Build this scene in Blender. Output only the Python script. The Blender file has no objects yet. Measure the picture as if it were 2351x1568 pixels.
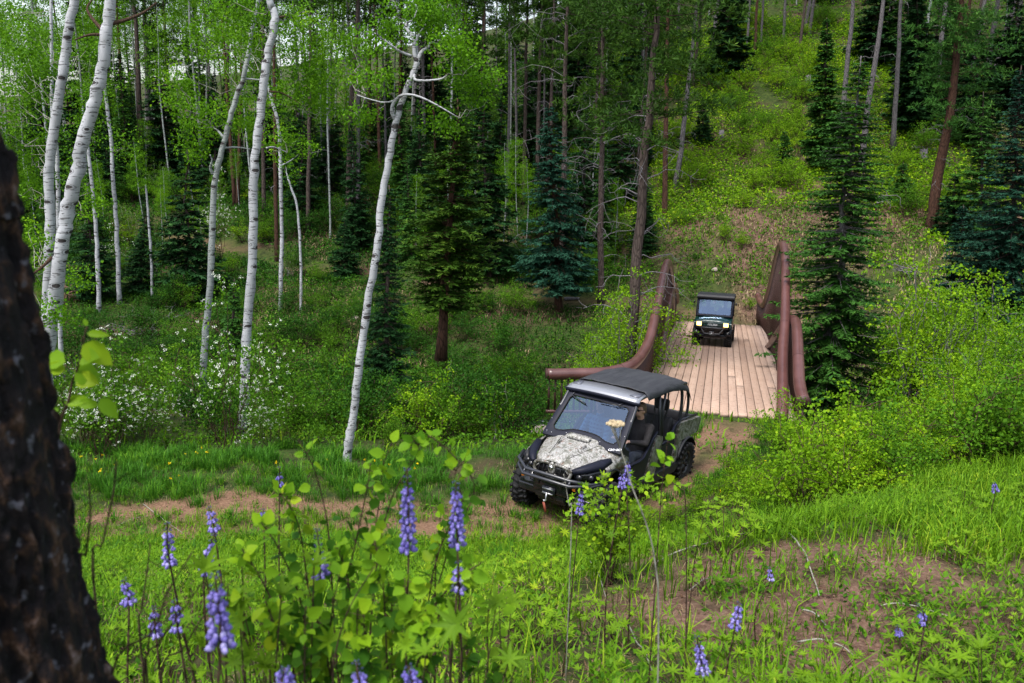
import bpy, bmesh, math, random
import numpy as np
from mathutils import Vector, Matrix
R = math.radians
random.seed(7)
sc = bpy.context.scene
COL = sc.collection

# ------------------------------------------------------------------ camera
PITCH, ROLL, CAM_H, FPX = R(13.28), R(.98), 5.53, 1902.0     # FPX: focal length for a frame 2351 wide
cam = bpy.data.objects.new('camera', bpy.data.cameras.new('camera'))
COL.objects.link(cam)
_c, _s, _cr, _sr = math.cos(PITCH), math.sin(PITCH), math.cos(ROLL), math.sin(ROLL)
_rt = Vector((_cr, _sr*_s, _sr*_c)); _dn = Vector((_sr, -_cr*_s, -_cr*_c)); _fw = Vector((0, _c, -_s))
_m = Matrix((_rt, -_dn, -_fw)).transposed().to_4x4()
_m.translation = (0, 0, CAM_H)
cam.matrix_world = _m
cam.data.sensor_width = 36
cam.data.lens = 36*FPX/2351
cam.data.clip_start = .05
cam.data.clip_end = 2000
cam.data.dof.use_dof = True
cam.data.dof.focus_distance = 14.5
cam.data.dof.aperture_fstop = 5.0
sc.camera = cam

# ------------------------------------------------------------------ light: bright overcast
w = bpy.data.worlds.new('World'); sc.world = w; w.use_nodes = True
nt = w.node_tree; nt.nodes.clear()
SUN_EL, SUN_AZ = R(64), R(215)
sky = nt.nodes.new('ShaderNodeTexSky'); sky.sky_type = 'NISHITA'; sky.sun_disc = False
sky.sun_elevation = SUN_EL; sky.sun_rotation = SUN_AZ; sky.dust_density = 3.0; sky.air_density = 1.2
hs = nt.nodes.new('ShaderNodeHueSaturation'); hs.inputs['Saturation'].default_value = .55
bg = nt.nodes.new('ShaderNodeBackground'); bg.inputs[1].default_value = .135
ow = nt.nodes.new('ShaderNodeOutputWorld')
nt.links.new(sky.outputs[0], hs.inputs['Color']); nt.links.new(hs.outputs[0], bg.inputs[0]); nt.links.new(bg.outputs[0], ow.inputs[0])
sun = bpy.data.objects.new('sun', bpy.data.lights.new('sun', 'SUN'))
COL.objects.link(sun)
sun.data.energy = 2.0; sun.data.angle = R(16); sun.data.color = (1, .97, .93)
sd = Vector((math.sin(SUN_AZ)*math.cos(SUN_EL), math.cos(SUN_AZ)*math.cos(SUN_EL), math.sin(SUN_EL)))
sun.rotation_euler = sd.to_track_quat('Z', 'Y').to_euler()
sc.view_settings.view_transform = 'Standard'; sc.view_settings.look = 'None'
sc.view_settings.exposure = 1.22; sc.view_settings.gamma = 1
cy = sc.cycles
cy.max_bounces = 5; cy.diffuse_bounces = 3; cy.glossy_bounces = 3; cy.transmission_bounces = 4; cy.transparent_max_bounces = 8
cy.caustics_reflective = False; cy.caustics_refractive = False
cy.use_denoising = True

# ------------------------------------------------------------------ numpy helpers
rng = np.random.default_rng(11)
def vnoise(x, y, seed=0):
    """smooth value noise in [-1, 1]"""
    x = np.asarray(x, float); y = np.asarray(y, float)
    xi = np.floor(x).astype(np.int64); yi = np.floor(y).astype(np.int64)
    fx, fy = x-xi, y-yi
    fx = fx*fx*(3-2*fx); fy = fy*fy*(3-2*fy)
    def h(a, b):
        n = (a*374761393 + b*668265263 + seed*1274126177) & 0xffffffff
        n = ((n ^ (n >> 13))*1274126177) & 0xffffffff
        return ((n ^ (n >> 16)) & 0xffff)/32767.5 - 1
    return (h(xi, yi)*(1-fx)+h(xi+1, yi)*fx)*(1-fy) + (h(xi, yi+1)*(1-fx)+h(xi+1, yi+1)*fx)*fy
def fbm(x, y, seed=0, n=3):
    t = 0; a = 1
    for i in range(n):
        t = t + a*vnoise(x*2**i, y*2**i, seed+i*17); a *= .5
    return t

# ------------------------------------------------------------------ terrain heights
def _ray(px, py):
    u, v = px-1175.5, py-784
    a = u*_cr+v*_sr; b = -u*_sr+v*_cr
    return np.array([a/FPX, _c-b/FPX*_s, -_s-b/FPX*_c])
def at(px, py, Y):
    """a place in the world seen in the photograph at (px, py), Y metres ahead of the camera"""
    g = _ray(px, py); t = Y/g[1]
    return np.array([g[0]*t, Y, CAM_H+g[2]*t])
def pix(P):
    x, y, z = P[0], P[1], P[2]-CAM_H
    d = y*_c-z*_s; v = -(y*_s+z*_c); u = x/d*FPX; ww = v/d*FPX
    return 1175.5+u*_cr-ww*_sr, 784+u*_sr+ww*_cr
HD = np.array([.24443, .96967, 0.]); SD = np.array([.96967, -.24443, 0.]); BP0 = np.array([5.248, 18.327, -.498]); BSL = -.09055
_cp = [(-8,-6,4.2),(0,-6,4.7),(9,-6,4.2),(-6,0,3.9),(0,0,4.35),(6,0,4.35),(-.8,1.3,4.02),(.3,1.8,3.85),(1.6,1.9,3.9),(-1.2,2.4,3.35),(-14,4,2.0),(-30,0,3),(30,0,3.5),(40,15,2.0),
 (-3,4,2.75),(0,3.7,2.85),(2.2,3.6,2.95),(-5,8,1.0),(0,8,1.05),(0,10,.25),(-6,10.3,.12),(-12,8.5,.5),(-9,10.8,.1),
 (2.0,5.15,2.8),(2.4,6.3,2.55),(2.2,8.2,1.2),(2.4,9.8,.35),(4.2,5.5,2.75),(4.3,8.5,1.9),(4.4,10.8,.75),(6.2,7,2.4),(5.8,9.5,1.78),(8,9,2.2),(6.5,12,.7),(9,12,1.6),(12,9,2.6),
 (-6,11.6,0),(-3,11.8,0),(0,11.4,0),(.84,11.9,0),(2.1,12.6,-.1),(3.1,14.2,-.24),(4.1,15.6,-.38),(5.2,18.2,-.56),(4.2,18.5,-.56),(6.5,17.6,-.56),
 (-8,13.2,.12),(-4,13.4,.12),(0,13.6,.1),(-12,13,.3),(-2,15,-.45),(-8,15,-.4),(2,16,-.55),(-14,16,-.3),(7.5,15.5,-.5),(10,15,-.1),
 (-3,19,-1.4),(-9,19.5,-1.1),(2,20,-1.6),(9,19.5,-2.2),(14,18,-1.6),(-16,20,-1.0),(20,18,-1),
 (0,24,-3.6),(-8,24,-2.9),(6,24,-3.8),(12,24,-3.9),(18,25,-3.6),(-18,25,-2.2),
 (0,28,-4.5),(-8,29,-3.9),(8,28.5,-4.7),(15,30,-4.5),(22,31,-4.2),(-18,30,-3.2),(30,32,-3.8),
 (-4,36,-3.2),(-12,38,-2.7),(2,36,-2.9),(8.5,37,-2.32),(10.2,36.6,-2.32),(9.8,38.2,-2.3),(14,36,-3.0),(20,38,-1.2),(-24,38,-2.0),(30,40,-.6),
 (3,40,-1.85),(-3,42,-1.4),(-12,46,-1.15),(-26,54,0),(10,41,-1.5),(-40,62,1.0),(16,42,-.6),(11,44,.67),(23,46,1.6),
 (5,46,-.4),(-3,48,-.3),(-12,52,.4),(-22,60,2.2),(3,52,1.3),(18,50,3.5),(24,54,4.6),(12,52,3.2),(34,52,3.5),
 (-28,66,3.6),(-14,66,3.6),(0,66,6.0),(10,64,8.0),(22,64,9.8),(36,64,10),(-40,80,5),(-24,85,7.6),(-8,85,9.5),(6,84,14),(24,84,19),(44,84,19),
 (-60,110,6),(-30,110,8.5),(-6,110,11),(12,110,24),(34,110,30),(70,110,32),(-90,60,2),(-60,20,0),(60,20,-1),(90,60,8),(-110,180,5),(-30,180,8),(30,180,48),(110,180,60),(-130,0,4),(130,0,6),(0,-40,6),(-100,-40,8),(100,-40,8)]
_cp = np.array(_cp, float)
def _tps_k(d2): return np.where(d2 > 1e-12, .5*d2*np.log(np.maximum(d2, 1e-12)), 0)
_n = len(_cp); _X = _cp[:, :2]/30
_K = _tps_k(((_X[:, None]-_X[None])**2).sum(-1)) + 1e-4*np.eye(_n)
_A = np.zeros((_n+3, _n+3)); _A[:_n, :_n] = _K; _A[:_n, _n] = 1; _A[:_n, _n+1:] = _X; _A[_n, :_n] = 1; _A[_n+1:, :_n] = _X.T
_W = np.linalg.solve(_A, np.concatenate([_cp[:, 2], [0, 0, 0]]))
TRAIL = np.array([(-60,2),(-22,8.2),(-13,9.6),(-9,10.6),(-6,11.1),(-2.5,11.5),(.2,11.7),(1.6,12.5),(2.7,13.7),(3.7,15.2),(4.8,17.2),(5.3,18.6)])
TRAIL2 = np.array([(9.9,37.5),(9.2,39.2),(6,40.3),(3,40.3),(-3,42.2),(-12,46.3),(-26,54.3),(-40,62)])
def polydist(x, y, P):
    d = np.full(np.shape(x), 1e9)
    for a, b in zip(P[:-1], P[1:]):
        ab = b-a; t = np.clip(((x-a[0])*ab[0]+(y-a[1])*ab[1])/(ab@ab), 0, 1)
        d = np.minimum(d, np.hypot(x-a[0]-t*ab[0], y-a[1]-t*ab[1]))
    return d
def ground(x, y, detail=True):
    x = np.asarray(x, float); y = np.asarray(y, float)
    sh = np.broadcast(x, y).shape
    x = np.broadcast_to(x, sh).ravel(); y = np.broadcast_to(y, sh).ravel()
    z = np.empty(len(x))
    for i in range(0, len(x), 20000):
        q = np.stack([x[i:i+20000], y[i:i+20000]], 1)/30
        z[i:i+20000] = _tps_k(((q[:, None]-_X[None])**2).sum(-1))@_W[:_n] + _W[_n] + q@_W[_n+1:]
    if detail:
        k = np.clip((np.minimum(polydist(x, y, TRAIL), polydist(x, y, TRAIL2))-.6)/1.5, 0, 1)
        z = z + k*(.05*fbm(x/.9, y/.9, 3) + .10*vnoise(x/3.3, y/3.3, 5)*np.clip(y/14, .3, 1) + np.clip((y-34)/20, 0, 1)*.3*fbm(x/6, y/6, 9))
        z = z + .012*fbm(x/.25, y/.25, 21)
        # terrace cut of the far track
        e = polydist(x, y, TRAIL2); z = np.where(e < 4, z-.25*np.exp(-(e/1.2)**2), z)
    return z.reshape(sh)
def g1(x, y): return float(ground(np.array([x]), np.array([y]))[0])
def foot(px, py, lo=3., hi=140.):
    """where the line of sight through (px, py) meets the ground"""
    ys = np.concatenate([np.arange(lo, 30, .1), np.arange(30, hi, .25)])
    g = _ray(px, py); t = ys/g[1]; dz = CAM_H+g[2]*t-ground(g[0]*t, ys)
    k = np.where(dz < 0)[0]
    i = k[0] if len(k) else len(ys)-1
    return np.array([g[0]*t[i], ys[i], float(ground(g[0]*t[i:i+1], ys[i:i+1])[0])])

# ------------------------------------------------------------------ mesh accumulation
class MB:
    """collects vertices and faces (with a material slot and a random value per face) for ONE mesh"""
    def __init__(s): s.v = []; s.q = []; s.t = []; s.qm = []; s.tm = []; s.qr = []; s.tr = []; s.n = 0; s.ng = []; s.fs = []
    def add(s, v, q=None, t=None, m=0, r=None):
        v = np.asarray(v, float).reshape(-1, 3)
        if q is not None and len(q):
            q = np.asarray(q)+s.n; s.q.append(q); s.qm.append(np.full(len(q), m)); s.qr.append(np.full(len(q), .5) if r is None else np.broadcast_to(r, len(q)))
        if t is not None and len(t):
            t = np.asarray(t)+s.n; s.t.append(t); s.tm.append(np.full(len(t), m)); s.tr.append(np.full(len(t), .5) if r is None else np.broadcast_to(r, len(t)))
        s.v.append(v); s.n += len(v)
    def tube(s, pts, rad, n=8, m=0, cap=True, r=None, phase=0.):
        P = np.asarray(pts, float); k = len(P); rad = np.broadcast_to(np.asarray(rad, float), k)
        T = np.gradient(P, axis=0); T /= np.linalg.norm(T, axis=1)[:, None]+1e-12
        up = np.array([0, 0, 1.]) if abs(T[0, 2]) < .9 else np.array([1., 0, 0])
        N = np.empty_like(P); nn = np.cross(T[0], up); nn /= np.linalg.norm(nn); N[0] = nn
        for i in range(1, k):
            nn = N[i-1]-T[i]*(N[i-1]@T[i]); N[i] = nn/(np.linalg.norm(nn)+1e-12)
        B = np.cross(T, N)
        a = np.arange(n)*2*np.pi/n+phase
        V = P[:, None]+rad[:, None, None]*(np.cos(a)[None, :, None]*N[:, None]+np.sin(a)[None, :, None]*B[:, None])
        i = np.arange(k-1)[:, None]*n; j = np.arange(n)[None]; j2 = (j+1) % n
        q = np.stack([i+j, i+j2, i+n+j2, i+n+j], -1).reshape(-1, 4)
        V = V.reshape(-1, 3); t = None
        if cap:
            c0, c1 = len(V), len(V)+1
            V = np.concatenate([V, P[:1], P[-1:]])
            jj = np.arange(n); t = np.concatenate([np.stack([np.full(n, c0), (jj+1) % n, jj], 1), np.stack([np.full(n, c1), (k-1)*n+jj, (k-1)*n+(jj+1) % n], 1)])
        s.add(V, q, t, m, None)
        if r is not None:
            s.qr[-1] = np.full(len(q), r)
            if t is not None: s.tr[-1] = np.full(len(t), r)
    def box(s, c, size, m=0, rot=None):
        h = np.array(size)/2
        V = np.array([(x, y, z) for x in (-1, 1) for y in (-1, 1) for z in (-1, 1)])*h
        if rot is not None: V = V@np.array(rot).T
        s.add(V+np.array(c), [(0, 1, 3, 2), (4, 6, 7, 5), (0, 4, 5, 1), (2, 3, 7, 6), (0, 2, 6, 4), (1, 5, 7, 3)], None, m)
    def loft(s, rings, m=0, close=True, cap=True):
        """rings: equal-length point lists"""
        Rg = np.asarray(rings, float); k, n = Rg.shape[:2]
        i = np.arange(k-1)[:, None]*n; j = np.arange(n if close else n-1)[None]; j2 = (j+1) % n
        q = np.stack([i+j, i+j2, i+n+j2, i+n+j], -1).reshape(-1, 4)
        V = Rg.reshape(-1, 3); t = None
        if cap and close:
            c0, c1 = len(V), len(V)+1
            V = np.concatenate([V, Rg[0].mean(0)[None], Rg[-1].mean(0)[None]])
            jj = np.arange(n); t = np.concatenate([np.stack([np.full(n, c0), (jj+1) % n, jj], 1), np.stack([np.full(n, c1), (k-1)*n+jj, (k-1)*n+(jj+1) % n], 1)])
        s.add(V, q, t, m)
    def blob(s, c, size, n=8, m=0, rot=None, pw=1.0):
        """an ellipsoid"""
        a = np.linspace(0, np.pi, n+1)[1:-1]; b = np.arange(2*n)*np.pi/n
        V = np.stack([np.sin(a)[:, None]*np.cos(b), np.sin(a)[:, None]*np.sin(b), np.repeat(np.cos(a)[:, None], 2*n, 1)], -1).reshape(-1, 3)
        V = np.concatenate([V, [(0, 0, 1), (0, 0, -1)]])
        V = np.sign(V)*np.abs(V)**pw
        V = V*np.array(size)
        if rot is not None: V = V@np.array(rot).T
        k = n-1; w2 = 2*n
        i = np.arange(k-1)[:, None]*w2; j = np.arange(w2)[None]; j2 = (j+1) % w2
        q = np.stack([i+j, i+w2+j, i+w2+j2, i+j2], -1).reshape(-1, 4)
        jj = np.arange(w2); t = np.concatenate([np.stack([np.full(w2, k*w2), jj, (jj+1) % w2], 1), np.stack([np.full(w2, k*w2+1), (k-1)*w2+(jj+1) % w2, (k-1)*w2+jj], 1)])
        s.add(V+np.array(c), q, t, m)
    def leaves(s, C, D, N, L, W, m=0, r=None, kind='d', fold=.0):
        """many leaves at once: centre-base C, direction D, normal N, length L, half width W"""
        C = np.asarray(C, float); n = len(C)
        D = D/(np.linalg.norm(D, axis=1)[:, None]+1e-9)
        N = N-D*(N*D).sum(1)[:, None]; N /= np.linalg.norm(N, axis=1)[:, None]+1e-9
        S = np.cross(D, N); L = np.broadcast_to(L, n)[:, None]; W = np.broadcast_to(W, n)[:, None]
        if r is None: r = rng.random(n)
        if kind == 'd':
            V = np.stack([C, C+D*L*.45+S*W, C+D*L, C+D*L*.45-S*W], 1).reshape(-1, 3)
            s.add(V, np.arange(4*n).reshape(n, 4), None, m, r)
        elif kind == 't':
            V = np.stack([C-S*W, C+S*W, C+D*L], 1).reshape(-1, 3)
            s.add(V, None, np.arange(3*n).reshape(n, 3), m, r)
        elif kind == 'o':      # rounder leaf of two folded halves, pointed tip
            f = N*W*fold
            V = np.stack([C, C+D*L*.18+S*W*.8+f*.8, C+D*L*.45+S*W+f, C+D*L*.78+S*W*.6+f*.6, C+D*L*1.03-N*L*.06, C+D*L*.78-S*W*.6+f*.6, C+D*L*.45-S*W+f, C+D*L*.18-S*W*.8+f*.8, C+D*L*.5], 1).reshape(-1, 3)
            b = (np.arange(n)*9)[:, None, None]
            q = (b+np.array([[0, 1, 2, 8], [8, 2, 3, 4], [0, 8, 6, 7], [8, 4, 5, 6]])[None]).reshape(-1, 4)
            s.add(V, q, None, m, np.repeat(r, 4))
    def build(s, name, mats, parent=None, smooth=False, loc=None):
        me = bpy.data.meshes.new(name)
        V = np.concatenate(s.v) if s.v else np.zeros((0, 3))
        q = np.concatenate(s.q) if s.q else np.zeros((0, 4), int); t = np.concatenate(s.t) if s.t else np.zeros((0, 3), int)
        me.vertices.add(len(V)); me.vertices.foreach_set('co', V.astype(np.float32).ravel())
        nl = q.size+t.size; me.loops.add(nl)
        me.loops.foreach_set('vertex_index', np.concatenate([q.ravel(), t.ravel()]).astype(np.int32))
        nf = len(q)+len(t); me.polygons.add(nf)
        ls = np.concatenate([np.arange(len(q))*4, len(q)*4+np.arange(len(t))*3]).astype(np.int32)
        me.polygons.foreach_set('loop_start', ls)
        mi = np.concatenate(([*s.qm] or [np.zeros(0)])+([*s.tm] or [np.zeros(0)])).astype(np.int32)
        me.polygons.foreach_set('material_index', mi)
        rr = np.concatenate(([*s.qr] or [np.zeros(0)])+([*s.tr] or [np.zeros(0)])).astype(np.float32)
        at_ = me.attributes.new('rnd', 'FLOAT', 'FACE'); at_.data.foreach_set('value', rr)
        if smooth: me.polygons.foreach_set('use_smooth', np.ones(nf, bool))
        me.update(calc_edges=True)
        me.validate()
        for mm in (mats if isinstance(mats, (list, tuple)) else [mats]): me.materials.append(M[mm] if isinstance(mm, str) else mm)
        o = bpy.data.objects.new(name, me); COL.objects.link(o)
        if parent is not None: o.parent = parent
        if loc is not None: o.location = loc
        return o
def tag(o, label=None, cat=None, group=None, kind=None):
    if label: o['label'] = label
    if cat: o['category'] = cat
    if group: o['group'] = group
    if kind: o['kind'] = kind
    return o
def empty(name, loc=(0, 0, 0), rz=0, label=None, cat=None, group=None):
    o = bpy.data.objects.new(name, None); COL.objects.link(o)
    o.location = loc; o.rotation_euler = (0, 0, rz); o.empty_display_size = .1
    return tag(o, label, cat, group)
KIDS = {}
def copy_tree(o, parent=None):
    c = o.copy(); COL.objects.link(c)
    if parent is not None: c.parent = parent
    for ch in o.children: copy_tree(ch, c)
    return c
def rotz(a): return np.array([[math.cos(a), -math.sin(a), 0], [math.sin(a), math.cos(a), 0], [0, 0, 1]])
def rvec(n, up=0.):
    v = rng.normal(size=(n, 3)); v[:, 2] += up
    return v/np.linalg.norm(v, axis=1)[:, None]
def spline(P, n):
    """Catmull-Rom through the points"""
    P = np.asarray(P, float); k = len(P); Q = np.concatenate([2*P[:1]-P[1:2], P, 2*P[-1:]-P[-2:-1]])
    t = np.linspace(0, k-1-1e-9, n); i = t.astype(int); f = (t-i)[:, None]
    a, b, c, d = Q[i], Q[i+1], Q[i+2], Q[i+3]
    return .5*((2*b)+(-a+c)*f+(2*a-5*b+4*c-d)*f*f+(-a+3*b-3*c+d)*f**3)

# ------------------------------------------------------------------ materials
M = {}
class NG:
    def __init__(s, name):
        s.m = bpy.data.materials.new(name); s.m.use_nodes = True; s.t = s.m.node_tree; s.t.nodes.clear()
        s.out = s.t.nodes.new('ShaderNodeOutputMaterial'); M[name] = s.m
    def n(s, typ, **kw):
        x = s.t.nodes.new('ShaderNode'+typ)
        ins = kw.pop('i', {})
        for k, v in kw.items(): setattr(x, k, v)
        for k, v in ins.items():
            if isinstance(v, bpy.types.NodeSocket): s.t.links.new(v, x.inputs[k])
            else: x.inputs[k].default_value = v
        return x
    def l(s, a, b): s.t.links.new(a, b)
    def noise(s, vec, scale, detail=3, rough=.55): return s.n('TexNoise', i={'Vector': vec, 'Scale': scale, 'Detail': detail, 'Roughness': rough}).outputs[0]
    def mapr(s, v, a, b, c=0, d=1): return s.n('MapRange', i={0: v, 1: a, 2: b, 3: c, 4: d}).outputs[0]
    def mix(s, f, a, b, mode='MIX'):
        x = s.n('Mix', data_type='RGBA', blend_type=mode)
        for k, v in ((0, f), (6, a), (7, b)):
            if isinstance(v, bpy.types.NodeSocket): s.l(v, x.inputs[k])
            else: x.inputs[k].default_value = (*v, 1) if k and len(v) == 3 else v
        return x.outputs[2]
    def ramp(s, f, stops):
        x = s.n('ValToRGB', i={0: f}); e = x.color_ramp.elements
        while len(e) < len(stops): e.new(.5)
        for q, (p, c) in zip(e, stops): q.position = p; q.color = (*c, 1)
        return x.outputs[0]
    def math(s, op, a, b=0.): return s.n('Math', operation=op, i={0: a, 1: b}).outputs[0]
    def obj(s): return s.n('TexCoord').outputs['Object']
    def pos(s): return s.n('NewGeometry').outputs['Position']
    def attr(s, name, k=2): return s.n('Attribute', attribute_name=name).outputs[k]
    def pbr(s, col, rough=.6, metal=0, spec=.5, bump=None, bstr=.3, bdist=.02, **kw):
        p = s.n('BsdfPrincipled')
        for k, v in (('Base Color', col), ('Roughness', rough), ('Metallic', metal), ('Specular IOR Level', spec), *kw.items()):
            if isinstance(v, bpy.types.NodeSocket): s.l(v, p.inputs[k])
            else: p.inputs[k].default_value = (*v, 1) if k == 'Base Color' and len(v) == 3 else v
        if bump is not None:
            b = s.n('Bump', i={'Height': bump, 'Strength': bstr, 'Distance': bdist}); s.l(b.outputs[0], p.inputs['Normal'])
        s.l(p.outputs[0], s.out.inputs[0]); return p
def simple(name, col, rough=.5, metal=0, vary=.15, scale=20, spec=.5, bstr=0., **kw):
    g = NG(name); v = g.noise(g.obj(), scale, 4)
    c = g.mix(g.mapr(v, .3, .7), tuple(x*(1-vary) for x in col), tuple(min(1, x*(1+vary)) for x in col))
    g.pbr(c, rough, metal, spec, bump=v if bstr else None, bstr=bstr, **kw); return g.m
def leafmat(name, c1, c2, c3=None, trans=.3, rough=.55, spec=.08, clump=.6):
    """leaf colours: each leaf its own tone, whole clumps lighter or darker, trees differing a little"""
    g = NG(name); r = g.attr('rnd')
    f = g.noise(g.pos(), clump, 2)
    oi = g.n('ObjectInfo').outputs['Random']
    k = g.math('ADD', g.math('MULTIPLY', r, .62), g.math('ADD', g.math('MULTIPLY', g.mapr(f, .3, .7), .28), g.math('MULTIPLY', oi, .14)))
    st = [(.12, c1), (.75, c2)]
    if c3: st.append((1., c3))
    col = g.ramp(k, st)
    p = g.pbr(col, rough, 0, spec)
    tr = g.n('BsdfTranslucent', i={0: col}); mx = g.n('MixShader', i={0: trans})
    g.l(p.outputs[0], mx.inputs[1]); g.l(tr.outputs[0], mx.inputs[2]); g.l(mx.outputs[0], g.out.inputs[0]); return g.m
leafmat('aspen_leaf', (.03, .10, .005), (.13, .31, .008), (.28, .46, .014), .42)
leafmat('shrub_leaf', (.025, .085, .006), (.09, .22, .009), (.21, .34, .014), .35)
leafmat('bright_leaf', (.05, .14, .005), (.18, .34, .008), (.38, .49, .014), .38)
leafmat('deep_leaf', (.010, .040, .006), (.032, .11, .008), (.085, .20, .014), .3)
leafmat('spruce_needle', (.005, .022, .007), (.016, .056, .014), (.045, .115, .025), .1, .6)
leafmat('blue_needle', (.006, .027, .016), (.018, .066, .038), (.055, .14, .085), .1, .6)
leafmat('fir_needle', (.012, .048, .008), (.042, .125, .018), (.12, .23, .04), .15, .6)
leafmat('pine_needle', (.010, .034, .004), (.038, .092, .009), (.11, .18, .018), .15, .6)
leafmat('grass', (.04, .11, .005), (.14, .29, .010), (.34, .44, .03), .35, .5)
leafmat('lush_grass', (.018, .07, .008), (.06, .19, .012), (.17, .34, .022), .35, .45)
leafmat('dry_grass', (.13, .09, .05), (.30, .23, .13), (.45, .38, .24), .2, .8, .1)
leafmat('lupine_leaf', (.05, .12, .008), (.16, .29, .012), (.32, .42, .02), .35)
leafmat('sprig_leaf', (.10, .25, .015), (.24, .42, .015), (.42, .50, .02), .45, .4, clump=2)
leafmat('round_leaf', (.02, .08, .008), (.10, .24, .014), (.34, .42, .014), .35, .45, clump=3)
leafmat('lupine_bloom', (.11, .09, .36), (.28, .24, .62), (.56, .52, .80), .25, .5, clump=4)
leafmat('lupine_bud', (.03, .04, .08), (.07, .08, .16), (.12, .14, .2), .1, .7)
leafmat('blossom', (.55, .58, .48), (.75, .78, .68), (.85, .86, .8), .2, .6)
leafmat('dandelion', (.65, .42, .01), (.8, .6, .01), None, .2)
leafmat('litter', (.04, .02, .012), (.15, .085, .05), (.32, .22, .14), .0, .9, .1)
def bark(name, dark, light, sc_=6., stretch=.25, bs=.8, lich=None):
    g = NG(name); mp = g.n('Mapping', i={'Vector': g.obj(), 'Scale': (1, 1, stretch)}).outputs[0]
    a = g.noise(mp, sc_*3, 6, .65); b = g.n('TexVoronoi', feature='DISTANCE_TO_EDGE', i={'Vector': mp, 'Scale': sc_*2.2}).outputs[0]
    h = g.math('ADD', a, g.math('MULTIPLY', g.mapr(b, 0, .15), .5))
    oi = g.n('ObjectInfo').outputs['Random']
    c = g.mix(g.mapr(h, .35, 1.15), dark, light)
    if lich: c = g.mix(g.mapr(g.noise(g.obj(), sc_*.6, 5), .6, .68), c, lich)
    c = g.mix(g.math('MULTIPLY', oi, .45), c, tuple(x*.45 for x in light))
    g.pbr(c, .9, 0, .15, bump=h, bstr=bs, bdist=.03); return g.m
bark('pine_bark', (.018, .013, .012), (.10, .075, .065), 5)
bark('red_bark', (.018, .010, .008), (.095, .048, .032), 5)
bark('grey_bark', (.035, .032, .034), (.17, .155, .16), 6)
bark('dead_wood', (.05, .047, .05), (.22, .205, .215), 9, .1, .5)
bark('twig', (.03, .018, .013), (.12, .075, .05), 20)
bark('pale_twig', (.12, .11, .09), (.36, .35, .3), 12, .3, .3)
def aspen_bark(name, tint):
    g = NG(name); o = g.obj()
    big = g.noise(o, 1.3, 3)
    base = g.mix(g.mapr(big, .35, .7), tuple(.30*x for x in tint), tuple(.44*x for x in tint))
    m1 = g.n('Mapping', i={'Vector': o, 'Scale': (2.2, 2.2, 17)}).outputs[0]
    d1 = g.mapr(g.noise(m1, 2.2, 2), .585, .63)                   # thin dark dashes round the trunk
    m2 = g.n('Mapping', i={'Vector': o, 'Scale': (1, 1, 2.1)}).outputs[0]
    vo = g.n('TexVoronoi', i={'Vector': m2, 'Scale': 2.6, 'Randomness': 1.}).outputs[0]
    wob = g.math('ADD', vo, g.math('MULTIPLY', g.noise(o, 22, 3), .10))
    eye = g.mapr(wob, .27, .23)                                 # branch scars like eyes
    ring = g.math('MULTIPLY', g.mapr(wob, .37, .35), g.mapr(wob, .30, .32))
    vo2 = g.n('TexVoronoi', i={'Vector': g.n('Mapping', i={'Vector': o, 'Scale': (1, 1, 3.2), 'Location': (5.2, 1.3, 0)}).outputs[0], 'Scale': 5.5}).outputs[0]
    eye2 = g.mapr(g.math('ADD', vo2, g.math('MULTIPLY', g.noise(o, 30, 3), .10)), .22, .18)
    k = g.math('MINIMUM', g.math('ADD', g.math('ADD', g.math('MULTIPLY', d1, .75), eye), g.math('ADD', g.math('MULTIPLY', ring, .5), g.math('MULTIPLY', eye2, .85))), 1.)
    c = g.mix(k, base, (.035, .03, .03))
    low = g.mapr(g.noise(g.n('Mapping', i={'Vector': o, 'Scale': (1, 1, .3)}).outputs[0], 9, 4), .62, .75, 0, .35)
    c = g.mix(low, c, (.25, .23, .2))
    g.pbr(c, .75, 0, .25, bump=k, bstr=.5, bdist=-.01); return g.m
aspen_bark('aspen_bark', (.98, 1.0, 1.05)); aspen_bark('far_aspen_bark', (.72, .78, .76))
g = NG('charred_bark')
o_ = g.obj(); mp = g.n('Mapping', i={'Vector': o_, 'Scale': (1, 1, .6)}).outputs[0]
a = g.noise(mp, 38, 6, .7); b = g.n('TexVoronoi', i={'Vector': mp, 'Scale': 34}).outputs[0]
c = g.ramp(g.math('ADD', g.math('MULTIPLY', a, .8), g.math('MULTIPLY', b, .35)), [(.44, (.003, .0025, .004)), (.60, (.012, .008, .009)), (.70, (.07, .036, .02)), (.84, (.24, .18, .17))])
lic = g.mapr(g.noise(o_, 34, 4), .62, .68, 0, .8); c = g.mix(lic, c, (.15, .15, .18))
g.pbr(c, .85, 0, .25, bump=g.math('ADD', a, b), bstr=1., bdist=.03)
g = NG('soil')
P = g.pos(); n1 = g.noise(P, .35, 4); n2 = g.noise(P, 3.5, 5, .7); n3 = g.noise(P, 28, 4, .7); tr = g.attr('path'); sp = g.attr('bare')
dirt = g.mix(g.mapr(n2, .3, .7), (.05, .028, .020), (.15, .090, .064))
dirt = g.mix(g.mapr(n3, .5, .75, 0, .6), dirt, (.26, .18, .135))
moss = g.mix(g.mapr(n2, .35, .65), (.015, .028, .008), (.05, .07, .016))
duff = g.mix(g.mapr(n3, .3, .7), (.024, .016, .011), (.085, .055, .036))
base = g.mix(g.mapr(n1, .48, .66), moss, duff)
pathc = g.mix(g.mapr(n3, .35, .7), (.10, .055, .034), (.22, .135, .088))
c = g.mix(g.math('MINIMUM', g.math('MULTIPLY', sp, g.mapr(n2, .2, .5, .5, 1.3)), 1.), base, dirt)
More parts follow.
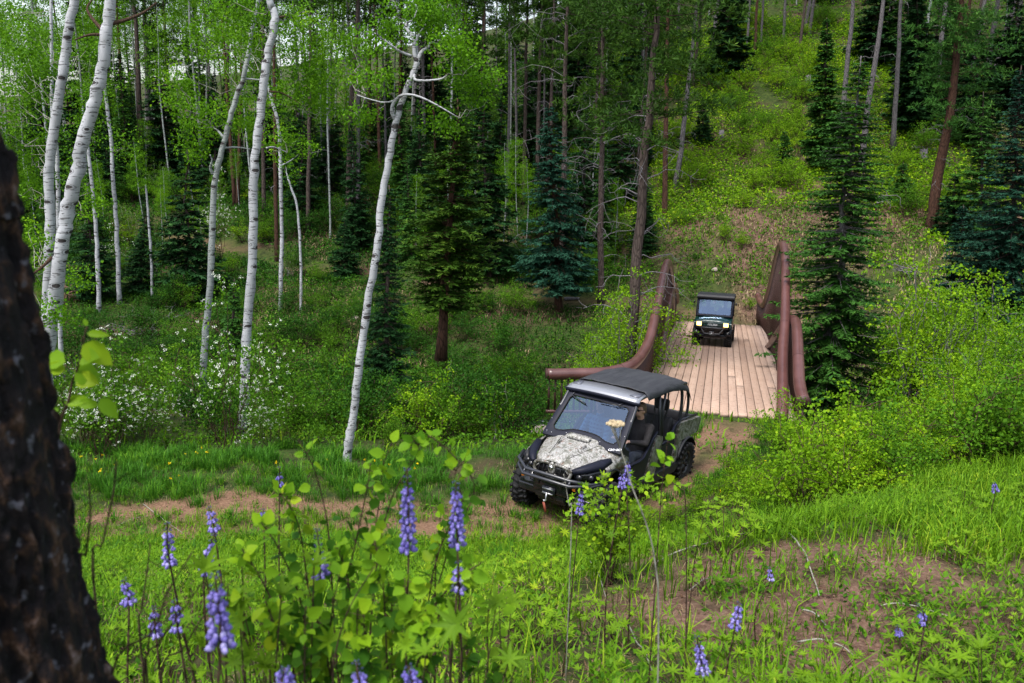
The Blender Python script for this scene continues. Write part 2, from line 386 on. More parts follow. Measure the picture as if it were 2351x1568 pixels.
c = g.mix(g.math('MINIMUM', g.math('MULTIPLY', tr, g.mapr(n2, .25, .5, .4, 1.4)), 1.), c, pathc)
g.pbr(c, .95, 0, .1, bump=g.math('ADD', n2, g.math('MULTIPLY', n3, .6)), bstr=.6, bdist=.04)
# ------------------------------------------------------------------ ground sheet
def axis(segs):
    out = []
    for a, b, st in segs: out.append(np.arange(a, b-1e-9, st))
    return np.concatenate(out+[[segs[-1][1]]])
gx = axis([(-260, -60, 8), (-60, -24, 1.2), (-24, -9, .4), (-9, 11, .13), (11, 26, .4), (26, 60, 1.2), (60, 260, 8)])
gy = axis([(-60, -4, 4), (-4, 2, .5), (2, 19, .12), (19, 45, .3), (45, 90, .8), (90, 130, 3), (130, 460, 15)])
GX, GY = np.meshgrid(gx, gy)
GZ = ground(GX, GY)
mb = MB(); ny, nx = GX.shape
i = np.arange(ny-1)[:, None]*nx+np.arange(nx-1)[None]
mb.add(np.stack([GX, GY, GZ], -1), np.stack([i, i+1, i+nx+1, i+nx], -1).reshape(-1, 4))
gr = mb.build('ground', 'soil', smooth=True); tag(gr, kind='structure')
def path_mask(x, y):
    d = polydist(x, y, TRAIL); w_ = .80+.30*vnoise(x/1.1, y/1.1, 41)+.15*vnoise(x/.3, y/.3, 44)
    w_ = w_*np.clip(1-(y-12.5)*.09, .55, 1)
    a = np.clip((w_-d)/.35+.5, 0, 1)
    rib = np.clip(1-np.abs(d-.05)/.35, 0, 1)*(.7+.5*vnoise(x/1.2, y/1.2, 43))     # grassy middle of the two-rut track
    d2 = polydist(x, y, TRAIL2)
    return np.maximum(a*(1-.8*rib)*np.clip(.85+.6*vnoise(x/.7, y/.7, 49), .3, 1), np.clip((.75-d2)/.5, 0, 1)*.55*np.clip(.6+vnoise(x/3, y/3, 47), 0, 1))
BARE = [(*foot(px, py)[:2], a_, b_) for px, py, a_, b_ in ((2040, 1290, .42, .5), (1740, 1290, .6, .38), (1850, 1420, .6, .36), (1640, 1440, .4, .36), (1950, 1540, .5, .3), (2250, 1400, .35, .3), (1500, 1380, .3, .35), (650, 1320, .5, .5), (330, 1330, .6, .5))]
def bare_mask(x, y):
    b = np.clip(fbm(x/1.1, y/1.1, 61)*.9-.05, 0, 1)*np.clip((y-1)/2, 0, 1)*np.clip((9.5-y)/2, 0, 1)   # dug soil on the near knoll
    for px_, py_, rx_, ry_ in BARE: b = np.maximum(b, 1.5*np.exp(-(((x-px_)/rx_)**2+((y-py_)/ry_)**2)**1.5)*(.75+.5*vnoise(x/.3, y/.3, 71)))
    b = np.maximum(b, np.exp(-(((x-19.5)/4.5)**2+((y-49)/3.2)**2))*1.6)
    b = np.maximum(b, np.clip(.75+.7*fbm(x/1.5, y/1.5, 67), 0, 1)*np.exp(-(((x-14)/6)**2+((y-45.5)/3.2)**2)))        # red scarp above the bridge
    b = np.maximum(b, np.clip(fbm(x/3.2, y/3.2, 63)-.25, 0, 1)*1.3*np.clip((y-30)/6, 0, 1)*np.clip((62-y)/10, 0, 1))
    return np.clip(b, 0, 1)
for nm, f in (('path', path_mask), ('bare', bare_mask)):
    A = gr.data.attributes.new(nm, 'FLOAT', 'POINT'); A.data.foreach_set('value', f(GX, GY).astype(np.float32).ravel())
g = NG('stream_water'); g.pbr(g.mix(g.mapr(g.noise(g.pos(), 9, 4), .6, .7), (.02, .03, .025), (.5, .55, .58)), .12, 0, .6, bump=g.noise(g.pos(), 14, 3), bstr=.6)
mb = MB()
sx = np.linspace(-60, 60, 161); sy = 28.3+.8*np.sin(sx/5)+np.abs(sx)*.09
zc = ground(sx, sy); zc = np.minimum.accumulate(zc[::-1])[::-1]*.0+zc+.12
L_ = np.stack([np.stack([sx, sy-.75, zc], 1), np.stack([sx, sy+.75, zc], 1)], 1)
mb.loft(L_, close=False, cap=False); tag(mb.build('stream', 'stream_water', smooth=True), kind='structure')
# ------------------------------------------------------------------ the footbridge over the gully
g = NG('bridge_steel'); o_ = g.obj(); n1 = g.noise(o_, 2.2, 5); n2 = g.noise(o_, 30, 4)
c = g.mix(g.mapr(n1, .3, .7), (.07, .027, .024), (.115, .048, .042)); c = g.mix(g.mapr(n2, .62, .8, 0, .4), c, (.20, .11, .095))
g.pbr(c, g.mapr(n1, .3, .7, .28, .42), 0, .6, bump=n2, bstr=.08)
simple('dark_steel', (.05, .022, .018), .55, .2, .3, 6)
simple('deck_shadow', (.02, .014, .01), .9)
g = NG('deck_wood'); o_ = g.obj(); r_ = g.attr('rnd')
st = g.n('Mapping', i={'Vector': o_, 'Scale': (9, .5, 1)}).outputs[0]
a = g.noise(st, 3.2, 6, .65); b = g.noise(g.n('Mapping', i={'Vector': o_, 'Scale': (2.5, 9, 1)}).outputs[0], 2.6, 3)
c = g.mix(r_, (.30, .205, .155), (.40, .285, .22)); c = g.mix(g.mapr(a, .5, .72, 0, .5), c, (.24, .14, .09))
c = g.mix(g.mapr(b, .60, .66, 0, .7), c, (.10, .065, .045))          # dark scuffs across the boards
mud = g.noise(o_, .55, 4); c = g.mix(g.mapr(mud, .52, .75, 0, .5), c, (.25, .15, .10))
c = g.mix(g.math('MULTIPLY', g.mapr(g.n('SeparateXYZ', i={0: o_}).outputs[0], .75, 1.5, 0, .8), g.mapr(mud, .3, .6)), c, (.17, .14, .14))
g.pbr(c, .85, 0, .2, bump=a, bstr=.35, bdist=.01)
BR = empty('footbridge', label='long timber decked footbridge with tall arched brown pipe railings across the gully', cat='bridge')
Bm = Matrix(((SD[0], HD[0], 0, BP0[0]), (SD[1], HD[1], 0, BP0[1]), (0, 0, 1, BP0[2]), (0, 0, 0, 1)))
BR.matrix_world = Bm                     # x: side, y: along the deck, z: up
BL, BX0, BX1 = 19.2, -2.5, 1.5
def bz(s): return BSL*np.asarray(s)
mb = MB(); npk = 19; wdt = (BX1-BX0)/npk
for k in range(npk):
    x0 = BX0+k*wdt+.006; x1 = x0+wdt-.014; s0 = rng.uniform(-.06, .06)
    cuts = [s0]+sorted(rng.uniform(3, 16, rng.integers(0, 2)))+[BL+rng.uniform(-.08, .08)]
    for a_, b_ in zip(cuts[:-1], cuts[1:]):
        n = 12; ss = np.linspace(a_, b_-.004, n); rr = rng.random() if a_ == s0 else rr; dz = rng.uniform(-.004, .004)
        zt = bz(ss)+.05+dz
        mb.loft(np.stack([np.stack([np.full(n, x0), ss, zt-.006], 1), np.stack([np.full(n, x0+.006), ss, zt], 1), np.stack([np.full(n, x1-.006), ss, zt], 1), np.stack([np.full(n, x1), ss, zt-.006], 1), np.stack([np.full(n, x1), ss, zt-.08], 1), np.stack([np.full(n, x0), ss, zt-.08], 1)], 1))
        mb.qr[-1] = np.full(len(mb.q[-1]), rr); mb.tr[-1] = np.full(len(mb.t[-1]), rr)
mb.build('deck', 'deck_wood', BR)
for x in (BX0-.02, -1.1, .1, BX1+.02):
    mb = MB(); ss = np.linspace(-.1, BL+.1, 14)
    mb.loft(np.stack([np.stack([x+dx+0*ss, ss, bz(ss)+z_], 1) for dx, z_ in ((-.08, -.05), (.08, -.05), (.08, -.5), (-.08, -.5))], 1)); mb.build('girder', 'dark_steel', BR)
for s_ in (-.05, BL+.05):
    mb = MB(); mb.box((-.5, s_, bz(s_)-.62), (4.6, .5, 1.2)); mb.build('abutment', 'soil', BR)
def rail(pts, rad=.135, n=70, foot=.0, flare=None, name='arched_rail'):
    """one sweep of big pipe, h measured above the deck slope, and the pickets hanging from it"""
    P = spline(np.array([(x, s, h+BSL*s) for x, s, h in pts]), n)
    mb = MB(); mb.tube(P, rad, 16); o = mb.build(name, 'bridge_steel', BR, smooth=False)
    for p in o.data.polygons: p.use_smooth = len(p.vertices) == 4
    for f_ in (.22, .5, .78):
        i_ = int(f_*n); dd = P[i_+1]-P[i_]; mb = MB(); mb.tube([P[i_], P[i_]+dd/np.linalg.norm(dd)*.018], rad*1.02, 20, cap=False); mb.build('weld_seam', 'dark_steel', o)
    d = np.concatenate([[0], np.cumsum(np.hypot(*np.diff(P[:, :2], axis=0).T))]); k = int(d[-1]/.15)
    mb = MB(); tt = np.linspace(.06, d[-1]-.06, k)
    for t_ in tt:
        x, s, z = (np.interp(t_, d, P[:, j]) for j in range(3))
        b = bz(s)-.12+foot
        if z-rad*.5-b < .05: continue
        mb.box((x, s, (z-rad*.5+b)/2), (.045, .045, z-rad*.5-b))
    mb.build('picket_panel', 'dark_steel', o)
    # bottom chord tying the pickets
    mb = MB(); Q = P.copy(); Q[:, 2] = np.minimum(bz(Q[:, 1])-.10+foot, P[:, 2]); mb.tube(Q, .04, 8); mb.build('bottom_chord', 'bridge_steel', o)
    for e, q in ((0, 1), (-1, -2)):
        mb = MB(); dd = P[e]-P[q]; dd /= np.linalg.norm(dd); mb.tube([P[e]+dd*.002, P[e]+dd*.022], rad*1.12, 20); mb.build('end_cap', 'dark_steel', o)
    return o
rail([(.95, -.3, .12), (1.0, .3, .35), (1.12, 3, 1.08), (1.24, 5, 1.9), (1.31, 7, 2.81), (1.37, 9, 3.55), (1.40, 11, 3.85), (1.40, 12.5, 3.68), (1.42, 14, 3.12), (1.43, 16, 2.16), (1.38, 17.8, 1.30), (1.33, 19, 1.02), (1.22, 20.2, 1.12), (1.17, 21, 1.28)])
rail([(1.36, -.65, .62), (1.33, .3, .85), (1.36, 1.5, 1.3), (1.42, 3, 1.70), (1.48, 4.2, 1.83), (1.50, 5.2, 1.84), (1.46, 6.3, 1.70), (1.42, 8, 1.28), (1.36, 10, .65), (1.32, 12, .06)])
rail([(-4.35, -.85, .80), (-3.75, -.6, .82), (-3.1, -.25, .84), (-2.62, .5, .90), (-2.45, 1.8, .98), (-2.36, 3.5, 1.30), (-2.38, 6, 2.12), (-2.40, 8.5, 2.90), (-2.42, 10.5, 3.05), (-2.44, 13, 2.40), (-2.48, 15, 1.52), (-2.52, 16.6, .5), (-2.52, 17.5, -.1)])
rail([(-2.30, 6.8, 0), (-2.33, 9, .55), (-2.37, 11.5, 1.35), (-2.42, 14, 1.86), (-2.43, 15.5, 1.90), (-2.43, 17, 1.55), (-2.45, 18.5, 1.0), (-2.6, 19.6, 1.05), (-2.75, 21, 1.5)])
# ------------------------------------------------------------------ people: one continuous skin each, clothes over it
simple('skin', (.50, .28, .20), .55, 0, .08, 30)
simple('brown_hair', (.11, .065, .035), .6, 0, .4, 60, bstr=.5)
simple('black_jacket', (.018, .015, .016), .85, 0, .3, 14, bstr=.4)
simple('dark_trousers', (.03, .035, .05), .9, 0, .3, 20)
simple('navy_jacket', (.05, .07, .12), .8, 0, .3, 14)
simple('lens_black', (.01, .01, .012), .1, 0, 0, 5)
simple('black_cap', (.02, .02, .03), .8)
g = NG('blue_plaid'); o_ = g.obj(); sx_ = g.n('TexWave', wave_type='BANDS', bands_direction='Y', i={'Vector': o_, 'Scale': 5, 'Distortion': 3.}).outputs[1]; sz_ = g.n('TexWave', wave_type='BANDS', bands_direction='Z', i={'Vector': o_, 'Scale': 5, 'Distortion': 4.}).outputs[1]
g.pbr(g.mix(g.mapr(sz_, .4, .6), g.mix(g.mapr(sx_, .4, .6), (.02, .07, .17), (.035, .12, .25)), (.06, .17, .28)), .85)
def remeshed(parts, name, mat, parent, vox=.011):
    mb = MB()
    for p in parts:
        if p[0] == 'c':                      # tapered limb between two joints
            a, b = np.array(p[1], float), np.array(p[2], float); ra, rb = p[3], p[4]
            t = np.linspace(0, 1, 7)[:, None]; mb.tube(a+(b-a)*t, np.linspace(ra, rb, 7), 14)
            mb.blob(a, (ra,)*3, 7); mb.blob(b, (rb,)*3, 7)
        else: mb.blob(p[1], p[2], 10, rot=p[3] if len(p) > 3 else None)
    o = mb.build(name, mat, None, smooth=True)
    md = o.modifiers.new('r', 'REMESH'); md.mode = 'VOXEL'; md.voxel_size = vox; md.use_smooth_shade = True
    ms = o.modifiers.new('s', 'SMOOTH'); ms.factor = .5; ms.iterations = 3
    dg = bpy.context.evaluated_depsgraph_get(); me = bpy.data.meshes.new_from_object(o.evaluated_get(dg))
    o.modifiers.clear(); old = o.data; o.data = me; bpy.data.meshes.remove(old); me.name = name
    me.materials.clear(); me.materials.append(M[mat]); me.polygons.foreach_set('use_smooth', np.ones(len(me.polygons), bool))
    if parent is not None: o.parent = parent
    return o
def seated(J, shirt, pants, face=0., glasses=False, cap=False, label='', group=None, grip=(True, True), vox=.011):
    """J: joints in vehicle space (x ahead, y to the driver's left, z up). The figure is returned as its skin mesh."""
    v = {k: np.array(p, float) for k, p in J.items()}
    hd = v['head']; nk = v['neck']; pel = v['pelvis']; ch = v['chest']
    Rz = rotz(face); f = lambda a: hd+Rz@np.array(a, float)
    S = [('c', pel, (pel+ch)/2, .15, .14), ('c', (pel+ch)/2, ch, .14, .15), ('b', ch, (.115, .185, .16)), ('b', pel, (.14, .17, .11)), ('c', ch+(0, 0, .1), nk+(0, 0, .05), .075, .055), ('c', nk, f((-.01, 0, -.06)), .056, .056),
         ('b', f((-.01, 0, .025)), (.093, .075, .105)), ('b', f((.018, 0, -.045)), (.068, .058, .07)), ('b', f((.045, 0, -.085)), (.028, .028, .022)),
         ('c', f((.085, 0, .015)), f((.105, 0, -.022)), .009, .013), ('b', f((.078, 0, -.058)), (.012, .026, .008)), ('b', f((.07, .03, .03)), (.018, .022, .009)), ('b', f((.07, -.03, .03)), (.018, .022, .009)),
         ('b', f((-.012, .078, -.012)), (.02, .012, .032)), ('b', f((-.012, -.078, -.012)), (.02, .012, .032))]
    cl, pt = [], []
    for sd_ in (1, -1):
        s_ = 'l' if sd_ > 0 else 'r'
        sh, el, wr = v['sh'+s_], v['el'+s_], v['wr'+s_]; hp, kn, an = v['hip'+s_], v['kn'+s_], v['an'+s_]
        S += [('c', sh, el, .052, .042), ('c', el, wr, .040, .027), ('c', ch+(0, sd_*.08, .08), sh, .07, .055), ('c', hp, kn, .085, .058), ('c', kn, an, .056, .038), ('c', an, an+(.17, 0, -.03), .038, .03)]
        fd = (wr-el)/np.linalg.norm(wr-el); side = np.cross(fd, (0, 0, 1)); side /= np.linalg.norm(side)+1e-9; up = np.cross(side, fd)
        pm = wr+fd*.05; S.append(('c', wr, pm, .026, .03)); S.append(('b', pm+fd*.01, (.042, .042, .02)))
        for k, (o2, L) in enumerate(((-.03, .062), (-.01, .072), (.01, .068), (.03, .055))):       # four bent fingers closing round the grip
            b0 = pm+fd*.03+side*o2; b1 = b0+fd*L*.45+up*.012; b2 = b1+fd*L*.25-up*.024; b3 = b2-fd*L*.18-up*.022
            S += [('c', b0, b1, .0095, .009), ('c', b1, b2, .009, .0085), ('c', b2, b3, .0085, .008)]
        t0 = pm-side*.03*sd_-fd*.01; t1 = t0-side*.022*sd_+fd*.03-up*.01; t2 = t1+fd*.022+side*.008*sd_-up*.018; S += [('c', t0, t1, .012, .0105), ('c', t1, t2, .0105, .009)]
        cl += [('c', sh, el, .066, .056), ('c', el, wr-fd*.02, .055, .038), ('c', ch+(0, sd_*.09, .085), sh, .078, .068)]
        pt += [('c', hp, kn, .098, .072), ('c', kn, an+(0, 0, .04), .070, .052)]
    cl += [('c', pel, (pel+ch)/2, .165, .155), ('c', (pel+ch)/2, ch, .155, .165), ('b', ch, (.132, .20, .175)), ('c', ch+(0, 0, .12), nk+(0, 0, .0), .09, .068)]
    pt += [('b', pel, (.155, .185, .12))]
    body = remeshed(S, 'person', 'skin', None, vox)
    tag(body, label, 'person', group)
    remeshed(cl, 'jacket' if 'jacket' in shirt else 'shirt', shirt, body, vox*1.3)
    remeshed(pt, 'trousers', pants, body, vox*1.5)
    H_ = [('b', f((-.028, 0, .045)), (.092, .084, .092)), ('b', f((-.055, 0, -.01)), (.065, .074, .07)), ('b', f((.03, 0, .09)), (.055, .062, .035)), ('b', f((-.02, .062, .02)), (.03, .022, .04)), ('b', f((-.02, -.062, .02)), (.03, .022, .04))]
    remeshed(H_, 'hair', 'brown_hair', body, .01)
    if cap: remeshed([('b', f((-.012, 0, .07)), (.105, .088, .072)), ('b', f((.10, 0, .065)), (.065, .06, .012))], 'cap', 'black_cap', body, .008)
    if glasses:
        mb = MB()
        for sy_ in (1, -1):
            mb.blob(f((.082, sy_*.034, .014)), (.012, .031, .021), 6, rot=Rz); mb.tube([f((.075, sy_*.06, .02)), f((.03, sy_*.078, .018)), f((-.03, sy_*.082, .014))], .004, 6)
        mb.tube([f((.09, .01, .02)), f((.09, -.01, .02))], .004, 6); mb.build('sunglasses', 'lens_black', body, smooth=True)
    return body
def seat_pose(x, y, z=.62, hx=0, lean=.06, wl=(.48, .17, .34), wr=(.48, -.1, .34)):
    """pelvis at (x, y, z); hands wl/wr relative to the pelvis"""
    b = np.array((x, y, z)); ch = b+(lean*-1, 0, .36)
    sl, sr = ch+(.0, .19, .11), ch+(.0, -.19, .11)
    WL, WR = b+np.array(wl), b+np.array(wr)
    el = (sl+WL)/2+(-.02, .10, -.13); er = (sr+WR)/2+(-.02, -.10, -.13)
    return dict(pelvis=b, chest=ch, neck=ch+(.0, 0, .2), head=ch+(.04+hx, 0, .37), shl=sl, shr=sr, ell=el, elr=er, wrl=WL, wrr=WR,
                hipl=b+(.02, .1, -.02), hipr=b+(.02, -.1, -.02), knl=b+(.44, .13, .07), knr=b+(.44, -.13, .07), anl=b+(.58, .13, -.32), anr=b+(.58, -.13, -.32))
# ------------------------------------------------------------------ vehicles
simple('black_plastic', (.009, .009, .012), .6, 0, .2, 12, .5)
simple('black_tube', (.02, .021, .028), .3, 0, .15, 10, .6)
simple('navy_trim', (.007, .008, .017), .55, 0, .1, 10, .2)
simple('rubber', (.016, .016, .017), .85, 0, .4, 9, .2, bstr=.2)
simple('rim_black', (.03, .03, .032), .35, .3)
simple('seat_black', (.016, .016, .018), .7, 0, .3, 18)
simple('steel', (.45, .45, .47), .35, .9)
simple('silver_panel', (.24, .25, .28), .3, .35, .05, 4)
simple('silver_dark', (.12, .125, .15), .35, .3)
simple('red_strap', (.20, .04, .02), .7)
simple('amber', (.7, .2, .02), .3)
simple('white_print', (.75, .75, .78), .5)
simple('chrome', (.7, .7, .72), .15, 1)
simple('olive_strap', (.02, .02, .02), .8)
g = NG('soft_top'); o_ = g.obj(); a = g.noise(g.n('Mapping', i={'Vector': o_, 'Scale': (1.1, 4.5, 1)}).outputs[0], 1.9, 4, .5); b = g.noise(o_, 70, 3)
g.pbr(g.mix(g.mapr(a, .3, .7), (.02, .021, .026), (.034, .036, .042)), .7, 0, .35, bump=g.math('ADD', a, g.math('MULTIPLY', b, .06)), bstr=.8, bdist=.05)
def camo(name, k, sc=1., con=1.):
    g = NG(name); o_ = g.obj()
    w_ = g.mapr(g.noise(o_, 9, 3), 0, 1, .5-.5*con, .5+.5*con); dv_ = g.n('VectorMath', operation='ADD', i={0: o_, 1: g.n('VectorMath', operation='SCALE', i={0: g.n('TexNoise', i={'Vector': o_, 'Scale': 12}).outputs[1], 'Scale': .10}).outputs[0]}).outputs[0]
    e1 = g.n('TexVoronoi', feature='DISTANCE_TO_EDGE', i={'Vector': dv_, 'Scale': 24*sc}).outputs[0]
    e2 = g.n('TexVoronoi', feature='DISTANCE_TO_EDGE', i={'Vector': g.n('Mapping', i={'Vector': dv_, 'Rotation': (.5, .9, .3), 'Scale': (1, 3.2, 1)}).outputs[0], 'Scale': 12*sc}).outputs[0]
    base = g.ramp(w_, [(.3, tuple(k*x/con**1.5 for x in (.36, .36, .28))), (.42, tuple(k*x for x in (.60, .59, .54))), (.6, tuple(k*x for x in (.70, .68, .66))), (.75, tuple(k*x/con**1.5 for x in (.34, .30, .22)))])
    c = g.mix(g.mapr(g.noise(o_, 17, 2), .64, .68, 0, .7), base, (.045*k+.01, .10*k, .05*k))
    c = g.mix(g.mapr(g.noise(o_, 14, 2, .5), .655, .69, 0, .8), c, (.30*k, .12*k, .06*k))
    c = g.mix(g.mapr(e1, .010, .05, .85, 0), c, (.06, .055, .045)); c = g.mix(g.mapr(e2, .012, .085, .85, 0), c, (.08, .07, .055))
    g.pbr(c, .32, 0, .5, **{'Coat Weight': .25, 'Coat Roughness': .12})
camo('camo', .55, .9, 1.3); camo('camo_shaded', .38, .6, 2.0)  # one camouflage pattern: sky sheen on hood, shade on sides put into the colours
def glassmat(name, tint, amt, rough=.02):
    g = NG(name); fr = g.n('LayerWeight', i={0: .35}).outputs[0]
    tr = g.n('BsdfTransparent', i={0: (*tint, 1)}); gl = g.n('BsdfGlossy', i={0: (.50, .68, 1, 1), 1: rough}); mx = g.n('MixShader', i={0: g.mapr(fr, 0, 1, amt, .75)})
    g.l(tr.outputs[0], mx.inputs[1]); g.l(gl.outputs[0], mx.inputs[2]); g.l(mx.outputs[0], g.out.inputs[0])
glassmat('windshield_glass', (.42, .50, .62), .11); glassmat('cab_glass', (.30, .42, .75), .13, .05)
g = NG('lamp_lit'); e = g.n('Emission', i={0: (1, .52, .16, 1), 1: 3.4}); g.l(e.outputs[0], g.out.inputs[0])
g = NG('green_paint'); g.pbr(g.mix(g.mapr(g.noise(g.obj(), 6, 3), .3, .7), (.002, .026, .024), (.004, .042, .038)), .28, 0, .5, **{'Coat Weight': .5, 'Coat Roughness': .1})

def solid(o, th=.012, bev=0):
    m = o.modifiers.new('t', 'SOLIDIFY'); m.thickness = th; m.offset = 0
    if bev: b = o.modifiers.new('b', 'BEVEL'); b.width = bev; b.segments = 2; b.limit_method = 'ANGLE'
    return o
def prism(mb, out, y0, y1, m=0, ax='y'):
    """extrude an (x, z) outline from y0 to y1"""
    o2 = np.array(out, float); n = len(o2)
    a = np.stack([o2[:, 0], np.full(n, y0), o2[:, 1]], 1); b = np.stack([o2[:, 0], np.full(n, y1), o2[:, 1]], 1)
    if ax == 'x': a, b = a[:, [1, 0, 2]], b[:, [1, 0, 2]]
    q = [(i, (i+1) % n, n+(i+1) % n, n+i) for i in range(n)]
    mb.add(np.concatenate([a, b]), q, None, m)
    tris = [t for t in __import__('mathutils').geometry.tessellate_polygon([[Vector((*p, 0)) for p in o2]])]
    mb.add(np.concatenate([a, b]), None, [t for t in tris]+[(t[2]+n, t[1]+n, t[0]+n) for t in tris], m)
def bevel(o, w_=.012, seg=2):
    b = o.modifiers.new('b', 'BEVEL'); b.width = w_; b.segments = seg; b.limit_method = 'ANGLE'; b.angle_limit = R(35)
    return o
def text_mesh(s, size, mat, parent, M4, name='lettering', ext=.001, shear=0.):
    cu = bpy.data.curves.new(name, 'FONT'); cu.body = s; cu.size = size; cu.extrude = ext; cu.align_x = 'CENTER'; cu.align_y = 'CENTER'; cu.shear = shear
    o = bpy.data.objects.new(name, cu); COL.objects.link(o)
    me = bpy.data.meshes.new_from_object(o.evaluated_get(bpy.context.evaluated_depsgraph_get()))
    bpy.data.objects.remove(o); o = bpy.data.objects.new(name, me); COL.objects.link(o); me.materials.clear(); me.materials.append(M[mat])
    o.parent = parent; o.matrix_local = M4; return o
def frame_m(org, xdir, nrm):
    x = Vector(xdir).normalized(); z = Vector(nrm).normalized(); z = (z-x*z.dot(x)).normalized(); y = z.cross(x)
    m = Matrix((x, y, z)).transposed().to_4x4(); m.translation = org; return m
WHEELS = {}
def wheel(parent, loc, r, wd, out=1, steer=0, spokes=7):
    e = empty('wheel', loc, steer); e.parent = parent
    key = (r, wd, out, spokes)
    if key in WHEELS:
        for ch in WHEELS[key].children: c = ch.copy(); COL.objects.link(c); c.parent = e
        return e
    WHEELS[key] = e
    mb = MB(); h = wd/2; rr = r*.56
    prof = [(rr, -h*.75), (rr+.02, -h*.9), (r*.8, -h), (r*.91, -h*.97), (r*.955, -h*.8), (r*.965, 0), (r*.955, h*.8), (r*.91, h*.97), (r*.8, h), (rr+.02, h*.9), (rr, h*.75)]
    n = 44; rings = []
    for k in range(n+1):
        a_ = 2*np.pi*k/n; rings.append([(q*np.cos(a_), y, q*np.sin(a_)) for q, y in prof])
    mb.loft(rings, close=False, cap=False)
    nl = 22
    for k in range(nl):                                   # knobby lugs, in a staggered V and over the shoulders
        for s_ in (-1, 1):
            a_ = 2*np.pi*(k+(.5 if s_ > 0 else 0))/nl
            ca, sa = np.cos(a_), np.sin(a_); Ra = np.array([[ca, 0, -sa], [0, 1, 0], [sa, 0, ca]])
            mb.box(Ra@np.array((r*.972, s_*h*.36, 0)), (.05, h*.66, .034), rot=Ra@rotz(0)@np.array([[1, 0, 0], [0, math.cos(s_*.45), -math.sin(s_*.45)], [0, math.sin(s_*.45), math.cos(s_*.45)]]))
            mb.box(Ra@np.array((r*.92, s_*h*.93, .01)), (.085, .035, .04), rot=Ra)
    mb.build('tyre', 'rubber', e, smooth=False)
    mb = MB()
    rings = []
    for k in range(37):
        a_ = 2*np.pi*k/36; rings.append([(q*np.cos(a_), out*y, q*np.sin(a_)) for q, y in ((rr*1.02, h*.78), (rr*1.04, h*.86), (rr*.98, h*.86), (rr*.9, h*.55), (rr*.88, 0), (rr*.9, -h*.7))])
    mb.loft(rings, close=False, cap=False)
    for k in range(spokes):
        a_ = 2*np.pi*k/spokes; ca, sa = np.cos(a_), np.sin(a_); Ra = np.array([[ca, 0, -sa], [0, 1, 0], [sa, 0, ca]])
        for dz in (-.28, .28):
            A0 = Ra@np.array((rr*.25, out*h*.55, 0)); A1 = Ra@np.array((rr*.92, out*h*.62, dz*rr*.5)); mb.tube([A0, A1], [.016, .014], 6)
    mb.tube([(0, out*h*.1, 0), (0, out*h*.62, 0)], [rr*.32, rr*.27], 14); mb.tube([(0, out*h*.62, 0), (0, out*h*.68, 0)], rr*.16, 12)
    mb.build('rim', 'rim_black', e)
    return e
def tubes(name, L, mat, parent, rad=.022, n=10, smooth_n=0):
    mb = MB()
    for P in L: mb.tube(spline(P, smooth_n) if smooth_n else P, rad, n)
    o = mb.build(name, mat, parent, smooth=True); return o

# ================================================================== the camouflage four-seater
V = empty('utility_vehicle', label='camouflage four-seat off-road buggy with black soft top and silver roof visor on dirt track', cat='off-road vehicle')
VX = Matrix.Translation((.84, 11.87, .0))@Matrix.Rotation(4.1173, 4, 'Z')@Matrix.Rotation(-.088, 4, 'Y')@Matrix.Rotation(-.03, 4, 'X')
V.matrix_world = VX
for x, y, st in ((.02, .65, .10), (.02, -.67, .10), (-3, .62, 0), (-3, -.62, 0)):
    wheel(V, (x, y, .355), .355, .26, 1 if y > 0 else -1, st)
# hood: a creased camo shell
def hood_z(x, y):
    xs = [.50, .44, .30, .0, -.2, -.44]; t = np.interp(x, xs[::-1], [.91, .965, 1.01, 1.06, 1.095, 1.13][::-1]); w_ = np.interp(x, xs[::-1], [.27, .31, .40, .52, .58, .64][::-1])
    u = np.clip(np.abs(y)/w_, 0, 1)
    z = t-.10*u**3
    bw = np.interp(x, [-.44, -.2, .3, .5], [.30, .25, .15, .12]); z = z+.032/(1+np.exp((np.abs(y)-bw)/.012))-.010*np.exp(-((np.abs(y)-bw-.03)/.015)**2)
    z = z+.02/(1+np.exp((np.abs(y)-bw-.17)/.012))
    return z, w_
mb = MB(); rings = []
for x in np.linspace(.50, -.44, 40):
    w_ = hood_z(x, 0)[1]; ys = np.linspace(-1, 1, 81)*w_; rings.append([(x, y, hood_z(x, y)[0]) for y in ys])
mb.loft(rings, close=False, cap=False); hood = solid(mb.build('hood', 'camo', V, smooth=True), .012)
mb = MB(); mb.loft([[(x, y, hood_z(x, y)[0]+dz) for y in np.linspace(-.19, .19, 9)] for x, dz in ((-.20, .012), (-.235, .05), (-.30, .055))], close=False, cap=False)
solid(mb.build('scoop_lip', 'camo', hood, smooth=True), .01)
mb = MB(); mb.loft([[(x, y, hood_z(x, y)[0]+dz) for y in np.linspace(-.18, .18, 9)] for x, dz in ((-.175, .008), (-.225, .012), (-.26, .030))], close=False, cap=False); solid(mb.build('scoop_vent', 'lens_black', hood), .006)
for k in range(7): 
    y = -.15+k*.05; tubes('scoop_bar', [[(-.18, y, hood_z(-.18, y)[0]+.012), (-.235, y, hood_z(-.235, y)[0]+.045)]], 'camo_shaded', hood, .005, 5)
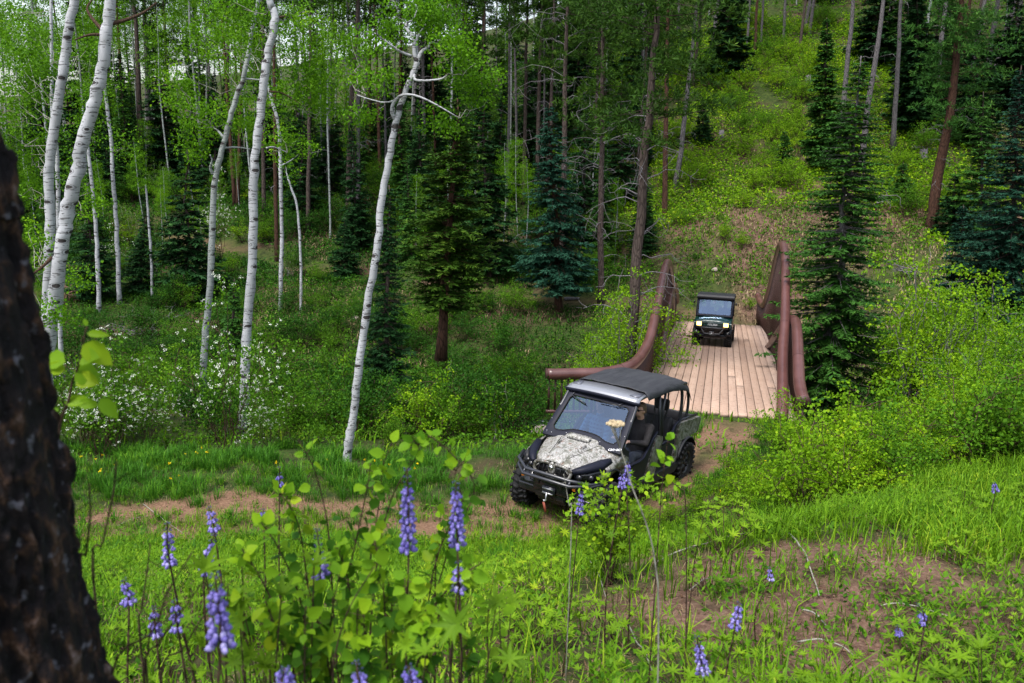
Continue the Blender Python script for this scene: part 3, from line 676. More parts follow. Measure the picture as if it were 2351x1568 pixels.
for s_ in (1, -1):       # dark seam lines and the two number marks
    tubes('seam', [[(x, s_*yy, hood_z(x, yy)[0]+.008) for x, yy in zip(np.linspace(.34, -.30, 14), np.linspace(.17, .33, 14))]], 'lens_black', hood, .004, 5)
    x0, y0 = -.10, s_*.33
    dx = Vector((-1., s_*.25, .18)) if s_ > 0 else Vector((1., -s_*.25, -.18))
    nrm = Vector((.16, s_*.2, 1)); x0 = -.02; y0 = s_*.205
    text_mesh('1000', .075, 'lens_black', hood, frame_m((x0, y0, hood_z(x0, y0)[0]+.013), dx, nrm), shear=.2)
# nose: camo surround with twin grille openings
mb = MB()
for s_ in (1, -1):
    mb.tube(spline([(.50, s_*.05, .925), (.515, s_*.16, .935), (.50, s_*.27, .905), (.485, s_*.31, .84), (.50, s_*.28, .76), (.52, s_*.14, .745), (.52, s_*.05, .77)], 22), .026, 8)
mb.blob((.505, 0, .86), (.035, .06, .10), 8); mb.box((.50, 0, .735), (.03, .5, .05))
bevel(mb.build('nose', 'camo_shaded', V, smooth=True), .004)
mb = MB(); mb.box((.47, 0, .84), (.04, .56, .17)); gb = mb.build('grille', 'lens_black', V)
for k in (-3, -2, -1, 1, 2, 3): tubes('grille_bar', [[(.50, k*.075, .77), (.50, k*.073, .92)]], 'black_plastic', gb, .008, 6)
mb = MB(); mb.tube([(.53, 0, .87), (.545, 0, .87)], .036, 24); em = mb.build('emblem', 'chrome', V)
mb = MB(); a_ = np.linspace(.5, 5.2, 14); mb.tube([(.548, .019*np.cos(q), .87+.019*np.sin(q)) for q in a_], .0045, 6); mb.tube([(.548, 0, .87), (.548, .014, .876)], .004, 6); mb.build('emblem_mark', 'lens_black', em)
text_mesh('can-am', .05, 'silver_dark', V, frame_m((.54, 0, .738), (0, 1, 0), (1, 0, .2)), shear=.25)
# head lamps under black swept-back plates
for s_ in (1, -1):
    mb = MB(); T = [(.47, s_*.31, .90), (.30, s_*.405, .955), (.0, s_*.53, 1.01), (-.14, s_*.60, 1.02)]; Bt = [(.47, s_*.34, .84), (.34, s_*.52, .875), (.12, s_*.66, .92), (-.10, s_*.68, .985)]
    mid = [tuple((np.array(t)*.5+np.array(b)*.5)+np.array((.035, s_*.02, .035))) for t, b in zip(T, Bt)]
    mb.loft([T, mid, Bt], close=False, cap=False); hp_ = solid(mb.build('lamp_cover', 'navy_trim', V, smooth=True), .016)
    mb = MB(); T2 = Bt; B2 = [(.45, s_*.34, .74), (.33, s_*.54, .745), (.14, s_*.67, .79), (-.02, s_*.69, .88)]
    mb.loft([[np.array(t)-(.03, 0, 0) for t in T2], [np.array(t)-(.05, 0, 0) for t in B2]], close=False, cap=False); solid(mb.build('lamp_bay', 'lens_black', V, smooth=True), .02)
    for (x, y) in ((.42, .42), (.30, .55)):
        mb = MB(); mb.tube([(x-.03, s_*y, .80), (x+.015, s_*y, .80)], .042, 16); hl = mb.build('headlight', 'black_tube', V)
        mb = MB(); mb.blob((x+.015, s_*y, .80), (.012, .030, .030), 6); mb.build('lens', 'lens_black', hl, smooth=True)
    # front fender: camo cheek, black flare
    mb = MB(); rings = []
    for x, zt, yi in ((.10, .95, .60), (-.1, 1.01, .60), (-.30, 1.045, .63), (-.52, 1.01, .66), (-.62, .92, .68)):
        rings.append([(x, s_*yi, zt), (x, s_*.685, zt-.03), (x, s_*.715, zt-.09), (x, s_*.70, max(.70, zt-.20))])
    mb.loft(rings, close=False, cap=False); solid(mb.build('fender', 'camo_shaded', V, smooth=True), .012)
    mb = MB(); a_ = np.linspace(R(55), R(170), 14)
    mb.loft([[(.43*np.cos(q)-.04, s_*.58, .40+.48*np.sin(q)), (.45*np.cos(q)-.04, s_*.71, .40+.51*np.sin(q)), (.45*np.cos(q)-.04, s_*.73, .37+.51*np.sin(q))] for q in a_], close=False, cap=False)
    solid(mb.build('flare', 'black_plastic', V, smooth=True), .014)
    mb = MB(); mb.loft([[(.40*np.cos(q), yy, .36+.40*np.sin(q)) for yy in (s_*.35, s_*.60)] for q in np.linspace(R(10), R(178), 12)], close=False, cap=False); solid(mb.build('wheel_well', 'lens_black', V), .01)
    # cowl side, between the fender and the door opening
    mb = MB(); prism(mb, [(-.50, 1.02), (-.62, .96), (-.70, .80), (-.72, .42), (-.50, .42), (-.46, .75)], s_*.63, s_*.69); bevel(mb.build('cowl_panel', 'camo_shaded', V), .012)
    # door, pillar and rear quarter panels
    mb = MB(); prism(mb, [(-.73, .42), (-.72, .80), (-1.18, .82), (-1.52, 1.08), (-1.60, 1.10), (-1.28, .42)], s_*.655, s_*.68); d1 = bevel(mb.build('door', 'black_plastic', V), .006)
    tubes('door_bar', [[(-.66, s_*.69, .80), (-1.0, s_*.70, .80), (-1.18, s_*.70, .83), (-1.50, s_*.69, 1.10), (-1.66, s_*.68, 1.16)]], 'navy_trim', d1, .024)
    mb = MB(); prism(mb, [(-1.30, .42), (-1.63, 1.06), (-1.68, 1.10), (-1.86, 1.06), (-1.90, .98), (-1.70, .42)], s_*.63, s_*.70); bevel(mb.build('pillar_panel', 'camo_shaded', V), .02)
    mb = MB(); prism(mb, [(-1.74, .42), (-1.92, .90), (-2.12, .90), (-2.38, 1.12), (-2.50, 1.14), (-2.38, .46)], s_*.655, s_*.68); d2 = bevel(mb.build('door', 'black_plastic', V), .006)
    tubes('door_bar', [[(-1.88, s_*.69, .91), (-2.14, s_*.70, .93), (-2.38, s_*.69, 1.16), (-2.62, s_*.68, 1.20)]], 'navy_trim', d2, .024)
    mb = MB(); prism(mb, [(-2.40, .46), (-2.52, 1.10), (-2.62, 1.16), (-3.1, 1.13), (-3.50, 1.12), (-3.57, 1.04), (-3.48, .86), (-3.40, .84), (-2.74, .82), (-2.60, .60), (-2.56, .46)], s_*.62, s_*.71); bevel(mb.build('bed_side', 'camo_shaded', V), .025)
    tubes('bed_rail', [[(-2.70, s_*.64, 1.17), (-3.46, s_*.64, 1.15)]], 'black_tube', V, .022)
    mb = MB(); a_ = np.linspace(R(20), R(150), 12); mb.loft([[(-3+.42*np.cos(q), s_*.58, .36+.45*np.sin(q)), (-3+.43*np.cos(q), s_*.73, .36+.47*np.sin(q)), (-3+.43*np.cos(q), s_*.74, .34+.47*np.sin(q))] for q in a_], close=False, cap=False); solid(mb.build('flare', 'black_plastic', V, smooth=True), .014)
    mb = MB(); prism(mb, [(-.45, .44), (-2.6, .44), (-2.62, .36), (-2.5, .30), (-.58, .30), (-.45, .36)], s_*.58, s_*.73); bevel(mb.build('side_step', 'black_plastic', V), .015)
    # cage
    tubes('cage_pillar', [[(-.34, s_*.655, 1.04), (-.55, s_*.65, 1.30), (-.90, s_*.61, 1.76), (-.98, s_*.60, 1.80)]], 'black_tube', V, .028)
    tubes('cage_rail', [spline([(-.92, s_*.60, 1.79), (-1.3, s_*.61, 1.83), (-2.1, s_*.615, 1.84), (-2.85, s_*.61, 1.80)], 12)], 'black_tube', V, .026)
    tubes('cage_pillar', [[(-1.86, s_*.66, .98), (-1.78, s_*.65, 1.3), (-1.72, s_*.61, 1.82)]], 'black_tube', V, .026)
    tubes('cage_pillar', [[(-1.98, s_*.64, .98), (-1.90, s_*.63, 1.4), (-1.98, s_*.61, 1.82)]], 'black_tube', V, .022)
    tubes('cage_pillar', [spline([(-2.66, s_*.64, 1.12), (-2.68, s_*.64, 1.45), (-2.66, s_*.62, 1.70), (-2.52, s_*.60, 1.80)], 12)], 'black_tube', V, .028)
    tubes('cage_pillar', [spline([(-3.00, s_*.62, 1.12), (-3.04, s_*.62, 1.40), (-2.98, s_*.60, 1.68), (-2.78, s_*.59, 1.80)], 12)], 'black_tube', V, .026)
    tubes('shock_absorber', [[(.0, s_*.40, .40), (-.05, s_*.28, .78)]], 'black_tube', V, .032)
    tubes('suspension_arm', [[(.02, s_*.52, .30), (.18, s_*.16, .38)], [(-.02, s_*.52, .30), (-.18, s_*.16, .38)], [(0, s_*.52, .46), (.1, s_*.18, .52)]], 'black_tube', V, .018, 8)
    tubes('suspension_arm', [[(-3, s_*.52, .32), (-2.75, s_*.16, .40)], [(-3, s_*.52, .32), (-3.2, s_*.16, .40)]], 'black_tube', V, .02, 8)
    tubes('harness_strap', [[(-2.45, s_*.45, 1.78), (-2.50, s_*.47, 1.4), (-2.44, s_*.42, .95)]], 'olive_strap', V, .014, 6)
    tubes('harness_strap', [[(-1.70, s_*.55, 1.75), (-1.74, s_*.56, 1.4), (-1.62, s_*.48, .95)]], 'olive_strap', V, .014, 6)
for x in (-.95, -1.72, -2.60, -2.9): tubes('cage_crossbar', [[(x, -.60, 1.80), (x, .60, 1.80)]], 'black_tube', V, .024)
mb = MB(); mb.box((-1.1, 0, .42), (3.0, 1.26, .12)); mb.box((.12, 0, .47), (.6, .50, .34)); mb.box((-3.0, 0, .62), (.9, .7, .35)); bevel(mb.build('chassis', 'lens_black', V), .02)
mb = MB(); mb.box((-3.05, 0, .92), (.94, 1.22, .05)); mb.box((-3.50, 0, 1.0), (.06, 1.22, .24)); mb.box((-2.60, 0, 1.0), (.05, 1.22, .24)); bevel(mb.build('cargo_bed', 'black_plastic', V), .01)
mb = MB(); prism(mb, [(-.44, 1.09), (-.62, 1.08), (-.78, 1.0), (-.80, .82), (-.60, .48), (-.44, .48)], -.62, .62); dash = bevel(mb.build('dashboard', 'black_plastic', V), .03)
mb = MB(); mb.loft([[(x, y, z-.03*abs(y)**2) for y in np.linspace(-.6, .6, 9)] for x, z in ((-.40, 1.115), (-.55, 1.11), (-.66, 1.09))], close=False, cap=False); solid(mb.build('dash_top', 'camo', V, smooth=True), .02)
for x in (-1.50, -2.42):
    for y in (.33, -.33):
        mb = MB(); mb.box((x+.22, y, .60), (.50, .50, .16)); s1 = bevel(mb.build('seat', 'seat_black', V), .05, 3)
        mb = MB(); mb.box((x-.06, y, .92), (.14, .48, .62), rot=[[.98, 0, -.19], [0, 1, 0], [.19, 0, .98]]); bevel(mb.build('backrest', 'seat_black', s1), .05, 3)
        mb = MB(); mb.box((x-.15, y, 1.30 if x > -2 else 1.42), (.10, .26, .20)); bevel(mb.build('headrest', 'seat_black', s1), .04, 3)
mb = MB(); a_ = np.linspace(0, 2*np.pi, 25); Rw = np.array([[.5, 0, .866], [0, 1, 0], [-.866, 0, .5]])
mb.tube([Rw@np.array((.16*np.cos(q), .16*np.sin(q), 0))+(-.90, .33, 1.02) for q in a_], .014, 8, cap=False)
for q in (0.3, 2.8, 4.7): mb.tube([(-.90, .33, 1.02), Rw@np.array((.16*np.cos(q), .16*np.sin(q), 0))+(-.90, .33, 1.02)], .011, 6)
mb.tube([(-.90, .33, 1.02), (-.70, .33, .92)], .025, 8); mb.build('steering_wheel', 'black_tube', V, smooth=True)
# windshield: wavy-bottomed black frame with rounded glass
def ws(u, v): return np.array((-.315-.63*v, u, 1.085+.70*v+.0*u))
def wave(y): return .11/(1+np.exp((abs(y)-.30)/.05))
nb = 24
inner, outer = [], []
yb = np.linspace(-1, 1, nb)
def rr_(y, w_, r_): return max(0, 1-max(0, (abs(y)-(w_-r_)))**2/r_**2)**.5
for y in yb: inner.append((y*.575, .115+wave(y*.575)*.85+.07*(1-rr_(y*.575, .575, .08)))); outer.append((y*.70, -.02+wave(y*.70)*.95))
for t_ in np.linspace(.12, .88, 8): inner.append((.575-.045*t_, .185+.57*t_)); outer.append((.70-.09*t_, 0+1.0*t_))
for y in yb[::-1]: inner.append((y*.53, .83-.07*(1-rr_(y*.53, .53, .07)))); outer.append((y*.605, 1.0))
for t_ in np.linspace(.88, .12, 8): inner.append((-.575+.045*t_, .185+.57*t_)); outer.append((-.70+.09*t_, 1.0*t_))
O = [ws(*p) for p in outer]; I = [ws(*p) for p in inner]
n_ = np.cross(ws(1, 0)-ws(0, 0), ws(0, 1)-ws(0, 0)); n_ /= np.linalg.norm(n_); n_ = n_ if n_[0] > 0 else -n_
mb = MB(); k = len(O); mb.add(np.array(O+I), [(i, (i+1) % k, k+(i+1) % k, k+i) for i in range(k)]); wf = solid(mb.build('windshield_frame', 'navy_trim', V), .03, .004)
mb = MB(); mb.tube(np.array([p+n_*.016 for p in I]+[I[0]+n_*.016]), .009, 6, cap=False); mb.build('gasket', 'rubber', wf, smooth=True)
mb = MB(); cpt = np.mean(I, 0); 
Ig = [cpt+(p-cpt)*1.015 for p in I]; mb.add(np.array(Ig+[cpt]), None, [(i, (i+1) % k, k) for i in range(k)]); mb.build('windshield', 'windshield_glass', wf)
tubes('wiper', [[ws(-.48, .90)+n_*.03, ws(-.50, .80)+n_*.04], [ws(-.50, .80)+n_*.04, ws(-.20, .70)+n_*.03]], 'black_tube', wf, .009, 6)
tubes('wiper', [[ws(.40, .88)+n_*.03, ws(.30, .79)+n_*.04], [ws(.44, .81)+n_*.035, ws(.02, .80)+n_*.03]], 'black_tube', wf, .008, 6)
text_mesh('can-am', .075, 'white_print', wf, frame_m(Vector(ws(.585, .035)+n_*.019), ws(1, .28)-ws(0, 0), n_), shear=.25)
for u_, v_ in ((-.64, .05), (-.66, .3), (-.645, .6), (.645, .3), (.63, .6), (.60, .93), (-.60, .93), (-.30, .10), (.30, .10), (-.55, .04)):
    mb = MB(); p_ = Vector(ws(u_, v_)+n_*.015); mb.blob(p_, (.009, .009, .009), 4); mb.build('bolt', 'steel', wf)
# silver visor
mb = MB(); mb.loft([[(x-.04*abs(y/.64)**2, y*sc_, z-.03*abs(y/.64)**2) for y in np.linspace(-.64, .64, 15)] for x, z, sc_ in ((-.83, 1.755, 1.0), (-.82, 1.80, 1.02), (-.92, 1.845, 1.0), (-1.24, 1.875, .95))], close=False, cap=False); vis = solid(mb.build('roof_visor', 'silver_panel', V, smooth=True), .02)
mb = MB(); mb.loft([[(x-.04*abs(y/.64)**2, y*sc_, z-.03*abs(y/.64)**2) for y in np.linspace(-.64, .64, 15)] for x, z, sc_ in ((-.815, 1.745, 1.03), (-.805, 1.79, 1.05), (-.84, 1.803, 1.05))], close=False, cap=False); solid(mb.build('visor_trim', 'navy_trim', vis, smooth=True), .018)
for s_ in (1, -1):
    mb = MB(); pts = [(-.915, .44), (-.915, .60), (-1.16, .57), (-1.16, .52)]
    mb.add([(x-.04*(y/.64)**2, s_*y, 1.862+(-.915-x)*.092-.03*(y/.64)**2) for x, y in pts], [(0, 1, 2, 3)]); solid(mb.build('visor_inset', 'silver_dark', vis), .006)
# soft roof: sags between the bars, edges pulled down, rear corners bent over
mb = MB(); rings = []
xs_ = np.linspace(-1.18, -3.02, 30)
for i_, x in enumerate(xs_):
    row = []
    hh = np.interp(x, [-3.02, -2.9, -2.7, -2.0, -1.18], [1.66, 1.80, 1.875, 1.91, 1.88])
    for y in np.linspace(-1, 1, 31):
        a_ = abs(y); yy = y*.665 if a_ < .93 else np.sign(y)*(.618+.06*min(1, (a_-.93)/.03))
        z = hh+.025*(1-a_**2)-max(0, (a_-.90))*1.15*(1+.5*np.interp(x, [-3, -2], [1, 0]))+.006*float(vnoise(x*6+y*2, y*9, 5))+.008*float(vnoise(x*2.5, y*5, 8))
        row.append((x, yy, z))
    rings.append(row)
mb.loft(rings, close=False, cap=False); solid(mb.build('soft_roof', 'soft_top', V, smooth=True), .012)
# bumper, winch, hook
bp = tubes('bumper', [[(.16, .72, .72), (.42, .64, .72), (.66, .40, .72), (.66, -.40, .72), (.42, -.64, .74), (.16, -.72, .82)], [(.18, .70, .74), (.44, .62, .75), (.62, .38, .79), (.62, -.38, .79), (.46, -.62, .86), (.20, -.70, .90)]], 'black_tube', V, .026)
tubes('bumper_bracket', [[(.66, y, .72), (.62, y, .79)] for y in (-.39, .39)]+[[(.62, y, .72), (.42, y, .50)] for y in (-.2, .2)], 'black_tube', bp, .02)
mb = MB(); mb.box((.46, 0, .60), (.10, .60, .26)); mb.box((.42, 0, .44), (.14, .52, .14)); bevel(mb.build('skid_plate', 'lens_black', V), .02)
wn = tubes('winch_fairlead', [[(.56, -.09, .55), (.56, .09, .55)], [(.56, -.09, .48), (.56, .09, .48)]], 'steel', V, .014, 8)
mb = MB(); mb.box((.535, 0, .515), (.02, .22, .12)); mb.build('bracket', 'black_tube', wn)
tubes('winch_hook', [[(.58, 0, .50), (.59, 0, .43), (.60, .012, .39), (.60, -.02, .36), (.60, -.025, .39)]], 'steel', V, .013, 8)
mb = MB(); mb.box((.605, .0, .28), (.012, .035, .15), rot=[[1, 0, 0], [0, .94, -.34], [0, .34, .94]]); mb.build('winch_strap', 'red_strap', V)
for y in (.42, -.42): mb = MB(); mb.box((.58, y*1.05, .66), (.015, .05, .035)); bevel(mb.build('reflector', 'amber', V), .005)
# the two people in it
J = seat_pose(-1.43, .45, .80, .02, .02, wl=(.42, .05, .28), wr=(.40, -.22, .30))
d = seated(J, 'black_jacket', 'dark_trousers', face=-.3, glasses=True, label='driver in sunglasses and a black jacket holding the wheel of the camouflage buggy')
d.matrix_world = VX
J = seat_pose(-1.42, -.30, .72, 0, .06, wl=(.40, .10, .12), wr=(.40, -.10, .12))
d = seated(J, 'blue_plaid', 'dark_trousers', face=.1, cap=False, label='passenger in a blue shirt behind the windshield of the camouflage buggy')
d.matrix_world = VX

# ================================================================== the green two-seater on the bridge
V2 = empty('utility_vehicle', label='dark green utility buggy with black cab and glowing headlamps driving over the bridge deck', cat='off-road vehicle')
s2, x2 = 11.5, -.74
W2 = Matrix.Translation(Bm@Vector((x2, s2, BSL*s2+.052)))@Matrix.Rotation(4.408, 4, 'Z')@Matrix.Rotation(-.085, 4, 'Y')@Matrix.Scale(.955, 4)
V2.matrix_world = W2
for x, y in ((0, .60), (0, -.60), (-1.95, .60), (-1.95, -.60)): wheel(V2, (x, y, .32), .32, .25, 1 if y > 0 else -1, -.04 if x == 0 else 0, 6)
mb = MB(); rings = []
for x, zt, w_ in ((.44, .93, .66), (.36, 1.0, .68), (.1, 1.06, .69), (-.22, 1.10, .68)):
    rings.append([(x, y*w_, zt-.07*abs(y)**3+.02*(abs(y) < .55)) for y in np.linspace(-1, 1, 21)])
mb.loft(rings, close=False, cap=False)
h2 = solid(mb.build('hood', 'green_paint', V2, smooth=True), .02)
tubes('hood_handle', [spline([(.30, -.16, 1.02), (.27, -.12, 1.065), (.27, .12, 1.065), (.30, .16, 1.02)], 10)], 'lens_black', h2, .012)
for s_ in (1, -1):
    mb = MB(); prism(mb, [(.43, .92), (.43, .74), (.36, .70), (.18, .80), (-.2, .82), (-.42, .80), (-.42, 1.06), (-.2, 1.06)], s_*.62, s_*.69); bevel(mb.build('fender', 'green_paint', V2), .02)
    mb = MB(); mb.box((.44, s_*.50, .865), (.05, .215, .17)); hb = bevel(mb.build('headlight', 'black_plastic', V2), .01)
    mb = MB(); mb.box((.468, s_*.495, .868), (.012, .175, .14)); bevel(mb.build('lens', 'lamp_lit', hb), .02, 3)
    mb = MB(); prism(mb, [(-.30, .36), (-.30, 1.13), (-1.55, 1.05), (-1.55, .36)], s_*.66, s_*.70); bevel(mb.build('door', 'lens_black', V2), .01)
    tubes('cab_post', [[(-.22, s_*.67, 1.1), (-.42, s_*.66, 1.83)]], 'navy_trim', V2, .035)
    tubes('cab_post', [[(-1.5, s_*.66, 1.0), (-1.5, s_*.64, 1.83)]], 'lens_black', V2, .035)
    mb = MB(); mb.blob((-.22, s_*.78, 1.62), (.03, .04, .06), 6); mb.tube([(-.3, s_*.68, 1.60), (-.22, s_*.77, 1.61)], .01, 6); mb.build('mirror', 'lens_black', V2, smooth=True)
    mb = MB(); a_ = np.linspace(R(15), R(165), 10); mb.loft([[(.40*np.cos(q), s_*.42, .33+.42*np.sin(q)), (.42*np.cos(q), s_*.72, .33+.45*np.sin(q))] for q in a_], close=False, cap=False); solid(mb.build('flare', 'lens_black', V2), .02)
mb = MB(); mb.box((.42, 0, .845), (.06, .80, .20)); gl2 = bevel(mb.build('grille', 'green_paint', V2), .01)
for z in (.90, .80): mb = MB(); mb.box((.453, 0, z), (.012, .76, .022)); mb.build('grille_slot', 'lens_black', gl2)
text_mesh('POLARIS', .095, 'white_print', gl2, frame_m((.456, 0, .85), (0, 1, 0), (1, 0, .1)), shear=.2)
mb = MB(); prism(mb, [(.47, .74), (.47, .68), (.40, .52), (.1, .34), (.0, .34), (.0, .74)], -.42, .42); bevel(mb.build('skid_plate', 'lens_black', V2), .02)
b2 = tubes('bumper', [[(.46, -.60, .72), (.50, -.40, .70), (.56, -.28, .52), (.56, .28, .52), (.50, .40, .70), (.46, .60, .72)], [(.48, -.58, .735), (.54, -.3, .745), (.54, .3, .745), (.48, .58, .735)]], 'black_tube', V2, .022)
w2 = tubes('winch_fairlead', [[(.585, -.08, .585), (.585, .08, .585)], [(.585, -.08, .525), (.585, .08, .525)]], 'steel', V2, .013, 8)
mb = MB(); mb.box((-.8, 0, .42), (2.4, 1.1, .14)); mb.box((.1, 0, .6), (.6, .6, .4)); mb.build('chassis', 'lens_black', V2)
mb = MB(); mb.box((-2.05, 0, .86), (.95, 1.36, .30)); bevel(mb.build('cargo_bed', 'lens_black', V2), .03)
mb = MB(); prism(mb, [(-.22, 1.12), (-.55, 1.10), (-.58, .5), (-.22, .5)], -.64, .64); mb.build('dashboard', 'lens_black', V2)
def ws2(u, v): return np.array((-.20-.20*v, u, 1.13+.64*v))
mb = MB(); O = [(-.69, -.06), (.69, -.06), (.675, 1.02), (-.675, 1.02)]
def rrect(x0, x1, y0, y1, r_, n=6):
    P = []
    for cx, cy, a0 in ((x1-r_, y0+r_, -90), (x1-r_, y1-r_, 0), (x0+r_, y1-r_, 90), (x0+r_, y0+r_, 180)):
        for k in range(n): a_ = R(a0+90*k/(n-1)); P.append((cx+r_*math.cos(a_), cy+r_*math.sin(a_)))
    return P
ou = rrect(-.69, .69, -.08, 1.02, .01); inn = [(x, y+.03*(1-(x/.6)**2)*(y > .5)) for x, y in rrect(-.60, .60, .07, .90, .07)]
k = len(ou); mb.add([ws2(*p) for p in ou+inn], [(i, (i+1) % k, k+(i+1) % k, k+i) for i in range(k)]); wf2 = solid(mb.build('windshield_frame', 'navy_trim', V2), .03)
mb = MB(); cp_ = ws2(0, .5); I2 = [ws2(*p)+(ws2(*p)-cp_)*.02 for p in inn]; mb.add(I2+[cp_], None, [(i, (i+1) % k, k) for i in range(k)]); mb.build('windshield', 'cab_glass', wf2)
mb = MB(); prism(mb, [(-.30, 1.76), (-.28, 1.84), (-.34, 1.92), (-1.5, 1.93), (-1.58, 1.86), (-1.56, 1.78)], -.70, .70); bevel(mb.build('roof', 'black_plastic', V2), .03, 3)
mb = MB()
for a0, a1, b0, b1 in ((-.68, .68, .98, 1.18), (-.68, .68, 1.70, 1.80), (-.68, -.60, 1.18, 1.70), (.60, .68, 1.18, 1.70), (-.34, -.26, 1.18, 1.70), (.26, .34, 1.18, 1.70)): mb.box((-1.56, (a0+a1)/2, (b0+b1)/2), (.03, a1-a0, b1-b0))
mb.build('rear_panel', 'lens_black', V2)
for y in (.34, -.34):
    mb = MB(); mb.box((-1.1, y, .70), (.5, .55, .16)); s1 = bevel(mb.build('seat', 'seat_black', V2), .04, 3)
    mb = MB(); mb.box((-1.36, y, .98), (.12, .55, .5)); bevel(mb.build('backrest', 'seat_black', s1), .04, 3)
mb = MB(); a_ = np.linspace(0, 2*np.pi, 21); mb.tube([Rw@np.array((.17*np.cos(q), .17*np.sin(q), 0))+(-.70, .34, 1.16) for q in a_], .014, 8, cap=False); mb.tube([(-.7, .34, 1.16), (-.5, .34, 1.0)], .02, 6); mb.build('steering_wheel', 'black_tube', V2, smooth=True)
for y, lb, sh_, cp in ((.34, 'driver in dark clothes seated on the right-hand side behind the green buggy windshield', 'navy_jacket', False), (-.34, 'passenger in dark clothes seated on the left-hand side behind the green buggy windshield', 'navy_jacket', True)):
    J = seat_pose(-1.15, y, .84, 0, .03, wl=(.36, .14, .30), wr=(.36, -.14, .30)) if y > 0 else seat_pose(-1.15, y, .84, 0, .05, wl=(.34, .12, .08), wr=(.34, -.12, .08))
    d = seated(J, sh_, 'dark_trousers', face=0, glasses=y > 0, cap=cp, label=lb, vox=.014); d.matrix_world = W2
# ------------------------------------------------------------------ tree builders (all in coordinates relative to the tree's foot)
def nrm(v): return v/(np.linalg.norm(v, axis=-1, keepdims=True)+1e-9)
def twigs(mb, A, D, L, W, m=1):
    """thin woody tapers: two crossed slivers each"""
    n = len(A); N = nrm(np.cross(D, rvec(n))); S = np.cross(nrm(D), N)
    mb.leaves(A, D, N, L, W, m, kind='t'); mb.leaves(A, D, S, L, W, m, kind='t')
def leaf_cloud(mb, C, rad, n, size, m=0, asp=.85, up=.35, kind='d'):
    """n leaves round each centre C, hanging a little and facing every way"""
    k = len(C); P = np.repeat(C, n, 0); rd = np.repeat(np.broadcast_to(rad, k), n)
    o = rvec(k*n)*(rng.random(k*n)**.5*rd)[:, None]*np.array([1, 1, .62]); P = P+o
    D = nrm(o*.6+rvec(k*n)*rd[:, None]*.6+np.array([0, 0, -.25])*rd[:, None]); N = rvec(k*n, up)
    s_ = size*rng.uniform(.7, 1.25, k*n)
    mb.leaves(P, D, N, s_, s_*asp*.5, m, kind=kind, r=np.clip(rng.normal(.5, .22, k*n)+np.repeat(rng.normal(0, .12, k), n), 0, 1))
def in_ell(c, r, n):
    o = rvec(n)*(rng.random(n)**(1/2.4))[:, None]; return np.array(c)+o*np.array(r)
def grown_branch(mb, A, B, r0, r1=.006, m=0, sag=.1, n=7, wob=.12):
    A, B = np.array(A, float), np.array(B, float); L = np.linalg.norm(B-A); t = np.linspace(0, 1, n)[:, None]
    P = A+(B-A)*t; P[:, 2] += sag*L*np.sin(t[:, 0]*np.pi); P[1:-1] += rng.normal(0, wob*L/n, (n-2, 3)); mb.tube(P, np.linspace(r0, r1, n), 6, m, cap=False); return P
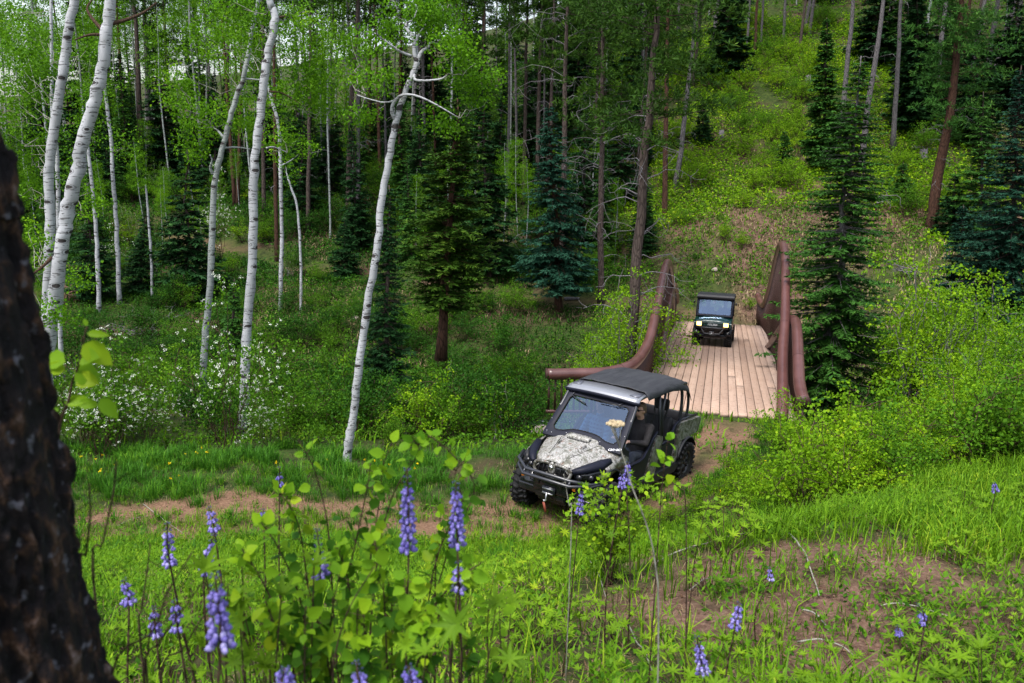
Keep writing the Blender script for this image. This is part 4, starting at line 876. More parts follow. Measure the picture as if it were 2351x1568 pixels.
def conifer(name, label, cat, base, top, hw, needles='spruce_needle', barkm='pine_bark', z0=.06, dens=1., droop=.28, group=None, Y=None, tr=None, upsweep=.0, pw=.85, tw=.30, wood=None, gap=.0, lr=(.72, 1.12)):
    """a spruce or fir: base and top pixels, half width in pixels low down"""
    if Y is None: B = foot(*base)
    else: B = at(base[0], base[1], Y)
    Y = B[1]; T = at(top[0], top[1], Y)-B; H = T[2]; Rm = hw*Y/FPX
    r0 = tr or max(.05, H*.012)
    root = empty(name, B, 0, label, cat, group)
    mb = MB(); t = np.linspace(0, 1, 14); P = np.stack([T[0]*t**1.0, 0*t, H*t], 1); P[1:-1, :2] += rng.normal(0, .006*H, (12, 2)); P[0, 2] = -.4
    rr = r0*(1-t)**.8+.012; rr[0] *= 1.35; mb.tube(P, rr, 9, 0); mb.build('trunk', barkm, root, smooth=True)
    mb = MB(); nb = int(dens*(60+H*15)); ti = np.sort(z0+(1-z0)*rng.random(nb)**1.05*.985); az = rng.random(nb)*6.283
    if gap: k_ = vnoise(np.arange(nb)*.21, az*.8, 4) > -gap; ti, az = ti[k_], az[k_]; nb = len(ti)
    L = Rm*np.minimum(1, (1-ti)**pw*1.25)*rng.uniform(*lr, nb)*np.clip((ti-z0)/.08+.55, .5, 1)+.05
    A = np.stack([T[0]*ti, 0*ti, H*ti], 1); O = np.stack([np.cos(az), np.sin(az), 0*az], 1); Tn = np.stack([-np.sin(az), np.cos(az), 0*az], 1)
    dr = droop*(1.15-ti)-upsweep*ti+rng.normal(0, .06, nb)
    def bp(i, t_): return A[i]+O[i]*(L[i]*t_)[:, None]+np.array([0, 0, 1.])*(L[i]*(-dr[i]*1.6*t_+dr[i]*.9*t_**2))[:, None]
    twigs(mb, A, nrm(O-np.array([0, 0, 1.])*dr[:, None]*.8), L*.85, .012+.008*L, 1)
    nt = np.maximum(5, (L/(.13 if tw > .45 else .085)).astype(int)); i = np.repeat(np.arange(nb), nt*2); m_ = len(i)
    t_ = rng.uniform(.12, 1, m_); sgn = np.where(rng.random(m_) < .5, -1, 1.)
    Q = bp(i, t_); a_ = rng.uniform(.5, 1.15, m_)
    D = nrm(O[i]*np.cos(a_)[:, None]+Tn[i]*(sgn*np.sin(a_))[:, None]+np.array([0, 0, 1.])*(-.28*droop/.28+rng.normal(0, .16, m_))[:, None])
    lt = np.minimum(tw*1.4, tw*(.35+.75*L[i]/max(Rm, .1)))*(1.15-.55*t_)*rng.uniform(.7, 1.2, m_)
    N = nrm(np.array([0, 0, 1.])+rng.normal(0, .3, (m_, 3)))
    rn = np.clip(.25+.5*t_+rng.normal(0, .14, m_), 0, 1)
    wk = 1. if tw > .45 else .55
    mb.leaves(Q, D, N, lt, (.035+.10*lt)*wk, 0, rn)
    for ds, sc_ in ((.35, .55), (-.35, .55), (0, .5)):                # shorter side sprays feather each twig
        S = np.cross(D, N); k_ = rng.random(m_) < .8
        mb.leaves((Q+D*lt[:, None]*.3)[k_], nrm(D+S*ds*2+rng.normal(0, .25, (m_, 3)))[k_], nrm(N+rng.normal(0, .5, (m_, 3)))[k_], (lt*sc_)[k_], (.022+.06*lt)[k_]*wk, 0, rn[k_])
    mb.build('crown', [needles, wood or barkm], root); return root
def pinetree(name, label, cat, poly, w, extra=5., cz=(.45, 1.), needles='pine_needle', barkm='pine_bark', Y=None, spread=1.5, dens=1., dead=14, group=None, tuft=.17, nfol=None, deadlen=1.2, snag=False, sepdead=False):
    """a tall pine: trunk follows the pixels of poly (foot first); extra metres above the last point; cz: fraction of height carrying foliage"""
    B = foot(*poly[0]) if Y is None else at(*poly[0], Y); Y = B[1]
    P = np.array([at(x, y, Y)-B for x, y in poly]); d = nrm(P[-1]-P[-2]); d[:2] *= .5
    if extra: P = np.concatenate([P, [P[-1]+nrm(d)*extra*.5, P[-1]+nrm(d)*extra]])
    P = spline(P, 22); P[0, 2] = -.5; H = P[-1, 2]; r0 = w*Y/FPX/2; hz = P[:, 2]/H
    root = empty(name, B, 0, label, cat, group)
    mb = MB(); P[2:-1, :2] += rng.normal(0, r0*.12, (len(P)-3, 2)); rr = r0*np.clip(1.08-.9*np.clip(hz, 0, 1)**1.3, .08, 1.1); rr[0] *= 1.5; mb.tube(P, rr, 10, 0); mb.build('trunk', barkm, root, smooth=True)
    ax = lambda z: np.stack([np.interp(z, P[:, 2], P[:, 0]), np.interp(z, P[:, 2], P[:, 1]), z], 1)
    dead_mb = None
    if dead:
        mb = MB()
        for z in rng.uniform(.10, max(.2, cz[0]+.1), dead)*H:
            a = rng.random()*6.28; A = ax(np.array([z]))[0]; L = deadlen*rng.uniform(.4, 1.3); E_ = A+np.array([np.cos(a)*L, np.sin(a)*L, rng.uniform(-.35, .25)*L])
            Q = grown_branch(mb, A, E_, .020, .005, 0, .16, 8, .22)
            for k in range(4): i_ = rng.integers(3, 8); grown_branch(mb, Q[i_], Q[i_]+rvec(1)[0]*L*.34+(0, 0, -.12*L), .008, .003, 0, -.1, 4)
            if sepdead: mb.build('dead_branch', 'dead_wood', root); mb = MB()
        if not sepdead: dead_mb = mb
    if snag: return root
    mb = MB(); nb = int(dens*(cz[1]-cz[0])*H*7)+6; tz = cz[0]+(cz[1]-cz[0])*rng.random(nb)**.85; az = rng.random(nb)*6.283
    u = (tz-cz[0])/(cz[1]-cz[0]); L = spread*(np.sin(np.clip(u*.9+.18, 0, 1)*np.pi)**.7)*rng.uniform(.45, 1.15, nb)+.15
    A = ax(tz*H); O = np.stack([np.cos(az), np.sin(az), rng.uniform(-.25, .45, nb)], 1)
    twigs(mb, A, nrm(O), L, .02, 1)
    nt = np.maximum(4, (L*8*dens).astype(int)); i = np.repeat(np.arange(nb), nt); m_ = len(i)
    t_ = rng.uniform(.25, 1.05, m_); C = A[i]+O[i]*(L[i]*t_)[:, None]+rng.normal(0, .16, (m_, 3))*L[i][:, None]**.5*np.array([1, 1, .5])
    k = 9; Cn = np.repeat(C, k, 0); D = nrm(rvec(m_*k)+np.repeat(nrm(O[i]), k, 0)*.5+np.array([0, 0, .35]))
    mb.leaves(Cn, D, rvec(m_*k), tuft*rng.uniform(.7, 1.25, m_*k), tuft*.085, 0, np.clip(np.repeat(rng.normal(.5, .2, m_), k)+rng.normal(0, .1, m_*k), 0, 1), kind='d')
    if dead_mb is not None:
        for a_ in range(len(dead_mb.qm)): dead_mb.qm[a_] = dead_mb.qm[a_]*0+2
        o_ = mb.n; mb.v += dead_mb.v; mb.q += [q+o_ for q in dead_mb.q]; mb.qm += dead_mb.qm; mb.qr += dead_mb.qr; mb.n += dead_mb.n
    mb.build('crown', [needles, barkm, 'dead_wood'], root); return root
def aspen(name, label, poly, w, ells, nleaf=22, nc=60, leaf=.055, Y=None, extra=4., limbs=(), barkm='aspen_bark', group=None, lm='aspen_leaf', taper=.55, rad=.30, kind='d'):
    """trunk along pixels (foot first); ells: crown lobes (px, py, rx, ry, depth offset in m) ; limbs: pixel polylines with start width"""
    B = foot(*poly[0]) if Y is None else at(*poly[0], Y)
    if Y is not None: B[2] = g1(B[0], B[1])
    Y = B[1]
    P = np.array([B-B]+[at(x, y, Y)-B for x, y in poly[1:]])
    if extra: d = nrm(P[-1]-P[-2]); P = np.concatenate([P, [P[-1]+d*extra*.5, P[-1]+(d+np.array([0, 0, .4]))*extra*.8]])
    P = spline(P, max(28, len(P)*4)); P[0, 2] -= .3; H = P[-1, 2]; r0 = w*Y/FPX/2
    root = empty(name, B, 0, label, 'tree', group)
    hz = np.linspace(0, 1, len(P)); rr = r0*(1-taper*hz); rr[0] *= 1.25
    if extra: rr[-7:] *= np.linspace(1, .2, 7)
    mb = MB(); P[1:-1] += rng.normal(0, r0*.10, (len(P)-2, 3)); mb.tube(P, rr*(1+.05*rng.normal(size=len(P))), 14, 0)
    mb.build('trunk', barkm, root, smooth=True)
    tips = []
    for lb in limbs:
        q = np.array([at(x, y, Y+dy)-B for (x, y), dy in zip(lb[1], np.linspace(0, lb[2] if len(lb) > 2 else 0, len(lb[1])))])
        q = spline(q, 16); ml = MB(); ml.tube(q, np.linspace(lb[0], lb[0]*.25, 16)*Y/FPX/2, 8, 0); ml.build('limb', barkm if len(lb) < 4 else lb[3], root, smooth=True)
        for k in (6, 9, 12, 15): tips.append(q[k])
    mb = MB(); C = []
    for (x, y, rx, ry, dz) in ells:
        c = at(x, y, Y+dz)-B; k = Y/FPX; n = max(8, int(nc*6.5*rx*ry*k*k))
        C.append(in_ell(c, (rx*k*1.1, min(rx*k*1.1, 1.6), ry*k*1.1), n))
    C = np.concatenate(C)
    src = np.concatenate([P[int(len(P)*.35):], np.array(tips)] if tips else [P[int(len(P)*.35):]])
    for c in C[rng.random(len(C)) < .07]:                        # fine branches reach from trunk or limb to the clumps
        d_ = np.linalg.norm(src-c, axis=1); s0 = src[np.argmin(d_+.25*np.abs(src[:, 2]-c[2]+.5))]
        if np.linalg.norm(s0-c) < 3: grown_branch(mb, s0, c, .007, .003, 1, -.12, 7, .5)
    leaf_cloud(mb, C, rad*rng.uniform(.6, 1.2, len(C)), nleaf, leaf, kind=kind)
    mb.build('crown', [lm, 'pale_twig'], root); return root
# ------------------------------------------------------------------ shrubs
def make_shrub(h, rw, nst, leafm, leaf, ncl, nl, twigm='twig', blossom=0, spreadp=1., rad=.16, stemr=.010):
    root = empty('shrub', (0, 0, 0)); mb = MB(); tips = []
    for k in range(nst):
        a = rng.random()*6.28; u = rng.random()**.6; hh = h*rng.uniform(.65, 1.02)*(1-.25*u); top = np.array([np.cos(a)*rw*u, np.sin(a)*rw*u, hh]); b0 = np.array([np.cos(a)*.12*rw, np.sin(a)*.12*rw, -.08])
        q = np.stack([b0, b0*.6+top*.4+(-.06*np.cos(a)*rw, -.06*np.sin(a)*rw, .06*h), top]); q = spline(q, 9)+np.concatenate([[[0, 0, 0]], rng.normal(0, .018*h, (8, 3))]); mb.tube(q, np.linspace(stemr*(.7+.5*rng.random()), .003, 9), 5, 0, cap=False)
        for j in range(3): i_ = rng.integers(4, 9); e_ = q[i_]+rvec(1, .5)[0]*rw*.35; grown_branch(mb, q[i_], e_, .005, .002, 0, .0, 4); tips.append(e_)
        tips += [q[5], q[6], q[7], q[8]]
    mb.build('stem', twigm, root); tips = np.array(tips)
    C = tips[rng.integers(0, len(tips), ncl)]+rng.normal(0, .09*rw, (ncl, 3)); C[:, 2] = np.clip(C[:, 2], .12*h, None)
    mb = MB(); leaf_cloud(mb, C, rad*rng.uniform(.5, 1.2, ncl), nl, leaf, asp=.75, up=.6); mb.build('foliage', leafm, root)
    if blossom:
        Cb = C[rng.integers(0, ncl, blossom)]+rvec(blossom)*rad*.8; mb = MB(); leaf_cloud(mb, Cb, .030, 12, .017, asp=1., up=.8); mb.build('blossom', 'blossom', root)
    return root
SH = {
 'yellow': [make_shrub(1.25, .75, 16, 'bright_leaf', .042, 150, 17, rad=.13) for _ in range(3)],
 'green': [make_shrub(1.5, 1.0, 14, 'shrub_leaf', .050, 190, 16, rad=.17) for _ in range(3)],
 'deep': [make_shrub(1.7, 1.1, 12, 'deep_leaf', .055, 180, 16, rad=.2) for _ in range(2)],
 'tall': [make_shrub(3.2, 1.1, 16, 'shrub_leaf', .048, 300, 15, 'pale_twig', rad=.2, stemr=.016) for _ in range(2)],
 'willow': [make_shrub(3.4, .9, 18, 'bright_leaf', .045, 300, 15, 'grey_bark', rad=.17, stemr=.014) for _ in range(2)],
 'blossom': [make_shrub(1.9, 1.0, 12, 'shrub_leaf', .042, 170, 14, 'twig', 170, rad=.17) for _ in range(2)],
 'sapling': [make_shrub(1.5, .45, 3, 'aspen_leaf', .05, 36, 10, 'pale_twig', rad=.12, stemr=.008) for _ in range(2)],
 'low': [make_shrub(.6, .5, 10, 'shrub_leaf', .04, 90, 12, rad=.11, stemr=.006), make_shrub(.55, .5, 9, 'deep_leaf', .04, 80, 12, rad=.11, stemr=.006)],
}
used_sh = set()
SNAME = {'yellow': 'bright_shrub', 'green': 'shrub', 'deep': 'dark_shrub', 'tall': 'tall_shrub', 'willow': 'willow_shrub', 'blossom': 'flowering_shrub', 'sapling': 'sapling', 'low': 'low_shrub'}
def shrub(kind, P, s_=1., label=None, group=None, sz=None, cat='shrub'):
    v = SH[kind][rng.integers(len(SH[kind]))]
    if v.name in used_sh: o = copy_tree(v)
    else: o = v; used_sh.add(v.name)
    nm = o.name if o is v else None; o.name = SNAME[kind]
    if nm: used_sh.discard(nm); used_sh.add(o.name)
    o.location = P; o.rotation_euler = (0, 0, rng.random()*6.28); o.scale = (s_, s_, s_*(sz or 1)); tag(o, label, cat, group); return o
# ================================================================== hand-placed trees (pixels of the photograph, foot first)
aspen('aspen', 'thick white aspen leaning right at far left, nearest of its clump, with dark eye scars',
      [(104, 990), (105, 880), (112, 772), (127, 678), (147, 546), (157, 472), (175, 402), (189, 332), (206, 262), (224, 210), (238, 140), (245, 70), (254, 0)], 35,
      [(60, 560, 55, 70, .8), (215, 470, 35, 40, 1.5), (120, 720, 50, 40, -.6), (180, 640, 30, 40, .5)], Y=15.2, nc=26, taper=.4,
      limbs=[(10, [(243, 75), (218, 50), (200, 20), (215, -5)], .3, 'twig'), (10, [(250, 55), (290, 45), (330, 28), (360, 5)], .3, 'twig'), (8, [(236, 80), (205, 80), (170, 92)], -.4, 'twig'), (9, [(120, 590), (100, 610), (75, 630), (55, 650)], -.3, 'twig')])
aspen('aspen', 'white aspen just left of the thick leaning one, trunk half hidden behind leaves',
      [(102, 960), (106, 800), (108, 700), (113, 600), (115, 525), (112, 420), (115, 367), (130, 262), (143, 175), (154, 87), (171, 0)], 26,
      [(45, 260, 75, 90, .5), (60, 420, 60, 70, .6), (70, 120, 70, 70, .8), (210, 130, 30, 40, 1), (205, 260, 32, 50, 1), (30, 640, 50, 50, .5)], Y=17.3, nc=34, taper=.35)
aspen('aspen', 'slim pale aspen tucked behind the two thick white trunks at far left', [(138, 900), (135, 560), (131, 367), (120, 250), (118, 120)], 11, [(100, 160, 60, 70, .5), (20, 60, 60, 60, 1)], Y=20, nc=24, leaf=.055)
aspen('aspen', 'thin pale aspen trunk second left of the dark spruce, shortest of the left pair', [(227, 719), (225, 622), (219, 509), (206, 378), (196, 300)], 10.5, [(190, 320, 40, 50, 0), (160, 400, 40, 50, 0)], nc=4, leaf=.09, rad=.45, extra=1)
aspen('aspen', 'thin white aspen rising left of the dark spruce, right of its shorter neighbour', [(275, 700), (270, 584), (268, 525), (259, 402), (254, 315), (241, 210), (238, 150)], 11, [(240, 200, 40, 60, 0), (290, 330, 40, 40, 0), (205, 440, 30, 40, 0)], nc=4, leaf=.09, rad=.45, extra=1)
aspen('aspen', 'thin crooked bare aspen stem directly left of the dark spruce', [(350, 690), (347, 584), (341, 509), (338, 465), (336, 440)], 6.5, [(330, 420, 20, 20, 0)], nc=3, leaf=.08, extra=.6, rad=.3)
aspen('aspen', 'grey white leaning aspen with crooked side limbs, left of the tall straight aspen',
      [(467, 978), (465, 884), (470, 772), (483, 659), (486, 546), (493, 420), (504, 367), (521, 297), (542, 227), (560, 175), (574, 98)], 17,
      [(470, 270, 60, 50, .3), (440, 330, 40, 35, .3), (510, 90, 70, 60, .5), (560, 250, 40, 50, .8), (410, 200, 40, 60, .6)], Y=20, nc=26, leaf=.06, barkm='far_aspen_bark',
      limbs=[(8, [(489, 400), (483, 385), (487, 368), (482, 355)], -.2), (7, [(513, 315), (500, 300), (488, 292)], .2), (6, [(510, 340), (540, 338), (575, 342)], .3), (6, [(556, 180), (580, 182), (608, 184)], .1)])
aspen('aspen', 'tall straight white aspen with a kinked top, right of the leaning grey white one',
      [(558, 1071), (562, 884), (566, 772), (577, 640), (581, 546), (585, 385), (595, 280), (609, 175), (620, 105), (632, 45), (622, 12), (618, -5)], 23,
      [(690, 90, 70, 70, .4), (680, 200, 60, 60, .6), (650, 330, 45, 40, .8), (560, 60, 45, 60, .9), (740, 210, 45, 60, 1), (540, 20, 60, 40, 1)], Y=17.6, nc=30, taper=.42,
      limbs=[(7, [(634, 40), (650, 38), (665, 30)], .2, 'twig'), (5, [(612, 340), (630, 338), (660, 350)], .4), (5, [(618, 210), (650, 215), (700, 245)], .3, 'twig')])
aspen('aspen', 'thin white aspen standing on the far bank right of the tall straight aspen', [(643, 712), (645, 622), (647, 546), (644, 402), (640, 297), (620, 215)], 10.5, [(640, 250, 50, 50, 0), (700, 330, 40, 40, 0)], nc=4, leaf=.09, rad=.4, extra=1,
      limbs=[(4, [(645, 380), (665, 370), (685, 355)], .3)])
aspen('aspen', 'slimmest crooked white aspen on the far bank, ending in a bent tip', [(691, 723), (691, 622), (688, 546), (682, 472), (668, 430), (662, 410)], 6.5, [(670, 400, 30, 25, 0)], nc=4, leaf=.08, rad=.35, extra=.5)
aspen('aspen', 'white aspen with looping limbs and a broad leafy crown in the middle of the view',
      [(795, 1062), (803, 1000), (812, 950), (822, 850), (838, 740), (852, 650), (864, 585), (874, 487), (885, 405), (900, 330), (911, 270), (930, 210), (949, 169), (958, 142)], 21,
      [(1010, 60, 60, 50, .2), (960, 25, 80, 40, .4), (880, 80, 45, 40, .2), (860, 175, 60, 32, -.2), (1065, 165, 60, 35, .2), (1090, 225, 45, 30, .2), (1020, 275, 50, 26, .1), (1040, 110, 50, 40, -.5), (830, 265, 45, 22, .2), (1120, 180, 30, 25, 0), (820, 120, 40, 40, 1)], Y=14.6, nc=44, nleaf=24, leaf=.052, extra=0, taper=.45, rad=.27,
      limbs=[(11, [(958, 142), (952, 127), (949, 86), (934, 67), (934, 52), (949, 45), (960, 15)], .1), (10, [(958, 142), (967, 120), (982, 109), (994, 97), (1046, 116)], .3), (7, [(945, 129), (915, 116), (889, 97), (859, 75)], -.3), (8, [(950, 170), (956, 184), (1009, 182), (1031, 169)], -.3),
             (10, [(909, 277), (900, 259), (902, 240), (913, 225), (930, 217), (960, 221), (1001, 240), (1046, 266)], -.3), (5, [(930, 217), (890, 235), (850, 228), (820, 218)], .4), (9, [(958, 142), (957, 120), (957, 90), (975, 60), (1000, 30)], .4)])
# conifers
conifer('spruce_tree', 'dark green spruce standing alone on the far bank between the left aspens', 'tree', (430, 690), (430, 318), 82, 'spruce_needle', dens=1.5, tw=.5, z0=.02, gap=.35)
conifer('spruce_tree', 'small dark spruce crowding the left foot of the lone dark spruce', 'tree', (320, 672), (335, 500), 48, 'spruce_needle', dens=1.4, tw=.4, z0=.02)
conifer('spruce_tree', 'dark spruce behind the two thin aspens at left', 'tree', (215, 690), (200, 430), 60, 'spruce_needle', dens=1.2, tw=.45)
conifer('fir_tree', 'narrow dark fir right behind the white aspen with looping limbs', 'tree', (885, 960), (893, 425), 62, 'spruce_needle', dens=2.6, Y=21, tw=.26, z0=.02)
conifer('pine_tree', 'broad dark pine with a red brown trunk between the middle aspen and the blue spruce', 'tree', (1012, 800), (1050, 225), 100, 'pine_needle', 'red_bark', z0=.16, dens=2.3, Y=27, tw=.36, tr=.16, pw=.42, droop=.08, gap=.45)
conifer('spruce_tree', 'dark spruce half hidden behind the broad dark pine', 'tree', (1125, 640), (1105, 190), 75, 'spruce_needle', dens=1.4, tw=.5)
conifer('spruce_tree', 'blue green spruce with layered drooping branches in the middle of the forest', 'tree', (1284, 716), (1262, 235), 84, 'blue_needle', 'red_bark', z0=.12, dens=2.6, tw=.42, tr=.18, droop=.34, pw=.7, gap=.45)
conifer('fir_tree', 'tall airy green fir with spreading branches right of the bridge', 'tree', (1890, 985), (1977, 128), 150, 'fir_needle', 'grey_bark', z0=.03, dens=2.9, Y=25, tw=.34, droop=.26, pw=.68, tr=.13, upsweep=.10, gap=.78, lr=(.6, 1.15))
conifer('fir_tree', 'narrow dark fir on the slope up behind the airy fir', 'tree', (1893, 398), (1898, 40), 46, 'fir_needle', dens=1.5, tw=.6)
conifer('spruce_tree', 'dark spruce at the top of the open slope with a bough reaching right', 'tree', (1668, 178), (1675, -60), 52, 'spruce_needle', dens=1.3, tw=.8)
conifer('spruce_tree', 'dark spruce among grey trunks on the upper right slope', 'tree', (2110, 305), (2105, -60), 62, 'spruce_needle', dens=1.4, tw=.8)
conifer('spruce_tree', 'big blue green spruce at the right edge of the view', 'tree', (2312, 745), (2345, 150), 128, 'blue_needle', dens=3.2, Y=27, tw=.32, z0=.0, pw=.95)
conifer('spruce_tree', 'small blue green spruce in front of the big one at the right edge', 'tree', (2205, 720), (2212, 470), 62, 'blue_needle', dens=2.4, Y=29, tw=.28, z0=.0, droop=.15)
conifer('fir_tree', 'tiny young fir on the middle of the open slope', 'tree', (1802, 392), (1802, 300), 22, 'fir_needle', dens=1.6, tw=.4, z0=0)
conifer('fir_tree', 'tiny dark fir left of the bright bush on the open slope', 'tree', (1615, 330), (1612, 232), 22, 'spruce_needle', dens=1.6, tw=.4, z0=0)
conifer('fir_tree', 'young fir between the leaning grey white aspen and tall straight aspen', 'tree', (535, 800), (538, 640), 26, 'fir_needle', dens=.9, Y=24, tw=.25, z0=0)
for lb, b_, t_, hw_, nd in (('dark spruce behind the top of the leaning red brown pine', (2238, 335), (2246, 20), 72, 'spruce_needle'), ('dark spruce between the straight grey trunk and the red brown pine', (2172, 262), (2176, -60), 60, 'spruce_needle'), ('dark spruce above the big blue green spruce at the right edge', (2322, 262), (2335, -60), 78, 'spruce_needle'),
    ('dark fir left of the big blue green spruce at the right edge', (2250, 560), (2258, 210), 74, 'fir_needle'), ('dark spruce at the top right of the open slope', (2010, 150), (2014, -90), 60, 'spruce_needle'), ('small dark spruce at the foot of the red brown pine', (2190, 545), (2192, 400), 46, 'spruce_needle'), ('young spruce among the bushes on the right slope', (2070, 470), (2074, 372), 30, 'fir_needle'),
    ('dark spruce left of the pine with curled dead branches', (1340, 560), (1345, 200), 62, 'spruce_needle'), ('dark spruce right of the pine with curled dead branches', (1425, 470), (1428, 170), 60, 'spruce_needle'), ('dark fir behind the right side of the middle aspen crown', (1090, 470), (1094, 110), 66, 'fir_needle'), ('dark spruce filling the gap left of the broad dark pine', (960, 540), (965, 230), 56, 'spruce_needle'),
    ('dark spruce behind the aspen with the kinked top', (690, 520), (694, 260), 52, 'spruce_needle'), ('dark spruce in the forest right of the slimmest aspen', (760, 470), (762, 190), 56, 'spruce_needle'), ('young dark spruce on the far bank left of the middle aspen', (790, 640), (792, 500), 40, 'spruce_needle')):
    conifer('spruce_tree', lb, 'tree', b_, t_, hw_, nd, dens=1.5, tw=.6 if b_[1] < 400 else .45, z0=.04, gap=.6, lr=(.6, 1.15))
T = 'tree'
pinetree('pine_tree', 'dark pine behind the left bridge rail with long bare grey lower branches', T, [(1441, 868), (1456, 700), (1466, 555), (1481, 337), (1492, 262), (1503, 112), (1511, 0)], 26, Y=24.5, extra=3, cz=(.50, 1.05), spread=2.3, dens=1.5, dead=24, deadlen=1.5, tuft=.20, sepdead=True)
pinetree('pine_tree', 'dark pine with curled dead branches right of the blue green spruce', T, [(1380, 700), (1380, 525), (1383, 250), (1383, 0)], 14, extra=4, cz=(.40, 1.), spread=1.9, dens=1.3, dead=22, deadlen=2.4, tuft=.24, sepdead=True)
pinetree('pine_tree', 'brown pine trunk rising out of the top of the blue green spruce', T, [(1290, 660), (1297, 244), (1303, 0)], 15, extra=4, cz=(.72, 1.), spread=1.8, dead=30, deadlen=2.4, tuft=.24, sepdead=True)
pinetree('pine_tree', 'orange barked pine trunk just right of the dark branchy pine', T, [(1524, 500), (1526, 468), (1533, 19)], 12, extra=5, cz=(.55, 1.), barkm='red_bark', spread=1.8, dead=8, tuft=.24)
pinetree('pine_tree', 'thin grey pine leaning right at the left edge of the open slope', T, [(1550, 430), (1567, 307), (1601, 0)], 11, extra=5, cz=(.6, 1.), barkm='grey_bark', spread=2.2, dens=1.3, dead=10, tuft=.24)
pinetree('pine_tree', 'leaning pine with red brown trunk and drooping boughs at right', T, [(2137, 525), (2150, 430), (2182, 247), (2208, 0)], 22, extra=4, cz=(.30, 1.), barkm='red_bark', spread=2.3, dens=1.5, dead=12, tuft=.24, needles='fir_needle')
RG = 'bare grey pine trunks on the upper right slope'
for k, (a, wd, bk, lb) in enumerate((
    ([(1932, 296), (1959, 0)], 11, 'grey_bark', 'grey pine trunk on the right slope, behind the airy fir to its left'),
    ([(1981, 400), (1981, 337), (2026, 19)], 13, 'grey_bark', 'leaning grey pine trunk on the right slope behind the tip of the airy fir'),
    ([(2050, 345), (2067, 22)], 10.5, 'grey_bark', 'straight grey pine trunk alone in the gap right of the airy fir tip'),
    ([(2094, 296), (2137, 0)], 7.5, 'far_aspen_bark', 'slender pale trunk leaning right, between straight grey pine and red brown pine'),
    ([(2140, 296), (2170, 15)], 12, 'grey_bark', 'grey pine trunk just left of the leaning red brown pine'),
    ([(2268, 160), (2290, 0)], 11, 'grey_bark', 'grey pine trunk at upper right, left of the leaning pale pair'),
    ([(2280, 190), (2328, 0)], 14, 'grey_bark', 'stout grey trunk leaning right at the upper right corner'),
    ([(2112, 240), (2130, 60)], 8, 'red_bark', 'short reddish trunk in the shade behind the pale slender trunk'),
    ([(2210, 150), (2228, 0)], 8, 'red_bark', 'reddish trunk close right of the leaning red brown pine top'),
    ([(2330, 120), (2345, 0)], 10, 'grey_bark', 'grey trunk nearest the upper right corner'),
    ([(1715, 112), (1722, 0)], 5, 'grey_bark', 'thin grey trunk right of the dark spruce at the slope top'),
    ([(1733, 127), (1738, 0)], 6, 'red_bark', 'reddish trunk third from the dark spruce at the slope top'),
    ([(1747, 110), (1753, 0)], 5, 'grey_bark', 'grey trunk close behind the reddish one at the slope top'),
    ([(1799, 100), (1803, 0)], 6, 'grey_bark', 'broken grey trunk in the middle of the slope top'),
    ([(1835, 118), (1850, 0)], 6, 'pine_bark', 'thin dark leaning trunk left of the pale cluster at the slope top'),
    ([(1845, 82), (1860, 0)], 7, 'grey_bark', 'left trunk of the close pair at the slope top'),
    ([(1857, 80), (1868, 0)], 7, 'grey_bark', 'right trunk of the close pair at the slope top'),
    ([(1635, 110), (1650, 0)], 8, 'grey_bark', 'grey trunk left of the dark spruce at the slope top'),
    ([(1590, 200), (1612, 0)], 7, 'pine_bark', 'dark trunk among pine boughs left of the slope top'))):
    pinetree('pine_tree', lb, T, a, wd, extra=7, cz=(.75 if k < 10 else .7, 1.), barkm=bk, spread=2.2, dead=5 if k < 10 else 2, group=RG, tuft=.3, dens=.8)
LG = 'dark straight pine trunks in the left forest'
for k, (a, wd, bk, lb) in enumerate((
    ([(326, 417), (318, 200), (308, 0)], 12.5, 'pine_bark', 'left of two tall dark pine trunks above the lone dark spruce'),
    ([(343, 375), (338, 180), (331, 0)], 12.5, 'grey_bark', 'right of two tall dark pine trunks above the lone dark spruce'),
    ([(389, 297), (375, 0)], 8, 'pine_bark', 'thin dark trunk right of the tall dark pair at left'),
    ([(290, 385), (270, 52), (268, 0)], 8, 'red_bark', 'thin reddish trunk left of the tall dark pair'),
    ([(526, 434), (524, 200), (520, 0)], 8, 'pine_bark', 'dark trunk just right of the leaning grey white aspen'),
    ([(545, 480), (552, 250), (556, 0)], 8, 'red_bark', 'brown trunk between the leaning aspen and the tall straight aspen'),
    ([(606, 530), (604, 300), (603, 0)], 9, 'pine_bark', 'brown trunk close behind the right side of the tall straight aspen'),
    ([(636, 603), (632, 400), (628, 0)], 9, 'red_bark', 'reddish trunk close left of the thin white far bank aspen'),
    ([(707, 536), (711, 227), (714, 0)], 9, 'pine_bark', 'dark trunk right of the slimmest crooked aspen'),
    ([(799, 525), (806, 262), (823, 0)], 12, 'pine_bark', 'leaning dark pine trunk left of the middle aspen crown'),
    ([(845, 400), (850, 0)], 9, 'red_bark', 'orange brown trunk behind the middle aspen crown'),
    ([(1202, 470), (1207, 200), (1212, 0)], 9, 'pine_bark', 'thin dark trunk left of the blue green spruce'),
    ([(1188, 420), (1180, 0)], 6, 'grey_bark', 'thin grey trunk between broad dark pine and blue green spruce'),
    ([(750, 480), (764, 0)], 7, 'grey_bark', 'grey trunk midway between the tall aspen and middle aspen'))):
    pinetree('pine_tree', lb, T, a, wd, extra=7, cz=(.62, 1.), barkm=bk, spread=2.0, dead=9, group=LG, tuft=.28, dens=.9)
